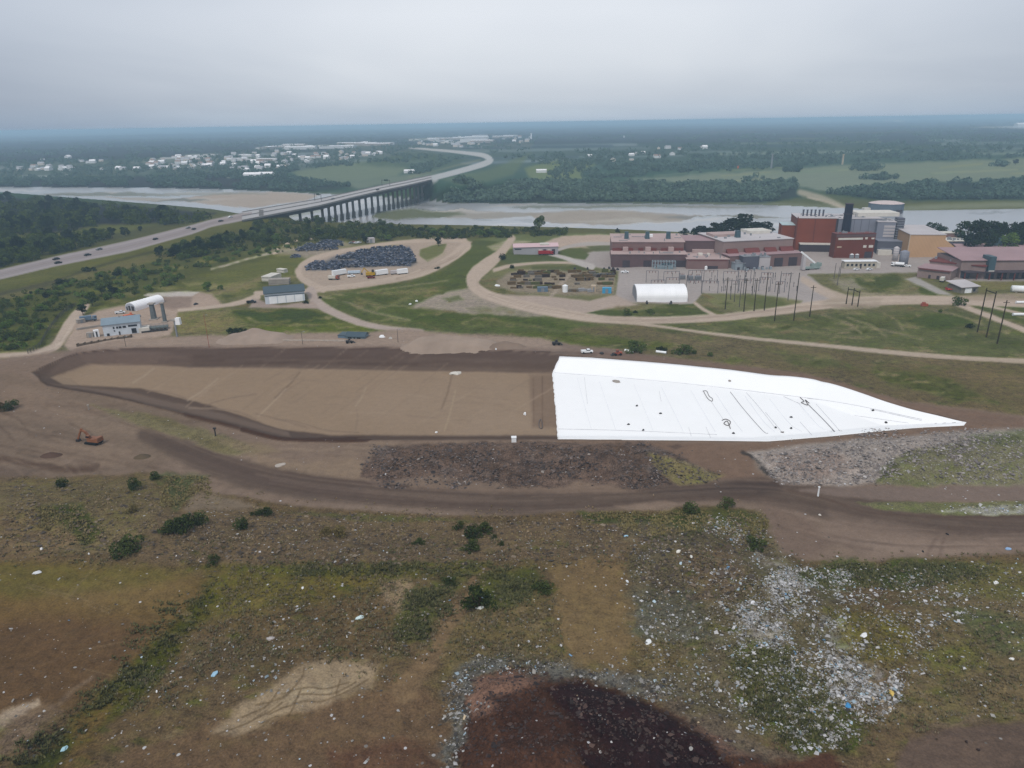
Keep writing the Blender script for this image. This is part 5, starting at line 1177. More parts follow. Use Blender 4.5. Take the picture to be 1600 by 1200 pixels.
def rooftop(root, w, d, h, n, seed, y0=0):
    """small ducts, pipes and hatches that stand on a flat roof"""
    rnd = random.Random(seed)
    for _ in range(min(n, 13)):
        x = rnd.uniform(1, w-3); y = y0+rnd.uniform(1, max(1.5, d-3)); k = rnd.random(); mb = MB()
        if k < .4: mb.box(x, x+rnd.uniform(.8,2.4), y, y+rnd.uniform(.8,2), h, h+rnd.uniform(.6,1.8))
        elif k < .7: mb.cyl((x,y,h), (x,y,h+rnd.uniform(.8,2.6)), .35, .35, 7)
        else: mb.bar((x,y,h+.5), (min(w-1, x+rnd.uniform(4,12)),y,h+.5), .4, .4)
        mb.build('roof_duct', GREY_METAL, root)
def mill_left():
    r, w = site('mill_hall', 'long mauve mill hall with pink roof and stepped front, left end of the plant', 'mill building', (955,417.5), (1072,417.5))
    h1 = ht((955,417.5), 397.5)
    shell(r, w, 16, h1, MAUVE_D, PINK)
    h2 = lh(r, 1, 16, 378.5); MB().box(.5, w-.5, 16.02, 60, 0, h2).build('upper_wall', MAUVE, r); MB().box(0, w+.2, 15.4, 61, h2+.003, h2+.5).build('upper_roof', PINK, r)
    for a, b in ((.02,.15),(.21,.3),(.37,.44),(.53,.62),(.68,.8),(.84,.98)): MB().box(w*a, w*b, 14.8, 15.99, h1+.45, h1+2.6).build('clerestory', MAROON, r)
    for a in (.16,.465,.775): MB().box(w*a, w*a+4.2, 11, 15.98, h1+.42, h1+3.6).build('stair_head', PINK, r)
    for a, b in ((.15,.25),(.43,.53),(.84,.99)): win(r, w*a, w*b, .3, h1*.55, DARKW, 'loading_door')
    for a in (.19,.48,.77): MB().box(w*a, w*a+3.6, 30, 34, h2+.5, h2+6.2, .3, .3).build('vent_stack', TEALV, r)
    MB().box(w*.52, w*.6, 40, 44, h2+.5, h2+2.5).build('duct', WHITE, r); rooftop(r, w, 40, h2+.5, 22, 1, 18); rooftop(r, w, 9, h1+.4, 8, 2)
    rt = thing('switchgear_frame', 'pale blue grey switchgear frame in front of the left mill hall', 'switchgear', r.location+Matrix.Rotation(r.rotation_euler.z, 3, 'Z') @ Vector((w*.54,-9,.3)), r.rotation_euler.z)
    bl = mat('switchgear_blue', (140,156,164), .6, .15, .5); W_ = w*.3
    fr = MB()
    for k in range(9):
        for y in (0, 5): fr.box(W_*k/8-.15, W_*k/8+.15, y-.15, y+.15, 0, 6.5)
        fr.bar((W_*k/8,0,6.4), (W_*k/8,5,6.4), .2, .2)
    for y in (0, 5):
        for z in (3, 6.4): fr.bar((0,y,z), (W_,y,z), .25, .25)
    fr.build('frame', bl, rt); clutter(rt, .5, W_-.5, 1, 4.5, 0, 12, 'cabinet', bl, (1.2, 2.4), (1.5, 3.2), 5); clutter(rt, .5, W_-.5, 1, 4.5, 3.3, 6, 'cabinet', TEALV, (1.0, 2.0), (1.0, 2.0), 6)
mill_left()
def mill_mid():
    r, w = site('mill_hall', 'mid mauve mill block with large pale roof, in front of the trees', 'mill building', (1072,420), (1138,420)); h1 = ht((1072,420), 405)
    shell(r, w, 30, h1, MAUVE, PINK); h2 = lh(r, 1, 30, 376.5); MB().box(.4, w*.8, 30.05, 58, 0, h2).build('upper_wall', MAUVE_D, r); MB().box(0, w*.8+.4, 29.5, 59, h2+.003, h2+.5).build('upper_roof', PINK2, r)
    MB().box(w*.22, w*.75, 26, 30.0, h1+.41, h1+3.0).build('clerestory', PINK, r); rooftop(r, w, 28, h1+.4, 26, 4); clutter(r, w*.3, w*.7, 10, 22, h1+.41, 3, 'roof_unit', PALE, (2, 5), (1, 2), 9); win(r, w*.5, w*.75, .3, h1*.35, DARKW, 'loading_door'); win(r, 1, w-1, h1*.86, h1*.93, MAROON, 'trim_band')
    a = thing('roof_house', 'low pale roof house behind the left mill hall', 'roof house', at(1108,377)); 
    MB().box(-12, 14, 0, 10, -.3, 4.5).build('wall', GREYROOF, a); MB().box(-12.4, 14.4, -.4, 10.4, 4.503, 5.0).build('roof', PALE, a)
mill_mid()
def mill_right():
    r, w = site('mill_hall', 'taupe mill hall with red awnings, between the mid block and the red boiler house', 'mill building', (1139,419), (1251,415)); h1 = ht((1139,419), 399)
    shell(r, w, 14, h1, MAUVE, PINK2); h2 = lh(r, 1, 14, 378)
    MB().box(.5, w-.5, 14.05, 62, 0, h2).build('upper_wall', MAUVE_P, r); MB().box(0, w, 13.5, 63, h2+.003, h2+.5).build('upper_roof', GREYROOF, r)
    for a, b in ((.05,.2),(.3,.5),(.58,.74),(.8,.98)):
        MB().prismx([(9.5,h1+.41),(14,h1+.41),(14,h1+3.4),(12.6,h1+3.1)], w*a, w*b).build('awning', MAROON, r)
    for a, b in ((.1,.2),(.34,.42),(.62,.74),(.82,.94)): win(r, w*a, w*b, .3, h1*.72, DARKW, 'loading_door')
    rooftop(r, w, 44, h2+.5, 26, 12, 16); MB().box(w*.03, w*.42, 36, 50, h2+.5, h2+2.6).build('penthouse', PINK, r); MB().box(w*.3, w*.36, 28, 32, h2+.5, h2+6, .3, .3).build('vent_stack', TEALV, r); MB().box(w*.62, w*.95, 44, 60, h2+.5, h2+2.8).build('penthouse', PALE, r)
    bl = mat('equipment_blue', (140,150,158), .6, .15, .5); f = Matrix.Rotation(r.rotation_euler.z, 3, 'Z')
    for x, wd, hh, l, m in ((.02,8,6,'grey blue equipment house at the left front of the taupe mill hall',bl),(.12,13,11,'dark blue filter house in front of the taupe mill hall',STEELD),(.34,9,10,'pale grey equipment tower in front of the taupe mill hall',GREYROOF)):
        q = thing('equipment_house', l, 'equipment', r.location+f @ Vector((w*x,-8,0)), r.rotation_euler.z)
        MB().box(0, wd, 0, 7, 0, hh).build('wall', m, q); MB().box(-.3, wd+.3, -.3, 7.3, hh+.003, hh+.4).build('roof', GREY_METAL, q); win(q, wd*.2, wd*.45, .3, 3.2, DARKW, 'door'); clutter(q, .5, wd-.5, 1, 6, hh+.41, 4, 'roof_unit', GREY_METAL, (.8, 2), (.8, 2.4), int(x*100)); clutter(q, -2, wd+2, -5, -.5, 0.2, 5, 'pipe_box', bl, (.8, 2), (1, 3.5), int(x*90))
mill_right()
def boiler():
    r, w = site('boiler_house', 'tall rust red boiler house with six roof pipes', 'boiler house', (1240,391), (1303,391)); h = ht((1240,391), 341)
    shell(r, w, 34, h, BRICKR, GREYROOF, over=.3)
    MB().box(w*.44, w*.46, -.35, .02, .3, h-.1).build('pilaster', BRICKD, r); MB().box(w-1.3, w+.02, -.5, .02, .3, h-.1).build('pilaster', DARKW, r); MB().box(-.02, .9, -.4, .02, .3, h+1.2).build('pilaster', BRICKD, r)
    for k in range(6):
        x = w*(.2+k*.1); MB().cyl((x,14,h), (x,14,h+5.4), .75, .75, 10).cyl((x,14,h+5.4), (x,14,h+6), 1.05, .9, 10).build('roof_pipe', STEELD, r)
    MB().box(-11, -.05, 6, 26, 0, h*.75).build('side_wing', BRICKR, r); MB().box(-11.3, 0, 5.7, 26.3, h*.753, h*.77).build('side_roof', mat('roof_teal_pale', (164,180,184), .6), r)
    MB().box(w*.12, w*.9, -9, -.4, 0, h*.24).build('front_annex', DARKW, r); MB().box(w*.1, w*.92, -9.4, -.35, h*.2403, h*.26).build('annex_roof', PALE, r); rooftop(r, w, 30, h+.4, 10, 21)
    return r, w, h
boiler()
def turbine():
    r, w = site('turbine_hall', 'blue grey steel turbine hall behind the dark chimney', 'turbine hall', (1304,391), (1372,391)); h = ht((1304,391), 342)
    shell(r, w, 34, h, STEELW, GREYROOF, over=.3); rooftop(r, w, 30, h+.4, 12, 31)
    for x in (.18,.36,.52,.7,.86): MB().box(w*x-.12, w*x+.12, -.2, .02, h*.3, h-.1).build('panel_joint', STEELD, r)
    MB().box(w*.55, w*1.5, 12, 33, h+.41, h+3.6).build('penthouse', PALE, r)
turbine()
def process():
    r, w = site('process_tower', 'stepped blue grey process tower with pale panels, between the turbine hall and the beige store', 'process tower', (1369,397), (1417,397)); h = ht((1369,397), 377)
    shell(r, w, 12, h, STEELD, STEELW, over=.2); H2 = lh(r, 1, 12, 347); H3 = lh(r, w*.7, 13, 341)
    MB().box(.3, w*.62, 12.05, 34, 0, H2).build('tower_wall', STEELW, r); MB().box(0, w*.64, 11.8, 34.3, H2+.003, H2+.5).build('tower_roof', GREYROOF, r)
    for k in range(4): win(r, w*.24, w*.6, h+2+k*(H2-h-4)/4, h+2+(k+.72)*(H2-h-4)/4, GREYROOF, 'pale_panel', y=12.05, t=.3)
    MB().box(w*.66, w*.9, 13, 22, 0, H3).build('stair_tower', STEELD, r); mb = MB()
    for k in range(8): mb.box(w*.66-.3, w*.9+.3, 12.6, 22.3, h+1+k*(H3-h-1)/8, h+1.5+k*(H3-h-1)/8)
    mb.build('landing', GREY_METAL, r); MB().box(0, w*.45, -5, -.03, 0, h*.4).build('low_annex', PALE, r); win(r, w*.1, w*.9, h*.42, h*.5, STEELW, 'trim_band'); rooftop(r, w*.6, 20, H2+.5, 8, 41, 13)
process()
def maroon_hall():
    r, w = site('control_hall', 'brown red control hall with a strip of pale windows under the chimney', 'control hall', (1302,403), (1363,403)); h = ht((1302,403), 365)
    shell(r, w, 9, h, BRICKD, MAROON, over=.25); win(r, w*.06, w*.68, h*.77, h*.85, PALE); win(r, w*.06, w*.17, h*.46, h*.51, TAN); win(r, w*.72, w*.8, h*.44, h*.54, PALE); win(r, w*.86, w*.97, h*.44, h*.54, PALE); win(r, w*.74, w*.8, h*.78, h*.86, PALE); win(r, w*.9, w*.97, h*.78, h*.84, PALE); win(r, .2, w-.2, h*.88, h*.985, MAUVE_D, 'trim_band')
    win(r, w*.78, w*.97, .3, h*.28, DARKW, 'loading_door'); rooftop(r, w, 7, h+.4, 8, 51)
    # chimney that stands behind it
    p = at(1326,398); c = thing('chimney', 'dark slate chimney rising above the brown red control hall', 'chimney', (p.x, p.y+11.5, p.z)); top = tall(Vector((p.x, p.y+11.5, p.z)), 319)
    MB().cyl((0,0,-.3), (0,0,top), 3.9, 3.1, 20).build('shaft', mat('chimney_slate', (52,60,74), .7, .1, .1), c); MB().cyl((0,0,top), (0,0,top+.6), 3.35, 3.35, 20).build('rim', DARKW, c); MB().cyl((0,0,top*.8), (0,0,top*.8+.5), 3.9, 3.9, 20).build('platform_ring', DARKW, c)
maroon_hall()
def silo(label, base, top, rad, m):
    p = at(*base); h = tall(p, top); s = thing('silo', label, 'silo', p, 0, 'silos beside the beige store'); MB().cyl((0,0,-.3), (0,0,h*.9), rad, rad, 20).build('barrel', m, s, True); MB().cyl((0,0,h*.9), (0,0,h), rad, rad*.3, 20).build('cone_top', m, s)
    mb = MB(); [mb.cyl((0,0,h*k/6), (0,0,h*k/6+.25), rad+.08, rad+.08, 20) for k in range(1, 6)]; mb.build('hoop', GREY_METAL, s)
silo('slim white silo in front of the process tower', (1398,407), 385, 2.1, GREYROOF); silo('broad grey silo left of the mauve gate building', (1411,412), 391, 3.3, STEELW)
def beige():
    r, w = site('store_building', 'beige windowless store with pale grey sloping roof', 'store', (1417,402), (1472,402)); h = ht((1417,402), 367)
    MB().prismx([(0,0),(46,0),(46,h+1.5),(0,h)], 0, w).build('wall', BEIGE, r); MB().prismx([(-.4,h+.01),(46.4,h+1.52),(46.4,h+2.0),(-.4,h+.5)], -.4, w+.4).build('roof', GREYROOF, r)
    MB().prism([(w+.02,0),(w+9,0),(w+9,h*.45),(w+.02,h*.8)], .3, 40).build('lean_to', BEIGE, r); MB().box(-.6, .02, -.3, .4, .3, h).build('corner_trim', TAN, r)
beige()
def gate_building():
    r, w = site('gate_building', 'mauve stepped building with maroon eaves at the right end of the plant', 'mill building', (1432,433), (1484,439)); h = ht((1484,439), 424)
    shell(r, w, 20, h, MAUVE_P, PINK2); win(r, w*.05, w*.98, h*.9, h*.99, MAROON, 'eave_trim', y=-.6, t=.5); h2 = lh(r, w, 20, 413); MB().box(2, w*1.75, 20.05, 44, 0, h2).build('upper_wall', MAUVE_P, r); MB().box(1.5, w*1.75+.5, 19.4, 44.5, h2+.003, h2+.6).build('upper_roof', MAROON, r)
    MB().box(w*.9, w*1.4, 28, 38, h2+.61, h2+3).build('roof_unit', GREYROOF, r); win(r, w*.35, w*.42, .3, 3, DARKW, 'door'); win(r, w*.6, w*.68, .3, 3, DARKW, 'door'); rooftop(r, w*1.6, 20, h2+.6, 10, 61, 22)
gate_building()
def dock():
    r, w = site('dock_warehouse', 'long rose roofed warehouse with dark loading bays at the right edge', 'warehouse', (1505,437), (1680,437)); h = lh(r, 1, 6, 407.5)
    MB().box(0, w, 6, 40, 0, h).build('wall', MAUVE_P, r); MB().prismx([(5,h+.01),(40.5,h+3.5),(40.5,h+4.0),(5,h+.5)], -.6, w+.6).build('roof', PINK2, r)
    MB().box(.2, w-.2, -1.5, 5.97, h*.43, h*.47).build('canopy', DARKW, r)
    n = 9
    for k in range(n): win(r, w*(k+.1)/n, w*(k+.85)/n, .3, h*.4, DARKW if k % 2 else STEELD, 'loading_bay', y=6.0); MB().box(w*k/n-.3, w*k/n+.3, -1.2, -.6, 0, h*.43).build('bay_post', MAROON, r)
    for k, x in enumerate((.05,.3)): trl = None
    MB().box(w*.22, w*.28, 2, 12, h*.46, h+3.4, .2, .2).build('vent_tower', TEALV, r); MB().box(w*.225, w*.275, 1.5, 2.0, h*.38, h*.52).build('vent_hood', PALE, r)
    b, w2 = site('rose_roof_hall', 'low rose roofed hall behind the dock warehouse', 'mill building', (1500,396), (1680,396)); h2 = ht((1500,396), 390.5)
    MB().box(0, w2, 0, 26, 0, h2).build('wall', MAUVE, b); MB().prismx([(-.6,h2+.01),(13,h2+3),(26.6,h2+.01),(26.6,h2+.5),(13,h2+3.5),(-.6,h2+.5)], -.6, w2+.6).build('roof', PINK2, b); MB().box(w2*.33, w2*.4, 8, 14, h2+2, h2+8.5, .3, .3).build('vent_tower', TEALV, b)
    c, w3 = site('grey_hall', 'grey flat roofed hall behind the beige store by the trees', 'mill building', (1476,391), (1514,391)); h3 = ht((1476,391), 377)
    shell(c, w3, 20, h3, STEELD, PALE); MB().box(w3*.1, w3*.95, 20.05, 30, 0, h3+4).build('upper_wall', MAUVE, c); MB().box(w3*.08, w3*.97, 19.6, 30.4, h3+4.003, h3+4.4).build('upper_roof', PALE, c); rooftop(c, w3, 18, h3+.4, 10, 71); clutter(c, -6, w3*.3, -6, -1, 0, 4, 'tank_box', PALE, (1.5, 3), (2, 5), 8)
dock()
def small_shed():
    r, w = site('open_shed', 'small shed with pale sloping roof and white door by the right road', 'shed', (1501,458.5), (1527,457)); h = ht((1501,458.5), 449)
    MB().box(0, w, 0, 12, 0, h).build('wall', mat('shed_grey', (120,118,112), .8), r); MB().prismx([(-1,h+.01),(13,h+1.8),(13,h+2.2),(-1,h+.41)], -1, w+1).build('roof', GREYROOF, r); win(r, w*.22, w*.62, .3, h*.86, WHITE, 'overhead_door'); win(r, w*.72, w*.85, h*.3, h*.7)
    q = on(1489, 454); d = thing('flat_trailer', 'low red flat trailer parked left of the small shed', 'trailer', q, .1); MB().box(-5, 5, -1.2, 1.2, .9, 1.3).build('bed', mat('trailer_red', (188,84,76), .5), d); MB().box(-5, -4.7, -1.2, 1.2, 1.3, 2.3).build('headboard', RED, d); wheels(d, (-3.5, 2.6, 3.8), 1.0, .45)
small_shed()
def site_trailers():
    r, w = site('office_trailer', 'long cream office trailer with flat roof in front of the control hall', 'office trailer', (1319,420), (1369,419.5)); h = ht((1319,420), 409); shell(r, w, 6, h, mat('cream_wall', (170,164,152), .7), WHITE)
    for k in range(7): win(r, w*(.06+k*.135), w*(.13+k*.135), h*.4, h*.72)
    win(r, w*.49, w*.53, .3, h*.66, DARKW, 'door'); MB().box(w*.95, w*1.14, 1, 5.5, 0, h*.8).build('end_cabin', PALE, r)
    arch_roof('large white arched fabric tent beside the substation yard', (995,471.5), (1074,471.5), 445, 24, 'fabric_tent', 'tent')
    for px, l in ((1011,'dark air blower under the left part of the white tent'),(1048,'dark air blower under the right part of the white tent')): lump('air_blower', l, 'blower', px, 475, 6, DARK_METAL, 2.0, 'blowers in front of the white tent')
    g, w = site('fire_hall', 'grey walled hall with long pink roof beside the plant lawn', 'hall', (803,397.5), (872,397.5)); h = ht((803,397.5), 385); gable(g, w, 14, h, h+2.0, mat('wall_cool_grey', (158,158,164), .7, .08, .1, corr=.3), mat('roof_candy_pink', (190,166,170), .7, .08, .06)); win(g, w*.02, w*.17, h*.72, h*.84)
    for k in range(4): win(g, w*(.56+k*.1), w*(.63+k*.1), .3, h*.7, DARKW if k % 2 else PALE, 'overhead_door')
    MB().box(w*.6, w*.8, 2, 8, h+1.1, h+2.4).build('roof_unit', PALE, g)
    truck('long dark red truck parked before the pink roofed hall', at(853,398.3), .02, RED, RED, 13.5, 2.6)
    a = at(1268,421); r = thing('crane_truck', 'pale green mobile crane with raised white boom before the boiler house', 'crane', a, .1); gm = mat('crane_green', (134,150,148), .6, .15, .4)
    MB().box(-6, 6, -1.4, 1.4, .9, 2.2).build('chassis', gm, r); MB().box(-1, 3.5, -1.4, 1.4, 2.2, 4.6, .2, .1).build('cab', gm, r); MB().box(-8.5, -6.1, -1.8, 1.8, .3, 10.5, .2, .2).build('leg_tower', GREYROOF, r); MB().bar((2,0,5), (-10,0,13.8), 1.2, 1.2).build('boom', WHITE, r); wheels(r, (-4.5, -3, 3, 4.6), 1.2, .65); clutter(r, 2, 8, -2, 2, 2.3, 7, 'equipment_box', gm, (1, 2.4), (1, 3.4), 3)
    for k, (px, py, l, m) in enumerate(((1330,400,'round white tank before the control hall, left of a pair',WHITE),(1338,400,'round white tank before the control hall, right of a pair',WHITE))):
        p = at(px, py+3); t = thing('tank', l, 'tank', p, 0, 'tanks before the control hall'); MB().cyl((0,0,-.2), (0,0,3), 1.9, 1.9, 16).build('barrel', GREY_METAL, t); MB().cyl((0,0,3), (0,0,3.7), 1.9, .4, 16).build('dome', m, t)
    for px, py, l, m in ((966,414,'white tank at the left corner of the mill hall',WHITE),(1103,421,'small white tank in front of the mid mill block',WHITE)):
        p = at(px, py); t = thing('tank', l, 'tank', p); MB().cyl((0,0,-.2), (0,0,2.2), 1.1, 1.1, 14).cyl((0,0,2.2), (0,0,2.8), 1.1, .3, 14).build('barrel', m, t); MB().cyl((0,0,2.8), (0,0,3.1), .25, .25, 8).build('cap', GREY_METAL, t)
    car('white pickup parked at the top left of the substation yard', at(976,426.5), 0.05, WHITE, kind='pickup', scale=1.1); truck('white van truck left of the mill hall loading doors', at(990,414.5), .2, WHITE, WHITE, 7, 2)
    truck('white truck parked beside the broad grey silo', at(1402,416.5), 2.6, WHITE, WHITE, 9, 2.2, tank=True); car('white pickup right of the white tank truck by the silo', at(1417,417), 2.7, WHITE, kind='pickup'); truck('white delivery truck at the gate building corner', at(1472,440), .9, WHITE, PALE, 7, 2.2)
    for k, px in enumerate((1338,1358)): car('%s white car parked before the cream office trailer' % ('left' if k == 0 else 'right'), at(px, 422), .1+k*.2, carcol[1], 'cars before the cream office trailer', scale=1.1)
    p = at(1604,458); t = thing('tank', 'big white horizontal tank at the right edge by the road', 'tank', p, -.3); MB().cyl((-9,0,2.6), (6,0,2.6), 2.2, 2.2, 18).build('barrel', WHITE, t, True); MB().box(-7, -6, -1.5, 1.5, -.3, .8).box(3, 4, -1.5, 1.5, -.3, .8).build('cradle', CONC, t)
    for px, py, l in ((1596,493,'white pipe section lying on grass at the right edge, lower one'),(1600,474,'white pipe section lying on grass at the right edge, upper one')):
        p = at(px, py); tag(MB().cyl((-5,0,.8), (5,-.6,.8), .8, .8, 12).cyl((-5.2,.02,.8), (-5,0,.8), .9, .9, 12).build('pipe_section', WHITE), l, 'pipe').location = p
    p = at(1444,478); tag(MB().box(-2,2,-1,1,-.2,1.5,.2,.1).box(-1.4,.4,-.8,.8,1.5,2.4,.2,.1).build('dump_bin', MAROONV), 'rust brown bin standing on the gravel crossing at right', 'bin').location = p
    # pumping station on the far bank
    p = at(1383,331); r = thing('pump_house', 'round pink roofed pumping station on the far river bank', 'pump house', (p.x, p.y, p.z)); k = 25/pxm(p); h = tall(p, 317)
    MB().cyl((0,0,-2), (0,0,h), k, k, 10).build('wall', mat('pump_wall', (96,108,120), .8), r); MB().cyl((0,0,h+.003), (0,0,h+2), k*1.03, k*.6, 10).build('roof', mat('pump_roof', (190,176,174), .8), r); MB().box(-k*1.4, -k*1.02, -4, 4, -1, h*.5).build('annex', PALE, r); MB().box(k*.2, k*.5, -k*1.02, -k*.9, 0, h*.4).build('door', DARKW, r)
    a = at(1370,340); b = at(1345,334); q = thing('intake_jetty', 'pale jetty running from the pumping station into the river', 'jetty', (p.x,p.y,p.z)); MB().bar((-40,-6,1), (10,-14,1), 7, 1.5).build('deck', PALE, q); MB().box(-30,-27,-9,-6,-6,.2).box(-12,-9,-12,-9,-6,.2).build('pile', CONC, q)
site_trailers()
# ------------------------------------------------------------------ tall line poles and substation
PG = 'tall line poles beside the substation'
PL = [(1133,483,433),(1141,468,435),(1147,472,441),(1161,461,416),(1162,487,435),(1175,461,419),(1178,486,435),(1194,485,426),(1210,502,441),(1217,459,424),(1231,469,425),(1240,501,426),(1265,495,446),(1155,480,440),(1303,436,411),(1312,432,410),(1308,446,418)]
order = {k: n for n, k in enumerate(sorted(range(len(PL)), key=lambda i: PL[i][0]))}
NTH = ['first','second','third','fourth','fifth','sixth','seventh','eighth','ninth','tenth','eleventh','twelfth','thirteenth','fourteenth','fifteenth','sixteenth','seventeenth']
for k, (x, b, t) in enumerate(PL):
    pole('utility_pole', '%s tall dark line pole counted from the left beside the substation' % NTH[order[k]], (x, b), t, .34 if b > 480 else .26, WOODPOLE if b > 480 else mat('pole_grey', (92,92,94), .8), PG, cross=b > 458 and k % 2 == 0)
def frame_poles(label, pts, group):
    base = [at(x, b) for x, b, t in pts]; h = [tall(p, t) for p, (x, b, t) in zip(base, pts)]; o = thing('pole_frame', label, 'pole frame', base[0], 0, group)
    for p, hh in zip(base, h): q = p-base[0]; MB().cyl((q.x,q.y,q.z-.4), (q.x,q.y,q.z+hh), .36, .26, 8).build('pole', WOODPOLE, o)
    for (p, hh), (q, h2) in zip(list(zip(base, h))[:-1], list(zip(base, h))[1:]):
        a = p-base[0]; b = q-base[0]; MB().bar((a.x,a.y,a.z+hh-1.2), (b.x,b.y,b.z+h2-1.2), .35, .45).build('crossbeam', WOODPOLE, o)
frame_poles('three dark poles joined by beams on the gravel triangle', [(1322,475,449),(1331,477,450),(1340,479,454)], 'line pole frames'); frame_poles('tall pair of dark poles joined at the top, at the right edge', [(1527,519,450),(1541,527,455)], 'line pole frames')
pole('utility_pole', 'lone tall dark pole right of the joined pair at the right edge', (1558,537), 469, .36, WOODPOLE, cross=True)
GNT = mat('gantry_grey', (112,112,118), .6, .1)
rnd = random.Random(3)
for k in range(16):
    x0 = 1012+(k % 8)*29+rnd.uniform(-5, 5); y0 = (441 if k < 8 else 456)+rnd.uniform(-2, 2); w = rnd.uniform(14, 26); a = at(x0, y0); b = at(x0+w, y0+rnd.uniform(-1, 1)); h = rnd.uniform(6, 10)
    o = thing('substation_gantry', 'thin grey steel gantry standing in the substation yard', 'gantry', a, 0, 'gantries in the substation yard'); d = b-a
    for q in (Vector((0,0,0)), d): MB().box(q.x-.16, q.x+.16, q.y-.16, q.y+.16, q.z-.3, q.z+h).build('post', GNT, o)
    MB().bar((0,0,h), (d.x,d.y,d.z+h), .25, .3).build('beam', GNT, o)
    for j in range(3): p = d*(j+1)/4; MB().cyl((p.x,p.y,p.z+h-1.6), (p.x,p.y,p.z+h-.15), .16, .16, 6).build('insulator', MAROON, o)
proto = None
for k in range(46):
    x0 = rnd.uniform(1050, 1250); y0 = rnd.choice([433, 438, 443, 449, 455])+rnd.uniform(-1, 1)
    if proto is None:
        proto = thing('insulator_stand', 'small dark insulator stand in the substation yard', 'insulator stand', at(x0, y0), 0, 'insulator stands in the substation yard')
        MB().box(-.14, .14, -.14, .14, -.2, 2.4).build('stand', GNT, proto); MB().cyl((0,0,2.4), (0,0,3.6), .22, .18, 8).build('insulator', DARK_METAL, proto); o = proto
    else: o = copy_tree(proto)
    o.location = at(x0, y0); o.rotation_euler.z = rnd.uniform(0, 3)
tr = None
for k, (x, y, l) in enumerate(((1066,436,'grey transformer at the upper left of the substation yard'),(1078,437,'grey transformer in the middle of the substation row'),(1090,437,'grey transformer at the right of the substation row'))):
    p = at(x, y); o = thing('transformer', l, 'transformer', p, .1*k, 'transformers in the substation yard'); MB().box(-2, 2, -1.2, 1.2, 0, 3).build('tank', GREY_METAL, o)
    mb = MB(); [mb.box(-1.9+j*.5, -1.6+j*.5, -1.9, -1.22, .4, 2.6) for j in range(8)]; mb.build('radiator', GREY_METAL, o)
    for j in (-1, 0, 1): MB().cyl((j,0,3), (j*1.1,0,4.2), .2, .12, 8).build('bushing', MAROON, o)
# ------------------------------------------------------------------ storage yard
box_container('storage_container', 'teal blue container with white lid in the storage yard, left of the yard track', (840,456), (856,456), 449, BLUEGREY, 3, group=None); box_container('storage_container', 'bright blue container at the right end of the storage yard', (941,458.5), (955,458.5), 450, TEALBLUE, 3); box_container('storage_container', 'beige container beside the bright blue one', (924,456), (931,456), 447, TAN, 4)
p = at(883,456); t = thing('tank', 'upright white tank in the storage yard', 'tank', p); MB().cyl((0,0,-.2), (0,0,4.4), 1.9, 1.9, 16).build('barrel', WHITE, t); MB().cyl((0,0,4.4), (0,0,5.2), 1.9, .4, 16).build('dome', WHITE, t)
lump('tarpaulin_bundle', 'white tarpaulin bundle at the left of the storage yard', 'bundle', 777, 447, 8, WHITE, 1.2)
SM = [mat('stack_brown', (104,92,76), .9), mat('stack_green', (92,98,74), .9), mat('stack_grey', (112,110,106), .9), mat('stack_dark', (66,62,60), .9), mat('stack_steel', (150,152,156), .6)]
protos = []
for k, m in enumerate(SM):
    mb = MB(); r2 = random.Random(k)
    for j in range(4): mb.box(-1.5+r2.uniform(-.1,.1), 1.5+r2.uniform(-.1,.1), -1.0+r2.uniform(-.1,.1), 1.0, .45*j, .45*j+.38)
    for j in range(3): mb.cyl((-1.6,-.7+j*.6,2.0), (1.6,-.7+j*.6,2.0), .22, .22, 7)
    me = mb.mesh('material_stack'); me.materials.append(m); protos.append(me)
KIND = ['brown','olive green','grey','charcoal','pale steel']
for k in range(120):
    y0 = rnd.choice([425.5, 429, 433, 438, 444, 450]); x0 = rnd.uniform(798, 884) if k % 5 < 3 else rnd.uniform(892, 958)
    if x0 > 890 and y0 > 446: y0 = rnd.uniform(453, 457)
    i = rnd.choice([0,0,1,2,3]) if y0 < 452 else rnd.choice([2,4,4,0])
    o = link('material_stack', protos[i], None); o.location = at(x0, y0+rnd.uniform(-.6,.6)); s = rnd.uniform(.7, 1.3); o.scale = (s*rnd.uniform(1,1.8), s, s*rnd.uniform(.5,1)); o.rotation_euler.z = rnd.uniform(-.15,.15)
    tag(o, '%s stack of pipes and crates in the storage yard rows' % KIND[i], 'material stack', 'material stacks in the storage yard, %s ones' % KIND[i])
dk = car('dark car in the short row at the top right of the storage yard', at(930,430), 1.5, carcol[0], 'dark cars parked in the storage yard', scale=1.1)
for k in range(1, 7):
    o = copy_tree(dk); o.location = at(930+k*4.7, 430+(k % 2)*.4)
for k, (px, py) in enumerate(((898,421),(918,421),(944,421),(952,420),(958,421),(965,422))):
    lump('parked_machine', '%s dark parked machine along the yard lane in front of the mill hall' % NTH[k], 'machine', px, py, 5, DARK_METAL, 1.8, 'machines along the yard lane')
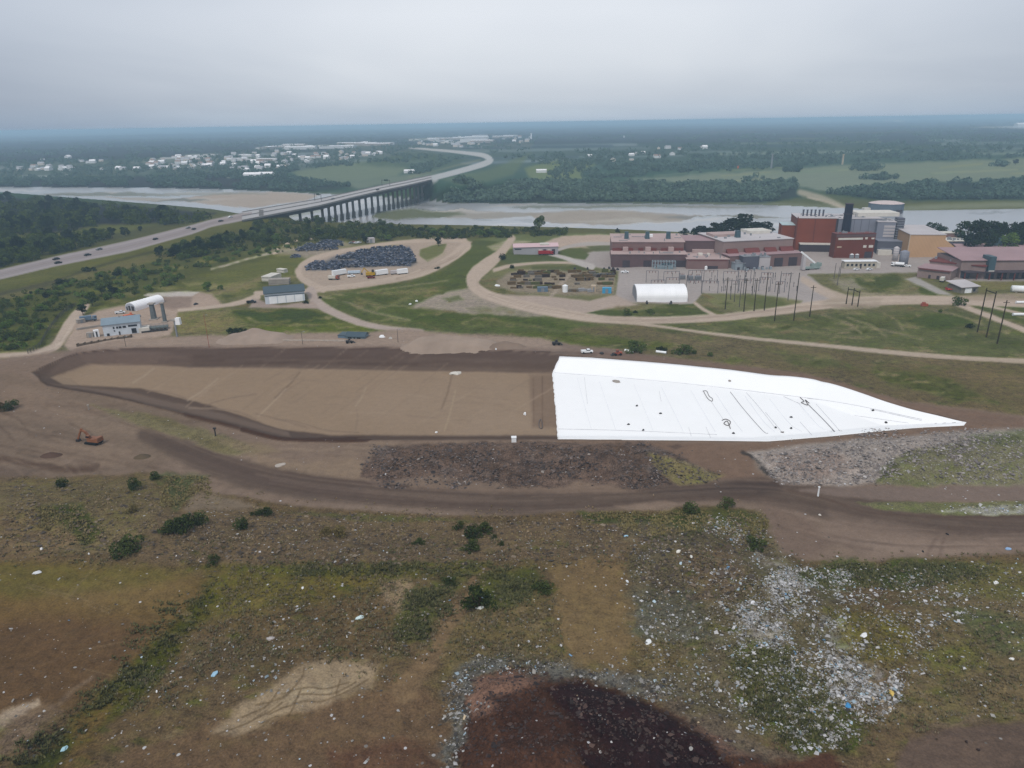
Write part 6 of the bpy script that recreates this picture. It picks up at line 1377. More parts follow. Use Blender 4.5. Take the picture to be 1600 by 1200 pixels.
# ------------------------------------------------------------------ scrap yard
SCR = [mat('scrap_slate', (86,96,114), .75, .3, .5), mat('scrap_dark', (60,68,82), .8, .3, .5), mat('scrap_pale', (128,134,146), .7, .3, .5)]
def scrap(label, a, b, top, d, seed):
    p = at(*a); q = at(*b); v = q-p; L_ = v.length; h = tall(p, top); r2 = random.Random(seed)
    root = thing('scrap_row', label, 'scrap heap', p, math.atan2(v.y, v.x), 'rows of dark scrap in the yard'); bs = [MB(), MB(), MB()]
    d *= 1.1; h *= 1.2; n = int(L_*d/1.2)
    for _ in range(n):
        x = r2.uniform(0, L_); y = r2.uniform(-d/2, d/2); env = math.sqrt(max(0, 1-(2*y/d)**2))*min(1, x/3+.3, (L_-x)/3+.3)
        z = r2.uniform(.1, 1)*h*env; s = r2.uniform(.5, 1.25)
        M = Matrix.Rotation(r2.uniform(0, 6.3), 3, 'Z') @ Matrix.Rotation(r2.uniform(-.5, .5), 3, 'X')
        bs[r2.choices((0,1,2), (5,3,1.4))[0]].rbox((x,y,z), (s*r2.uniform(1,2), s, s*r2.uniform(.4,.9)), M)
    for mb, m, nm in zip(bs, SCR, ('crushed_metal','dark_metal','pale_metal')): tag(mb.build(nm, m, root), kind='stuff')
    z = float(v.z); return root
for k, (a, b, t, d, l) in enumerate((((578,390),(632,388),386,7,'topmost scrap row of the main yard, shortest one'),((556,395),(642,391.5),390,7,'second scrap row from the top of the main yard'),((540,399.5),(646,396),394.5,7,'third scrap row from the top of the main yard'),((524,403.5),(606,402),398.5,7,'long scrap row left of centre in the main yard'),((596,402.5),(649,400.5),397.5,7,'short scrap row at the right of the main yard'),((552,408.5),(650,405.5),403.5,7,'scrap row above the lower gap of the main yard'),((488,412),(586,411.5),407.5,6,'left half of the low scrap row in the main yard'),((590,411.5),(650,410),406,7,'right half of the low scrap row in the main yard'),((478,417),(560,416.5),411.5,7,'front left scrap row with rounded end'),((560,416.5),(642,414.5),410.5,7,'front right scrap row above the white trailers'),((480,421.5),(532,420.5),417,6,'lowest scrap row at the left front corner'),
    ((500,379),(534,379),375,9,'upper heap of the small scrap cluster at left'),((474,386.5),(536,383.5),380.5,8,'middle heap of the small scrap cluster at left'),((462,392),(528,389),386.5,7,'lower heap of the small scrap cluster at left'),((454,402),(470,401),398.5,6,'little isolated scrap heap at the left yard corner'))):
    scrap(l, a, b, t, d, 200+k)
trailer('long white trailer at the left of the scrap yard front', (521,432), (542,428.5), 423.5, WHITE); trailer('pale blue flat trailer behind the long white one', (543,429), (563,427.5), 424, mat('pale_blue_paint', (176,192,206), .5)); trailer('white box trailer right of the yellow machine', (588,431), (607,429), 422.5, WHITE, 3); trailer('second white box trailer right of the yellow machine', (611,429.5), (621,428.5), 423.5, GREYROOF, 3); trailer('white trailer with dark side at the right end of the row', (622,429.5), (638,427.5), 421.5, WHITE, 3)
truck('rust and white crane truck at the left of the scrap yard front', at(522,437), -.15, MAROONV, PALE, 8.5, 2.0); car('white pickup between the two white trailers in the scrap yard', at(549,433), .3, WHITE, kind='pickup', scale=1.1); car('red and white pickup beside the yellow machine', at(580,435), .2, carcol[3], kind='pickup', scale=1.1)
def shredder():
    p = at(579,431.5); r = thing('scrap_grapple', 'yellow and black material handler between the white trailers', 'material handler', p, .2); y = mat('machine_yellow', (170,140,60), .6, .2)
    MB().box(-3.5, 3.5, -1.8, 1.8, 1.1, 3.2, .2, .1).build('house', y, r); MB().box(-3.4, 3.4, -1.5, 1.5, .1, 1.1).build('track', RUBBER, r); MB().box(1, 3, -1.6, 0, 3.2, 5.2, .2, .1).build('cab', DARK_METAL, r); MB().bar((-1,.5,3), (-4.5,.5,6.5), .6, .7).bar((-4.5,.5,6.5), (-6.5,.5,3), .5, .5).build('boom', y, r); MB().cyl((-6.5,.5,3), (-6.5,.5,1.4), .4, .9, 8).build('grapple', DARK_METAL, r)
shredder()
for k, (x, y, m, l) in enumerate(((553,380,RED,'red car wreck'),(557,380.5,carcol[1],'white car wreck'),(549,380.5,carcol[2],'silver car wreck'),(561,380,carcol[1],'pale car wreck nearest the trees'))): car(l+' parked behind the scrap yard by the trees', at(x, y), .3*k, m, 'car wrecks behind the scrap yard', scale=1.2)
box_container('yard_cabin', 'grey cabin among the trees behind the scrap yard', (574,380), (586,379.5), 372.5, GREYROOF, 6, 'cabin')
for k, (x, y) in enumerate(((445,385),(434,391),(449,382),(462,377),(485,374),(430,397))): lump('boulder', '%s pale rubble heap counted from the left by the scrap yard scrub' % NTH[[2,1,3,4,5,0][k]], 'rubble heap', x, y, 8, TAN, 1.6, 'rubble heaps in the scrub')
for k, (x, y) in enumerate(((641,476),(651,471))): lump('boulder', '%s white block at the tip of the bare patch' % ('lower' if k == 0 else 'upper'), 'block', x, y, 5, WHITE, 1.0)
car('dark pickup parked beside the left wall of the garage shed', at(393,473.5), .4, carcol[0], kind='pickup', scale=1.15); truck('blue grey tank truck behind the site cabins at left', at(139,502), .5, BLUEGREY, BLUEGREY, 9, 2.4); loader('orange loader beside the orange container', at(206,495), .6, ORANGE, .9); car('white pickup by the end of the arched shelter', at(188,490), .4, carcol[1], kind='pickup', scale=1.1)
lump('boulder', 'dark boulder with pale top by the track right of the arched shelter', 'boulder', 306, 476, 9, DARK_METAL, 1.2)
# ------------------------------------------------------------------ trees and shrubs
def leaf_cloud(seed, clumps, per, leaf, spread=1.0):
    """many leaf-sized faces in several clumps; clumps = list of (centre, radii)"""
    r = np.random.default_rng(seed); V_ = []; T_ = []
    for (c, rad) in clumps:
        d = r.normal(size=(per, 3)); d /= np.linalg.norm(d, axis=1, keepdims=True)
        k = r.uniform(.45, 1.05, (per, 1))**.6
        p = np.array(c)+d*np.array(rad)*k
        a = r.normal(size=(per, 3)); a /= np.linalg.norm(a, axis=1, keepdims=True); b = np.cross(a, r.normal(size=(per, 3))); b /= np.linalg.norm(b, axis=1, keepdims=True)
        s = leaf*r.uniform(.6, 1.4, (per, 1)); a = a*s; b = b*s*r.uniform(.5, .9, (per, 1))
        V_.append(np.stack([p-a-b*.3, p+b*.8, p+a+b*.2, p-b], 1).reshape(-1, 3)); T_.append(np.repeat(np.clip(r.uniform(0, 1)*.6+r.uniform(0, .5, per), 0, 1), 4))
    v = np.concatenate(V_); v[:, 2] = np.maximum(v[:, 2], .0)
    return v, np.arange(len(v)).reshape(-1, 4), np.concatenate(T_)
def crown_mesh(name, seed, clumps, per, leaf):
    v, f, t = leaf_cloud(seed, clumps, per, leaf)
    return np_mesh(name, v, f, {'tone': ('FLOAT', 'POINT', t)})
def tree_proto(k, wide=.36, base=.22):
    r = random.Random(k); cl = []
    for j in range(11):
        a = r.uniform(0, 6.3); z = r.uniform(base+.12, .84); rad = wide*math.sin(math.pi*min(.95, (z-base)/(1-base)*.8+.18))*r.uniform(.35, .8)
        q = r.uniform(.11, .19); cl.append(((rad*math.cos(a), rad*math.sin(a), z), (q*1.15, q*1.15, q*.85)))
    cl.append(((0,0,.6), (wide*.55, wide*.55, .25)))
    me = crown_mesh('crown', k, cl, 95, .042)
    tb = MB(); tb.cyl((0,0,-.04), (0,0,.42), .026, .017, 7, False).cyl((0,0,.42), (.02,.01,.8), .017, .006, 6, False)
    for j in range(5):
        a = r.uniform(0, 6.3); z = r.uniform(.2, .5); tb.cyl((0,0,z), (wide*.6*math.cos(a), wide*.6*math.sin(a), z+.22), .011, .004, 5, False)
    return me, tb.mesh('trunk')
def bush_proto(k, wide=.6):
    r = random.Random(50+k); cl = []
    for j in range(12):
        a = r.uniform(0, 6.3); d = wide*r.uniform(.05, .95); q = r.uniform(.12, .34)*(1.1-.4*d/wide); cl.append(((d*math.cos(a), d*math.sin(a), r.uniform(.12, .72)*(1.05-.5*d/wide)), (q*1.2, q*1.2, q)))
    me = crown_mesh('foliage', 60+k, cl, 64, .06)
    sb = MB()
    for j in range(6): a = r.uniform(0, 6.3); sb.cyl((0,0,-.08), (wide*.5*math.cos(a), wide*.5*math.sin(a), .55), .035, .012, 5, False)
    return me, sb.mesh('stems')
TP = [tree_proto(k, w, b) for k, (w, b) in enumerate(((.36,.22),(.42,.16),(.3,.2),(.46,.12),(.38,.18)))]
BP = [bush_proto(k, w) for k, w in enumerate((.6,.75,.5))]
BARK = mat('bark', (78,68,58), .95, .2, .5)
L_DARK = leaf_mat('leaf_dark', (34,46,34), (62,78,50), 650); L_MID = leaf_mat('leaf_mid', (58,74,48), (102,116,74), 450); L_PALE = leaf_mat('leaf_pale', (78,100,54), (110,132,78), 500); L_NEAR = leaf_mat('leaf_near', (46,56,36), (86,96,58), 150); L_DRY = leaf_mat('leaf_dry', (96,88,58), (128,116,80), 200)
def skinned(me, m):
    key = (me.name, m.name)
    if key not in SKIN:
        c = me.copy(); c.materials.clear(); c.materials.append(m); SKIN[key] = c
    return SKIN[key]
SKIN = {}
def plant(kind, label, x, y, z, h, m, group=None, k=None, w=1.0, rnd=random):
    src = TP if kind == 'tree' else BP
    k = rnd.randrange(len(src)) if k is None else k
    o = thing(kind, label, kind, (x, y, z-.05), rnd.uniform(0, 6.3), group); s = h*(1.0 if kind == 'tree' else 1.1); o.scale = (s*w, s*w, s)
    link('crown' if kind == 'tree' else 'foliage', skinned(src[k][0], m), None, o)
    link('trunk' if kind == 'tree' else 'stems', skinned(src[k][1], BARK), None, o)
    return o
def scatter(kind, label, poly, n, hr, mats, group, seed, w=(.85, 1.25), dens=None):
    r2 = random.Random(seed); xs = [p[0] for p in poly]; ys = [p[1] for p in poly]; pts = []
    tries = 0
    while len(pts) < n and tries < n*60:
        tries += 1
        px = r2.uniform(min(xs), max(xs)); py = r2.uniform(min(ys), max(ys))
        if sdist(np.array([px]), np.array([py]), poly)[0] < 0: continue
        if dens is not None and r2.random() > dens(px, py): continue
        pts.append((px, py))
    pts.sort(key=lambda q: q[1])
    x, y, z = atv([q[0] for q in pts], [q[1] for q in pts])
    for k in range(len(pts)):
        if z[k] < WATER+.3: continue
        plant(kind, label, float(x[k]), float(y[k]), float(z[k]), r2.uniform(*hr), r2.choice(mats), group, w=r2.uniform(*w), rnd=r2)
def one(kind, label, px, py, top, m, w=1.0, k=None, group=None):
    p = at(px, py); h = tall(p, top); plant(kind, label, p.x, p.y, p.z, h, m, group, k, w, random.Random(int(px+py)))
# wood beyond the highway
WG = 'trees of the wood beyond the highway'
scatter('tree', 'dark broadleaf tree in the wood beyond the highway', [(-60,316),(0,314),(100,320),(180,328),(240,334),(325,344),(290,350),(230,349),(150,352),(100,362),(0,366),(-60,368)], 72, (12, 19), [L_DARK, L_DARK, L_MID], WG, 5)
scatter('tree', 'dark broadleaf tree in the wood beyond the highway', [(-60,384),(0,382),(90,378),(130,374),(170,371),(120,388),(60,404),(0,416),(-60,430)], 42, (11, 17), [L_DARK, L_DARK, L_MID], WG, 6)
for x, b, t in ((60,322,309),(88,325,310),(204,336,320),(216,337,321),(176,372,354),(150,376,360),(196,369,353),(220,362,352)): one('tree', 'dark broadleaf tree in the wood beyond the highway', x, b, t, L_DARK, 1.0, group=WG)
# below the highway: dark groves, scrub
SG = 'trees along the valley below the highway'
scatter('tree', 'dark tree in the row below the highway embankment', [(246,402),(300,384),(350,374),(400,366),(430,362),(420,372),(360,390),(300,402),(260,408)], 36, (7, 12), [L_DARK, L_DARK, L_MID], SG, 7)
scatter('tree', 'tree in the valley between the highway and the scrap yard', [(400,352),(470,346),(540,350),(610,356),(640,362),(600,372),(540,374),(470,376),(420,384),(380,392),(400,370)], 36, (6, 12), [L_DARK, L_MID, L_MID, L_PALE], 'trees between the highway and the scrap yard', 8)
BG_ = 'bushes of the scrub below the highway'
scatter('bush', 'green bush in the scrub below the highway', [(-60,500),(0,470),(110,440),(230,412),(330,392),(420,384),(470,380),(460,390),(360,408),(300,425),(270,445),(215,462),(150,474),(122,478),(100,490),(70,512),(30,545),(-60,552)], 210, (2.2, 5.2), [L_MID, L_MID, L_PALE, L_PALE], BG_, 9)
scatter('bush', 'green bush in the scrub below the highway', [(30,455),(90,446),(170,425),(260,405),(300,398),(280,408),(180,438),(60,470)], 26, (2.5, 4.5), [L_MID, L_DARK], BG_, 10)
for x, b, t, l in ((92,444,433,'dark round bush near the railway line at left'),(140,424,414,'dark bush on the railway line left of the grove'),(160,462,440,'big round tree above the fence corner'),(145,478,456,'broad round tree at the end of the fence road'),(178,462,446,'dark tree right of the broad round tree'),(130,492,474,'large dark tree beside the grey tank truck'),(325,455,438,'small bright green tree on the grass right of the white shelter'),(345,453,444,'little bush on the grass right of the small bright tree'),(500,372,355,'dark tree before the bridge piers'),(571,380,368,'dark tree beside the grey cabin'),(685,384,370,'dark tree at the right of the scrap yard by the gravel road')):
    one('tree' if 'tree' in l else 'bush', l, x, b, t, L_DARK if 'dark' in l else (L_PALE if 'bright' in l else L_MID), 1.2)
# along the near river bank
RG = 'trees along the near river bank'
scatter('tree', 'green tree in the row along the near river bank', [(596,363),(640,359),(700,359),(760,361),(835,364),(830,370),(740,372),(640,372),(600,378),(560,376)], 46, (5, 9), [L_PALE, L_MID, L_MID, L_DARK], RG, 12, w=(1.0, 1.5))
scatter('tree', 'low green tree in the row along the near river bank', [(690,362),(780,360),(884,362),(884,366),(780,369),(700,372)], 12, (3.5, 6), [L_MID, L_DARK], RG, 13, w=(1.2, 1.7))
one('tree', 'lone tall tree standing on the river bank left of the pink roofed hall', 843, 365, 336, L_MID, .8, 0); one('bush', 'tiny dark bush alone at the river edge', 965, 363, 355, L_DARK, .7); one('bush', 'dark bush beside the tall lone tree', 862, 365, 358, L_DARK, 1.2)
# round the plant
for x, b, t, w, l in ((1068,372,355,1.1,'round tree left of the big plant grove'),(1093,376,351,1.6,'leftmost tree of the big plant grove'),(1116,375,346,1.6,'second tree of the big plant grove'),(1134,376,343,1.6,'third tree of the big plant grove'),(1155,376,334,1.6,'tallest tree of the big plant grove'),(1172,376,344,1.6,'fifth tree of the big plant grove'),(1188,376,345,1.6,'rightmost tree of the big plant grove'),(1049,374,364,1.3,'low dark tree behind the left mill hall'),(1458,374,345,1.15,'tree between the beige store and the river'),(1446,376,349,1.0,'lower tree left of the one behind the beige store'),(1470,378,350,.9,'tree right of the one behind the beige store'),
    (1508,385,343,1.2,'leftmost tree of the right hand grove'),(1532,388,338,1.1,'tallest tree of the right hand grove'),(1556,390,342,1.2,'third tree of the right hand grove'),(1580,390,341,1.2,'fourth tree of the right hand grove'),(1604,390,344,1.2,'last tree of the right hand grove by the picture edge'),(1520,394,362,1.2,'dark lower tree in front of the right hand grove'),(1570,394,360,1.2,'light green round tree in front of the right hand grove'),(1545,395,365,1.1,'low dark tree in the middle front of the right hand grove'),(1205,372,362,1.1,'small tree left of the boiler house'),(1222,374,360,1.2,'small tree touching the boiler house wing')):
    one('tree', l, x, b, t, L_PALE if 'light green' in l else L_DARK, w)
for x, b, t, l in ((787,405,394,'dark bush at the corner of the plant lawn'),(800,419,412,'long dark bush above the storage yard'),(991,549,529,'big green bush above the white membrane'),(1065,552,535,'pale green bush right of the liner rolls'),(1035,549,538,'low dark bush between the liner rolls'),(978,492,479,'round green bush left on the grass below the white tent'),(1016,490,481,'round green bush right on the grass below the white tent'),(993,489,484,'little bush between the two below the white tent'),(1497,476,461,'green bush at the road fork near the small shed'),(1515,512,504,'dark bush on the right hand slope'),(1470,488,482,'grey green bush beside the road at right'),(365,520,508,'pair of dark green bushes on the grass left of the sand pile'),(378,520,510,'right bush of the pair left of the sand pile'),(1085,553,545,'small green bush right of the pale one above the membrane'),(1110,556,548,'last small green bush above the membrane'),(683,420,415,'tiny dark bush by the scrap yard loop'),(478,474,468,'small bush at the right corner of the garage shed'),(500,466,462,'low bush by the road fork right of the garage shed')):
    one('bush', l, x, b, t, L_MID if 'green' in l and 'dark' not in l else L_DARK, 1.1)
# foreground shrubs
for x, b, t, w, l in ((268,832,810,.9,'left dark bush of the clump under the bare patch'),(283,830,803,.9,'middle dark bush of the clump under the bare patch'),(293,820,799,.8,'upper bush of the clump under the bare patch'),(310,820,797,.9,'right dark bush of the clump under the bare patch'),(198,864,835,1.0,'grey green bush left of the slope foot'),(381,826,806,1.0,'dark bush on the slope right of the clump'),(97,761,746,1.1,'dark bush on the upper left scrub'),(208,764,742,.8,'narrow dark bush on the upper left scrub'),(242,748,733,.9,'dark bush at the road edge at left'),(417,804,790,1.0,'dark bush at the road edge, right of two'),(400,804,794,1.0,'dark bush at the road edge, left of two'),(735,841,820,1.2,'large dark bush of the cluster in mid slope'),(757,832,815,1.0,'right dark bush of the cluster in mid slope'),(716,826,812,.7,'left thin bush of the cluster in mid slope'),(736,860,842,1.0,'lower dark bush of the cluster in mid slope'),(771,842,834,.8,'little bush right of the cluster in mid slope'),(783,852,844,.8,'lowest little bush right of the cluster in mid slope'),(511,834,820,.8,'dry dark bush left on the rough slope'),(528,838,818,.9,'dry dark bush right on the rough slope'),(1076,802,783,1.2,'tall dark bush by the road at the head of the ridge'),(1134,790,777,1.2,'round dark bush right at the head of the ridge'),(1178,856,838,1.1,'dark bush on the right flank of the ridge'),(748,948,912,.85,'dark juniper like bush alone on the landfill cap'),(850,922,908,1.5,'low dark green bush right of the lone one'),(332,880,866,.9,'dark bush at the foot of the left slope'),(655,850,842,1.6,'low green bush on the rough slope'),(205,800,788,1.0,'dry brown bush on the upper left scrub'),(700,912,902,1.5,'low green bush above the lone dark one'),(10,640,622,1.0,'dark bush by the soil heap at the left edge')):
    one('bush', l, x, b, t, L_DRY if 'dry' in l else L_NEAR, w)
# ------------------------------------------------------------------ far side: woods as masses, the town
def wood_mass(name, label, poly, n, h, seed, c1, c2, wd=1.2, kind='stuff'):
    r = np.random.default_rng(seed); xs = [p[0] for p in poly]; ys = [p[1] for p in poly]
    px = r.uniform(min(xs), max(xs), n*4); py = r.uniform(min(ys), max(ys), n*4)
    m = (sdist(px, py, poly) > 0) & (fbm(px/30, py/6, seed) > .42); px = px[m]; py = py[m]; far_ = ldist(px, py, [(640,285),(672,279),(700,272),(730,264),(756,256),(768,249),(756,243),(735,240),(700,236),(665,233)], [0]*10)[0] > 9; px = px[far_][:n]; py = py[far_][:n]; n = len(px)
    x, y, z = atv(px, py); ok = z > WATER+.5; x, y, z = x[ok], y[ok], z[ok]; n = len(x)
    hh = h*r.uniform(.6, 1.25, n); per = 26; d = r.normal(size=(n, per, 3)); d /= np.linalg.norm(d, axis=2, keepdims=True)
    cen = np.stack([x, y, z+hh*.5], 1)[:, None]; p = cen + d*np.stack([hh*.5*wd, hh*.5*wd, hh*.5], 1)[:, None]*r.uniform(.7, 1.05, (n, per, 1))
    a = r.normal(size=(n, per, 3)); a /= np.linalg.norm(a, axis=2, keepdims=True); b = np.cross(a, d); s = (hh*.2)[:, None, None]*r.uniform(.7, 1.4, (n, per, 1)); a = a*s; b = b*s
    v = np.stack([p-a, p+b, p+a, p-b], 2).reshape(-1, 3); t = np.repeat(np.clip(r.uniform(0, 1, (n, 1))*.7+r.uniform(0, .4, (n, per)), 0, 1), 4)
    o = link(name, np_mesh(name, v, np.arange(len(v)).reshape(-1, 4), {'tone': ('FLOAT', 'POINT', t)}), leaf_mat('leaf_'+str(c1), c1, c2, 1400)); tag(o, label, 'woodland' if kind == 'stuff' else 'tree', kind=kind)
AIR[0] = 2200
DW = ((74,96,98), (104,124,118))
wood_mass('woodland', 'dark belt of woods along the far river bank behind the plant', [(690,317),(716,298),(770,288),(860,284),(1000,287),(1236,287),(1246,306),(1200,315),(800,317)], 2300, 9, 1, *DW)
wood_mass('woodland', 'dark wood on the far bank at right', [(1294,303),(1420,288),(1600,282),(1680,280),(1680,311),(1600,311),(1380,312)], 1300, 9, 2, *DW)
wood_mass('woodland', 'bank of dark woods between the town and the river at left', [(-80,282),(0,281),(150,280),(300,274),(400,269),(470,281),(556,292),(480,299),(330,295),(0,294),(-80,294)], 2200, 8, 3, *DW)
wood_mass('woodland', 'scattered trees of the far plain right of the highway curve', [(780,246),(900,236),(1100,226),(1320,222),(1600,226),(1650,236),(1600,246),(1320,256),(1200,264),(1000,276),(900,282),(850,276),(880,262)], 1500, 9, 4, *DW)
wood_mass('woodland', 'far trees among the town roofs', [(-80,256),(0,252),(300,240),(600,222),(740,214),(840,214),(830,236),(700,244),(640,250),(520,258),(440,274),(300,272),(0,282)], 2000, 8, 5, *DW)
wood_mass('woodland', 'long distant belts of forest below the horizon', [(-100,212),(400,208),(800,198),(1200,196),(1700,190),(1700,226),(1200,226),(800,216),(300,238),(-100,250)], 1100, 12, 6, *DW, wd=3.5)
for k, (p, n, l) in enumerate((([(1324,266),(1340,258),(1372,259),(1382,266),(1350,268)],60,'left hand clump of trees on the far field at right'),([(1340,280),(1380,276),(1404,279),(1380,282)],50,'low strip of trees on the far field nearer the river'),([(1546,260),(1560,254),(1576,258),(1570,261)],30,'round clump of trees on the far field near the right edge'),([(1222,269),(1236,261),(1252,263),(1252,269)],40,'clump of trees at the left end of the far field'),([(1160,285),(1180,277),(1240,281),(1246,296),(1180,292)],160,'bulge of dark trees where the far wood meets the field'),([(396,272),(410,256),(440,258),(470,264),(440,274)],90,'tall trees at the right end of the town before the green field'),([(470,262),(540,254),(600,250),(640,254),(560,259)],110,'line of trees behind the green field'),([(640,272),(660,262),(680,262),(668,272)],30,'clump of trees beside the far highway'),([(640,262),(690,250),(728,246),(712,255),(680,263)],60,'trees inside the highway curve'))):
    wood_mass('woodland', l, p, n, 9, 20+k, *DW)
one('tree', 'single tree on the far field at the right edge', 1586, 258, 247, L_DARK, 1.0)
def under_mass(polys, seed):
    r = np.random.default_rng(seed); P_ = []
    for poly, n, h in polys:
        xs = [p[0] for p in poly]; ys = [p[1] for p in poly]; px = r.uniform(min(xs), max(xs), n*4); py = r.uniform(min(ys), max(ys), n*4)
        m = (sdist(px, py, poly) > -2) & (fbm(px/22, py/8, seed) > .4); px = px[m][:n]; py = py[m][:n]
        x, y, z = atv(px, py); ok = z > WATER+.5; P_.append(np.stack([x[ok], y[ok], z[ok], h*r.uniform(.5, 1.3, ok.sum())], 1))
    A = np.concatenate(P_); n = len(A); per = 54; hh = A[:, 3]; d = r.normal(size=(n, per, 3)); d /= np.linalg.norm(d, axis=2, keepdims=True)
    p = np.stack([A[:, 0], A[:, 1], A[:, 2]+hh*.42], 1)[:, None] + d*np.stack([hh*.62, hh*.62, hh*.5], 1)[:, None]*r.uniform(.55, 1.08, (n, per, 1))
    a = r.normal(size=(n, per, 3)); a /= np.linalg.norm(a, axis=2, keepdims=True); b = np.cross(a, d); s = (hh*.13)[:, None, None]*r.uniform(.6, 1.4, (n, per, 1)); a = a*s; b = b*s
    v = np.stack([p-a, p+b, p+a, p-b], 2).reshape(-1, 3); t = np.repeat(np.clip(r.uniform(0, 1, (n, 1))*.7+r.uniform(0, .4, (n, per)), 0, 1), 4)
    tag(link('undergrowth', np_mesh('undergrowth', v, np.arange(len(v)).reshape(-1, 4), {'tone': ('FLOAT', 'POINT', t)}), leaf_mat('leaf_under', (40,52,42), (84,98,64), 650)), 'woodland and scrub that fills the valley below and beyond the highway', 'woodland', kind='stuff')
under_mass([([(-60,316),(0,314),(100,320),(180,328),(240,334),(325,344),(290,350),(230,349),(150,352),(100,362),(0,366),(-60,368)], 420, 11), ([(-60,384),(0,382),(90,378),(130,374),(170,371),(120,388),(60,404),(0,416),(-60,430)], 260, 10),
    ([(246,402),(300,384),(350,374),(400,366),(430,362),(420,372),(360,390),(300,402)], 160, 6), ([(400,352),(470,346),(540,350),(610,356),(650,362),(600,372),(540,374),(470,376),(420,384),(380,392),(400,370)], 330, 5.5),
    ([(596,364),(640,360),(700,360),(760,362),(884,364),(884,367),(780,370),(640,373),(560,376)], 300, 5), ([(-60,500),(0,470),(110,440),(230,412),(330,392),(420,384),(470,380),(460,390),(360,408),(300,425),(270,445),(215,462),(150,474),(122,478),(100,490),(70,512),(30,545),(-60,552)], 230, 2.8)], 77)
def roofed(name, w, d, h, hr, wm, rm):
    mb = MB(); mb.prismx([(0,-1),(d,-1),(d,h),(d/2,hr),(0,h)], 0, w); me = mb.mesh(name); me.materials.append(wm); me.materials.append(rm)
    for p in me.polygons:
        if p.normal.z > .2: p.material_index = 1
    return me
FW = [mat('far_wall_white', (206,206,206), .7, dist=0), mat('far_wall_grey', (150,150,152), .8), mat('far_wall_tan', (186,182,178), .8)]; FR = [mat('far_roof_white', (212,214,218), .6), mat('far_roof_grey', (150,156,164), .7), mat('far_roof_brown', (138,132,134), .8)]
HM = [roofed('house', 13, 10, 5, 8, FW[a], FR[b]) for a, b in ((0,1),(0,0),(2,1),(0,2))]; WMs = [roofed('warehouse', 85, 30, 8, 9.5, FW[a], FR[b]) for a, b in ((0,0),(1,0),(0,1))]
def town(poly, n, meshes, name, label, group, seed, sc=(.8, 1.4), line=None):
    r2 = random.Random(seed); xs = [p[0] for p in poly]; ys = [p[1] for p in poly]; k = 0
    pts = []
    while len(pts) < n:
        px = r2.uniform(min(xs), max(xs)); py = r2.uniform(min(ys), max(ys))
        if sdist(np.array([px]), np.array([py]), poly)[0] > 0: pts.append((px, py))
    x, y, z = atv([p[0] for p in pts], [p[1] for p in pts])
    for k in range(n):
        if z[k] < 1: continue
        o = link(name, r2.choice(meshes), None); s = r2.uniform(*sc); o.scale = (s, s, s*r2.uniform(.8,1.2)); o.location = (float(x[k]), float(y[k]), float(z[k])); o.rotation_euler.z = r2.choice([0, .2, 1.5, -.25])+r2.uniform(-.1, .1)
        tag(o, label, name, group)
TL = 'small pale roofed house in the far town at left'; TG = 'houses of the far town'
town([(0,270),(30,262),(60,258),(120,262),(110,276),(60,277),(0,277)], 34, HM, 'house', TL, TG, 1); town([(138,272),(160,264),(210,264),(205,272),(150,276)], 18, HM, 'house', TL, TG, 2); town([(205,274),(220,256),(260,246),(320,246),(320,262),(230,278)], 52, HM, 'house', TL, TG, 3); town([(310,262),(320,246),(420,238),(520,240),(600,240),(560,250),(460,258),(440,268),(330,270)], 96, HM, 'house', TL, TG, 4)
town([(60,246),(160,250),(160,256),(60,254)], 6, HM, 'house', TL, TG, 5); town([(640,226),(680,216),(830,212),(830,224),(720,232)], 34, HM, 'house', TL, TG, 8, (1, 1.8))
town([(900,246),(1040,232),(1120,230),(1080,246),(960,258)], 14, HM, 'house', 'pale house among the trees of the far plain', 'houses on the far plain', 9)
town([(400,234),(420,230),(600,222),(610,228),(440,236)], 15, WMs, 'warehouse', 'long white warehouse at the edge of the far town', 'warehouses of the far town', 6, (.8, 1.5)); town([(640,222),(700,214),(790,213),(740,224)], 15, WMs, 'warehouse', 'long white warehouse at the edge of the far town', 'warehouses of the far town', 7, (.9, 1.7)); town([(250,250),(330,244),(480,246),(360,256)], 6, WMs, 'warehouse', 'long white warehouse at the edge of the far town', 'warehouses of the far town', 11, (.5, .8))
for x, b, t, m, l in ((1316,257,241,TAN,'thin tan tower on the far plain above the plant'),(1205,263,240,GREY_METAL,'faint grey mast on the far plain left of the tan tower'),(1153,263,259,ORANGE,'small orange tower at the end of the far wood'),(830,217,208,WHITE,'white tower block at the right end of the far town'),(975,215,212,FW[0],'pale tower far beyond the river on the plain')):
    p = at(x, b); h = tall(p, t); k = 2.2/pxm(p); o = thing('tower', l, 'tower', p); MB().box(-k*.5, k*.5, -k*.5, k*.5, -1, h*.92, k*.08, k*.08).build('shaft', m, o); MB().box(-k*.6, k*.6, -k*.6, k*.6, h*.92, h).build('head', m, o)
for x, y, s, l in ((631,271,1.0,'white farm building beside the far highway'),(838,270,.9,'white farmhouse on the pale meadow across the river'),(1398,190.5,4,'bright white hall far on the horizon at right'),(1590,198.5,3.5,'long white greenhouse roof far at the right edge'),(380,279,1.6,'white roofed hall between the town and the river'),(402,277,1.4,'grey roofed hall by the tall trees of the town')):
    o = link('far_hall', roofed('far_hall', 26, 14, 6, 8.5, FW[0], FR[0]), None); o.scale = (s,)*3; o.location = at(x, y); tag(o, l, 'hall')
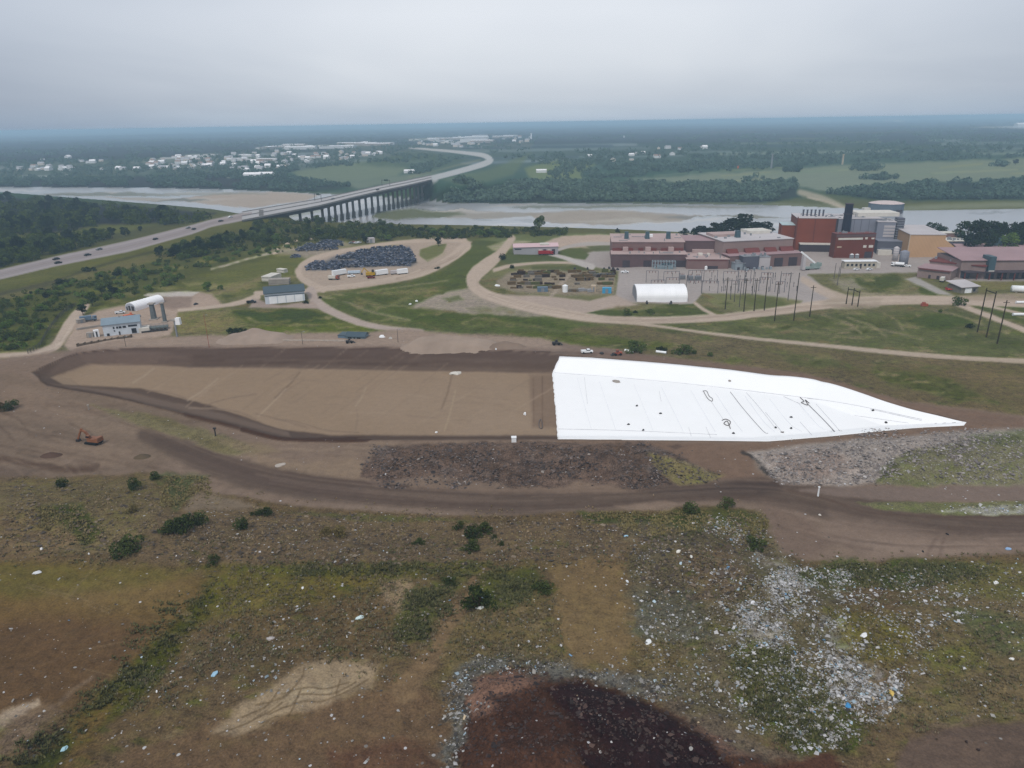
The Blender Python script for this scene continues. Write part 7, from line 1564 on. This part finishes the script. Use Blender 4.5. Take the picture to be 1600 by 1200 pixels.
# ------------------------------------------------------------------ litter and tufts on the cap
def place(polys, n, seed):
    r = np.random.default_rng(seed); X = []; Y = []; tot = sum(w for _, w in polys)
    for poly, w in polys:
        k = int(n*w/tot); xs = [p[0] for p in poly]; ys = [p[1] for p in poly]; gx = []
        px = r.uniform(min(xs), max(xs), k*5); py = r.uniform(min(ys), max(ys), k*5)
        m = (sdist(px, py, poly) > (fbm(px/34, py/20, seed+5)-.5)*70*min(1, (max(ys)-min(ys))/50)+r.normal(size=len(px))*7) & (fbm(px/24, py/14, seed) > r.uniform(.25, .62, len(px)))
        X.append(px[m][:k]); Y.append(py[m][:k])
    px = np.concatenate(X); py = np.concatenate(Y); return atv(px, py)
def litter(name, label, polys, n, seed, size, cols, wts):
    x, y, z = place(polys, n, seed); r = np.random.default_rng(seed+1); n = len(x)
    s = r.gamma(1.4, size/1.4, n).clip(size*.25, size*4.5); a = r.uniform(0, 6.28, n); e = r.uniform(.35, 1, n)
    ux = np.stack([np.cos(a), np.sin(a), r.normal(size=n)*.25], 1)*s[:, None]*.5; uy = np.stack([-np.sin(a), np.cos(a), r.normal(size=n)*.25], 1)*(s*e)[:, None]*.5
    c = np.stack([x, y, z+.06+s*.08], 1); up = np.zeros((n, 3)); up[:, 2] = s*r.uniform(.08, .4, n)
    pk = c+up+ux*r.uniform(-.4,.4,(n,1))
    k = [c-ux-uy, c+ux-uy*.7, c+ux*.8+uy, c-ux*.7+uy]; lowers = [q - np.array([0,0,.12]) for q in k]
    v = np.stack([k[0], k[1], pk, k[2], k[3]], 1).reshape(-1, 3)
    i = np.arange(n)[:, None]*5; f = np.concatenate([i+np.array([[0,1,2]]), i+np.array([[1,3,2]]), i+np.array([[3,4,2]]), i+np.array([[4,0,2]])])
    col = np.array([alb(q) for q in cols])[r.choice(len(cols), n, p=np.array(wts)/sum(wts))]*r.uniform(.45, 1.05, (n, 1))
    col = np.repeat(np.concatenate([np.clip(col, 0, .85), np.ones((n, 1))], 1), 5, 0)
    o = link(name, np_mesh(name, v, f, {'tint': ('FLOAT_COLOR', 'POINT', col)}), attr_mat('litter', 'tint', .5)); tag(o, label, 'litter', kind='stuff')
LC = [(194,192,192),(168,166,164),(150,146,140),(170,188,198),(112,150,182),(190,170,140),(70,66,62)]; LW = [4,4,4,1,.2,.5,2.2]
litter('litter', 'scattered pale rubbish over the landfill cap', [([(0,880),(330,890),(560,890),(640,960),(500,1040),(300,1110),(120,1190),(0,1190)],5),([(280,800),(700,812),(1050,806),(1000,870),(560,885),(300,880)],6),([(330,960),(640,930),(640,1010),(420,1080),(260,1110),(160,1190)],6),([(640,880),(980,870),(990,1045),(700,1050),(560,1090)],5),([(700,1050),(1000,1085),(1250,1195),(720,1195)],.7),([(1480,880),(1600,870),(1600,1130),(1400,1130)],3),([(400,1060),(690,1050),(690,1195),(200,1195)],2)], 2400, 31, .2, LC, LW)
litter('rubble', 'brown clods of soil over the rough slope and ridge of the cap', [([(240,800),(480,802),(700,814),(1050,808),(1010,865),(950,875),(560,882),(300,884)],8),([(1010,850),(1110,812),(1190,806),(1220,868),(1180,930),(1080,940),(1000,900)],4),([(0,755),(240,748),(262,800),(232,868),(0,860)],3)], 8500, 35, .34, [(112,96,78),(88,74,60),(134,118,98),(70,60,50)], [4,4,2,3])
litter('litter', 'dense white rubbish spilling down the right part of the landfill cap', [([(985,870),(1100,812),(1190,805),(1220,870),(1330,910),(1330,1000),(1310,1170),(1180,1150),(1090,1110),(1000,1056)],10),([(1150,955),(1190,940),(1215,950),(1205,1020),(1180,1030),(1158,1005)],4),([(1195,885),(1260,890),(1330,900),(1310,925),(1240,915),(1215,945)],7),([(1100,805),(1140,825),(1170,845),(1200,885),(1190,890),(1150,850)],4),([(1290,1025),(1350,1030),(1405,1065),(1410,1100),(1350,1100),(1300,1090)],5),([(1230,900),(1480,885),(1480,1000),(1400,1110),(1250,1170),(1200,1100)],9),([(1110,900),(1300,880),(1340,1000),(1410,1070),(1420,1110),(1330,1130),(1250,1180),(1150,1090)],16),([(1300,884),(1600,880),(1600,960),(1480,980),(1380,1000),(1330,940)],4),([(1470,798),(1530,792),(1640,788),(1640,802)],1.5)], 19000, 41, .23, LC, [6,5,3,1.2,.25,.2,1.5])
litter('litter', 'grey shredded waste rim round the brown working face', [([(690,1190),(704,1110),(712,1040),(762,1020),(862,1028),(905,1046),(985,1048),(1060,1080),(1010,1090),(900,1068),(800,1050),(745,1064),(725,1120),(715,1195)],5)], 3000, 51, .22, LC, [1,2,4,1,.2,.2,6])
litter('litter', 'pale broken rubble over the grey stockpile', [([(1165,706),(1280,692),(1500,674),(1600,670),(1600,690),(1400,715),(1370,756),(1310,759),(1220,755),(1190,735)],6),([(1380,720),(1600,684),(1600,756),(1372,757)],1.6)], 9000, 61, .34, [(176,170,166),(152,143,139),(134,123,118),(112,104,101)], [1.4,4,4,2.5])
litter('rubble', 'dark clods and debris on the rough stockpile', [([(p[0], p[1]) for p in PILE],1)], 8000, 71, .32, [(82,72,68),(112,98,92),(64,56,54),(150,140,132)], [4,4,4,.5])
def tufts(name, label, polys, n, seed, size, cols):
    x, y, z = place(polys, n, seed); r = np.random.default_rng(seed+2); n = len(x); per = 6
    s = size*r.uniform(.5, 1.6, n); a = r.uniform(0, 6.28, (n, per)); d = np.stack([np.cos(a), np.sin(a)], 2)
    c = np.stack([x, y, z-.03], 1)[:, None]; off = d*(s[:, None, None]*r.uniform(.1, .5, (n, per, 1))); b = c+np.concatenate([off, np.zeros((n, per, 1))], 2)
    w = np.stack([-d[..., 1], d[..., 0], np.zeros((n, per))], 2)*s[:, None, None]*.22; tip = b+np.concatenate([d*s[:, None, None]*.35, (s[:, None]*r.uniform(.35, .8, (n, per)))[..., None]], 2)
    v = np.stack([b-w, b+w, tip], 2).reshape(-1, 3); f = np.arange(len(v)).reshape(-1, 3)
    ri = np.clip(np.searchsorted(-GY, -y), 0, NYR-1); ci = np.clip(np.searchsorted(GA, x/y), 0, NX-1); own = ALB[ri*NX+ci]      # dry growth takes the tone of the soil it stands on
    col = (np.array([alb(q) for q in cols])[r.integers(0, len(cols), n)]*.45+own*.55)*r.uniform(1.25, 2.0, (n, 1)); col = np.repeat(np.concatenate([col, np.ones((n, 1))], 1), per*3, 0)
    tag(link(name, np_mesh(name, v, f, {'tint': ('FLOAT_COLOR', 'POINT', col)}), attr_mat('tuft', 'tint', .9)), label, 'grass', kind='stuff')
litter('rubble', 'dark clods over the brown working face', [([(725,1195),(730,1120),(745,1070),(800,1052),(900,1068),(1000,1094),(1100,1150),(1200,1192)],1)], 2600, 37, .26, [(70,51,45),(56,42,38),(84,64,56)], [3,4,1.5])
tufts('grass', 'olive and straw tufts of grass over the landfill cap', [([(0,760),(240,745),(330,775),(480,800),(700,812),(1050,806),(1190,800),(1220,870),(1000,870),(900,880),(560,890),(300,885),(0,870)],5),([(330,890),(640,885),(760,890),(700,1000),(640,1040),(480,1030),(330,1050),(210,1120),(160,1120),(300,960)],5),([(720,960),(860,930),(880,1030),(700,1050)],1.5),([(985,860),(1220,870),(1600,870),(1600,1120),(1400,1140),(1300,1170),(1000,1060)],7)], 17000, 81, .5, [(112,106,70),(126,114,84),(96,98,58),(138,124,98),(108,94,72)])
tufts('grass', 'thick green weeds in the gullies of the landfill cap', [([(330,915),(345,935),(290,990),(220,1060),(140,1130),(60,1195),(0,1195),(40,1170),(120,1095),(170,1050),(240,970)],4),([(905,800),(1060,806),(1190,810),(1200,850),(1010,825),(920,812)],3),([(1250,896),(1310,880),(1480,880),(1560,884),(1440,920),(1340,910)],3),([(1140,1010),(1220,1010),(1300,1090),(1330,1170),(1240,1175),(1150,1080)],4),([(640,930),(740,890),(700,930),(665,1000),(615,1000)],2),([(55,790),(130,790),(160,832),(130,852)],1.2),([(250,744),(330,744),(310,768),(262,795)],1.2),([(420,880),(770,878),(740,900),(480,900)],1.5),([(750,900),(830,884),(850,915),(780,950)],1.5)], 12000, 91, .6, [(90,92,50),(102,102,58),(80,82,46),(112,108,66)])
def scrap_piece(label, px, py, w, c, h=.35, sq=.6):
    lump('rubbish_sheet', label, 'rubbish', px, py, w, mat('sheet_'+'_'.join(map(str, c)), c, .5, .1, dist=150), h, None, 3, sq)
for x, y, w, c, l in ((563,965,15,(196,214,214),'pale cyan plastic sheet on the brown part of the cap'),(1013,1003,14,(220,222,222),'long white board lying right of the ochre rectangle'),(1325,1103,14,(70,140,190),'bright blue plastic sheet among the rubbish at right'),(1393,1083,13,(206,176,96),'yellow sack beside the white rubbish at right'),(1350,993,14,(226,226,226),'white foam block above the dense rubbish at right'),(1556,911,11,(224,224,222),'white block on the ochre ground near the right edge'),(1581,1030,8,(226,224,220),'small white block at the far right of the cap'),(473,919,6,(228,228,228),'bright white bag on the olive grass left of centre'),(750,950,13,(206,210,206),'white bags at the foot of the lone dark bush'),(423,998,13,(170,164,162),'pale grey bag heap on the brown cap'),(980,909,6,(214,220,226),'white bag between the ochre rectangle and the rubbish'),(978,838,8,(150,186,206),'light blue bag on the rough slope'),(1060,862,9,(220,216,206),'white plank on the ridge slope, left one'),(1080,870,7,(222,220,214),'white bag on the ridge slope right of the plank'),(1575,858,11,(140,170,204),'pale blue bag at the edge of the right dirt road'),(1176,942,9,(222,222,224),'white sack at the top of the densest rubbish'),(100,1171,13,(160,196,206),'pale blue plastic by the dark weeds at lower left'),(245,1081,5,(226,226,226),'white bag on the brown cap right of the green gully'),(335,1054,14,(150,186,206),'blue film strip on the brown cap left of the sand patch'),(58,895,13,(200,202,204),'white strip at the left foot of the slope'),(65,858,8,(214,210,208),'white bag on the left scrub slope'),(276,870,4,(230,230,230),'tiny white bag right of the grey green bush'),(139,866,4,(230,230,230),'tiny white bag left of the grey green bush'),(437,727,18,(168,158,148),'pale flat stone beside the haul road'),(1480,835,5,(40,38,38),'black lump on the right dirt road'),(1442,862,5,(40,38,38),'black tyre by the wheel tracks on the right dirt road'),(1281,805,5,(210,204,196),'white stone on the haul road bend'),(1510,1160,6,(52,42,40),'dark stone on the bare mud at lower right'),(1528,1172,6,(50,40,40),'second dark stone on the bare mud at lower right')):
    scrap_piece(l, x, y, w, c)
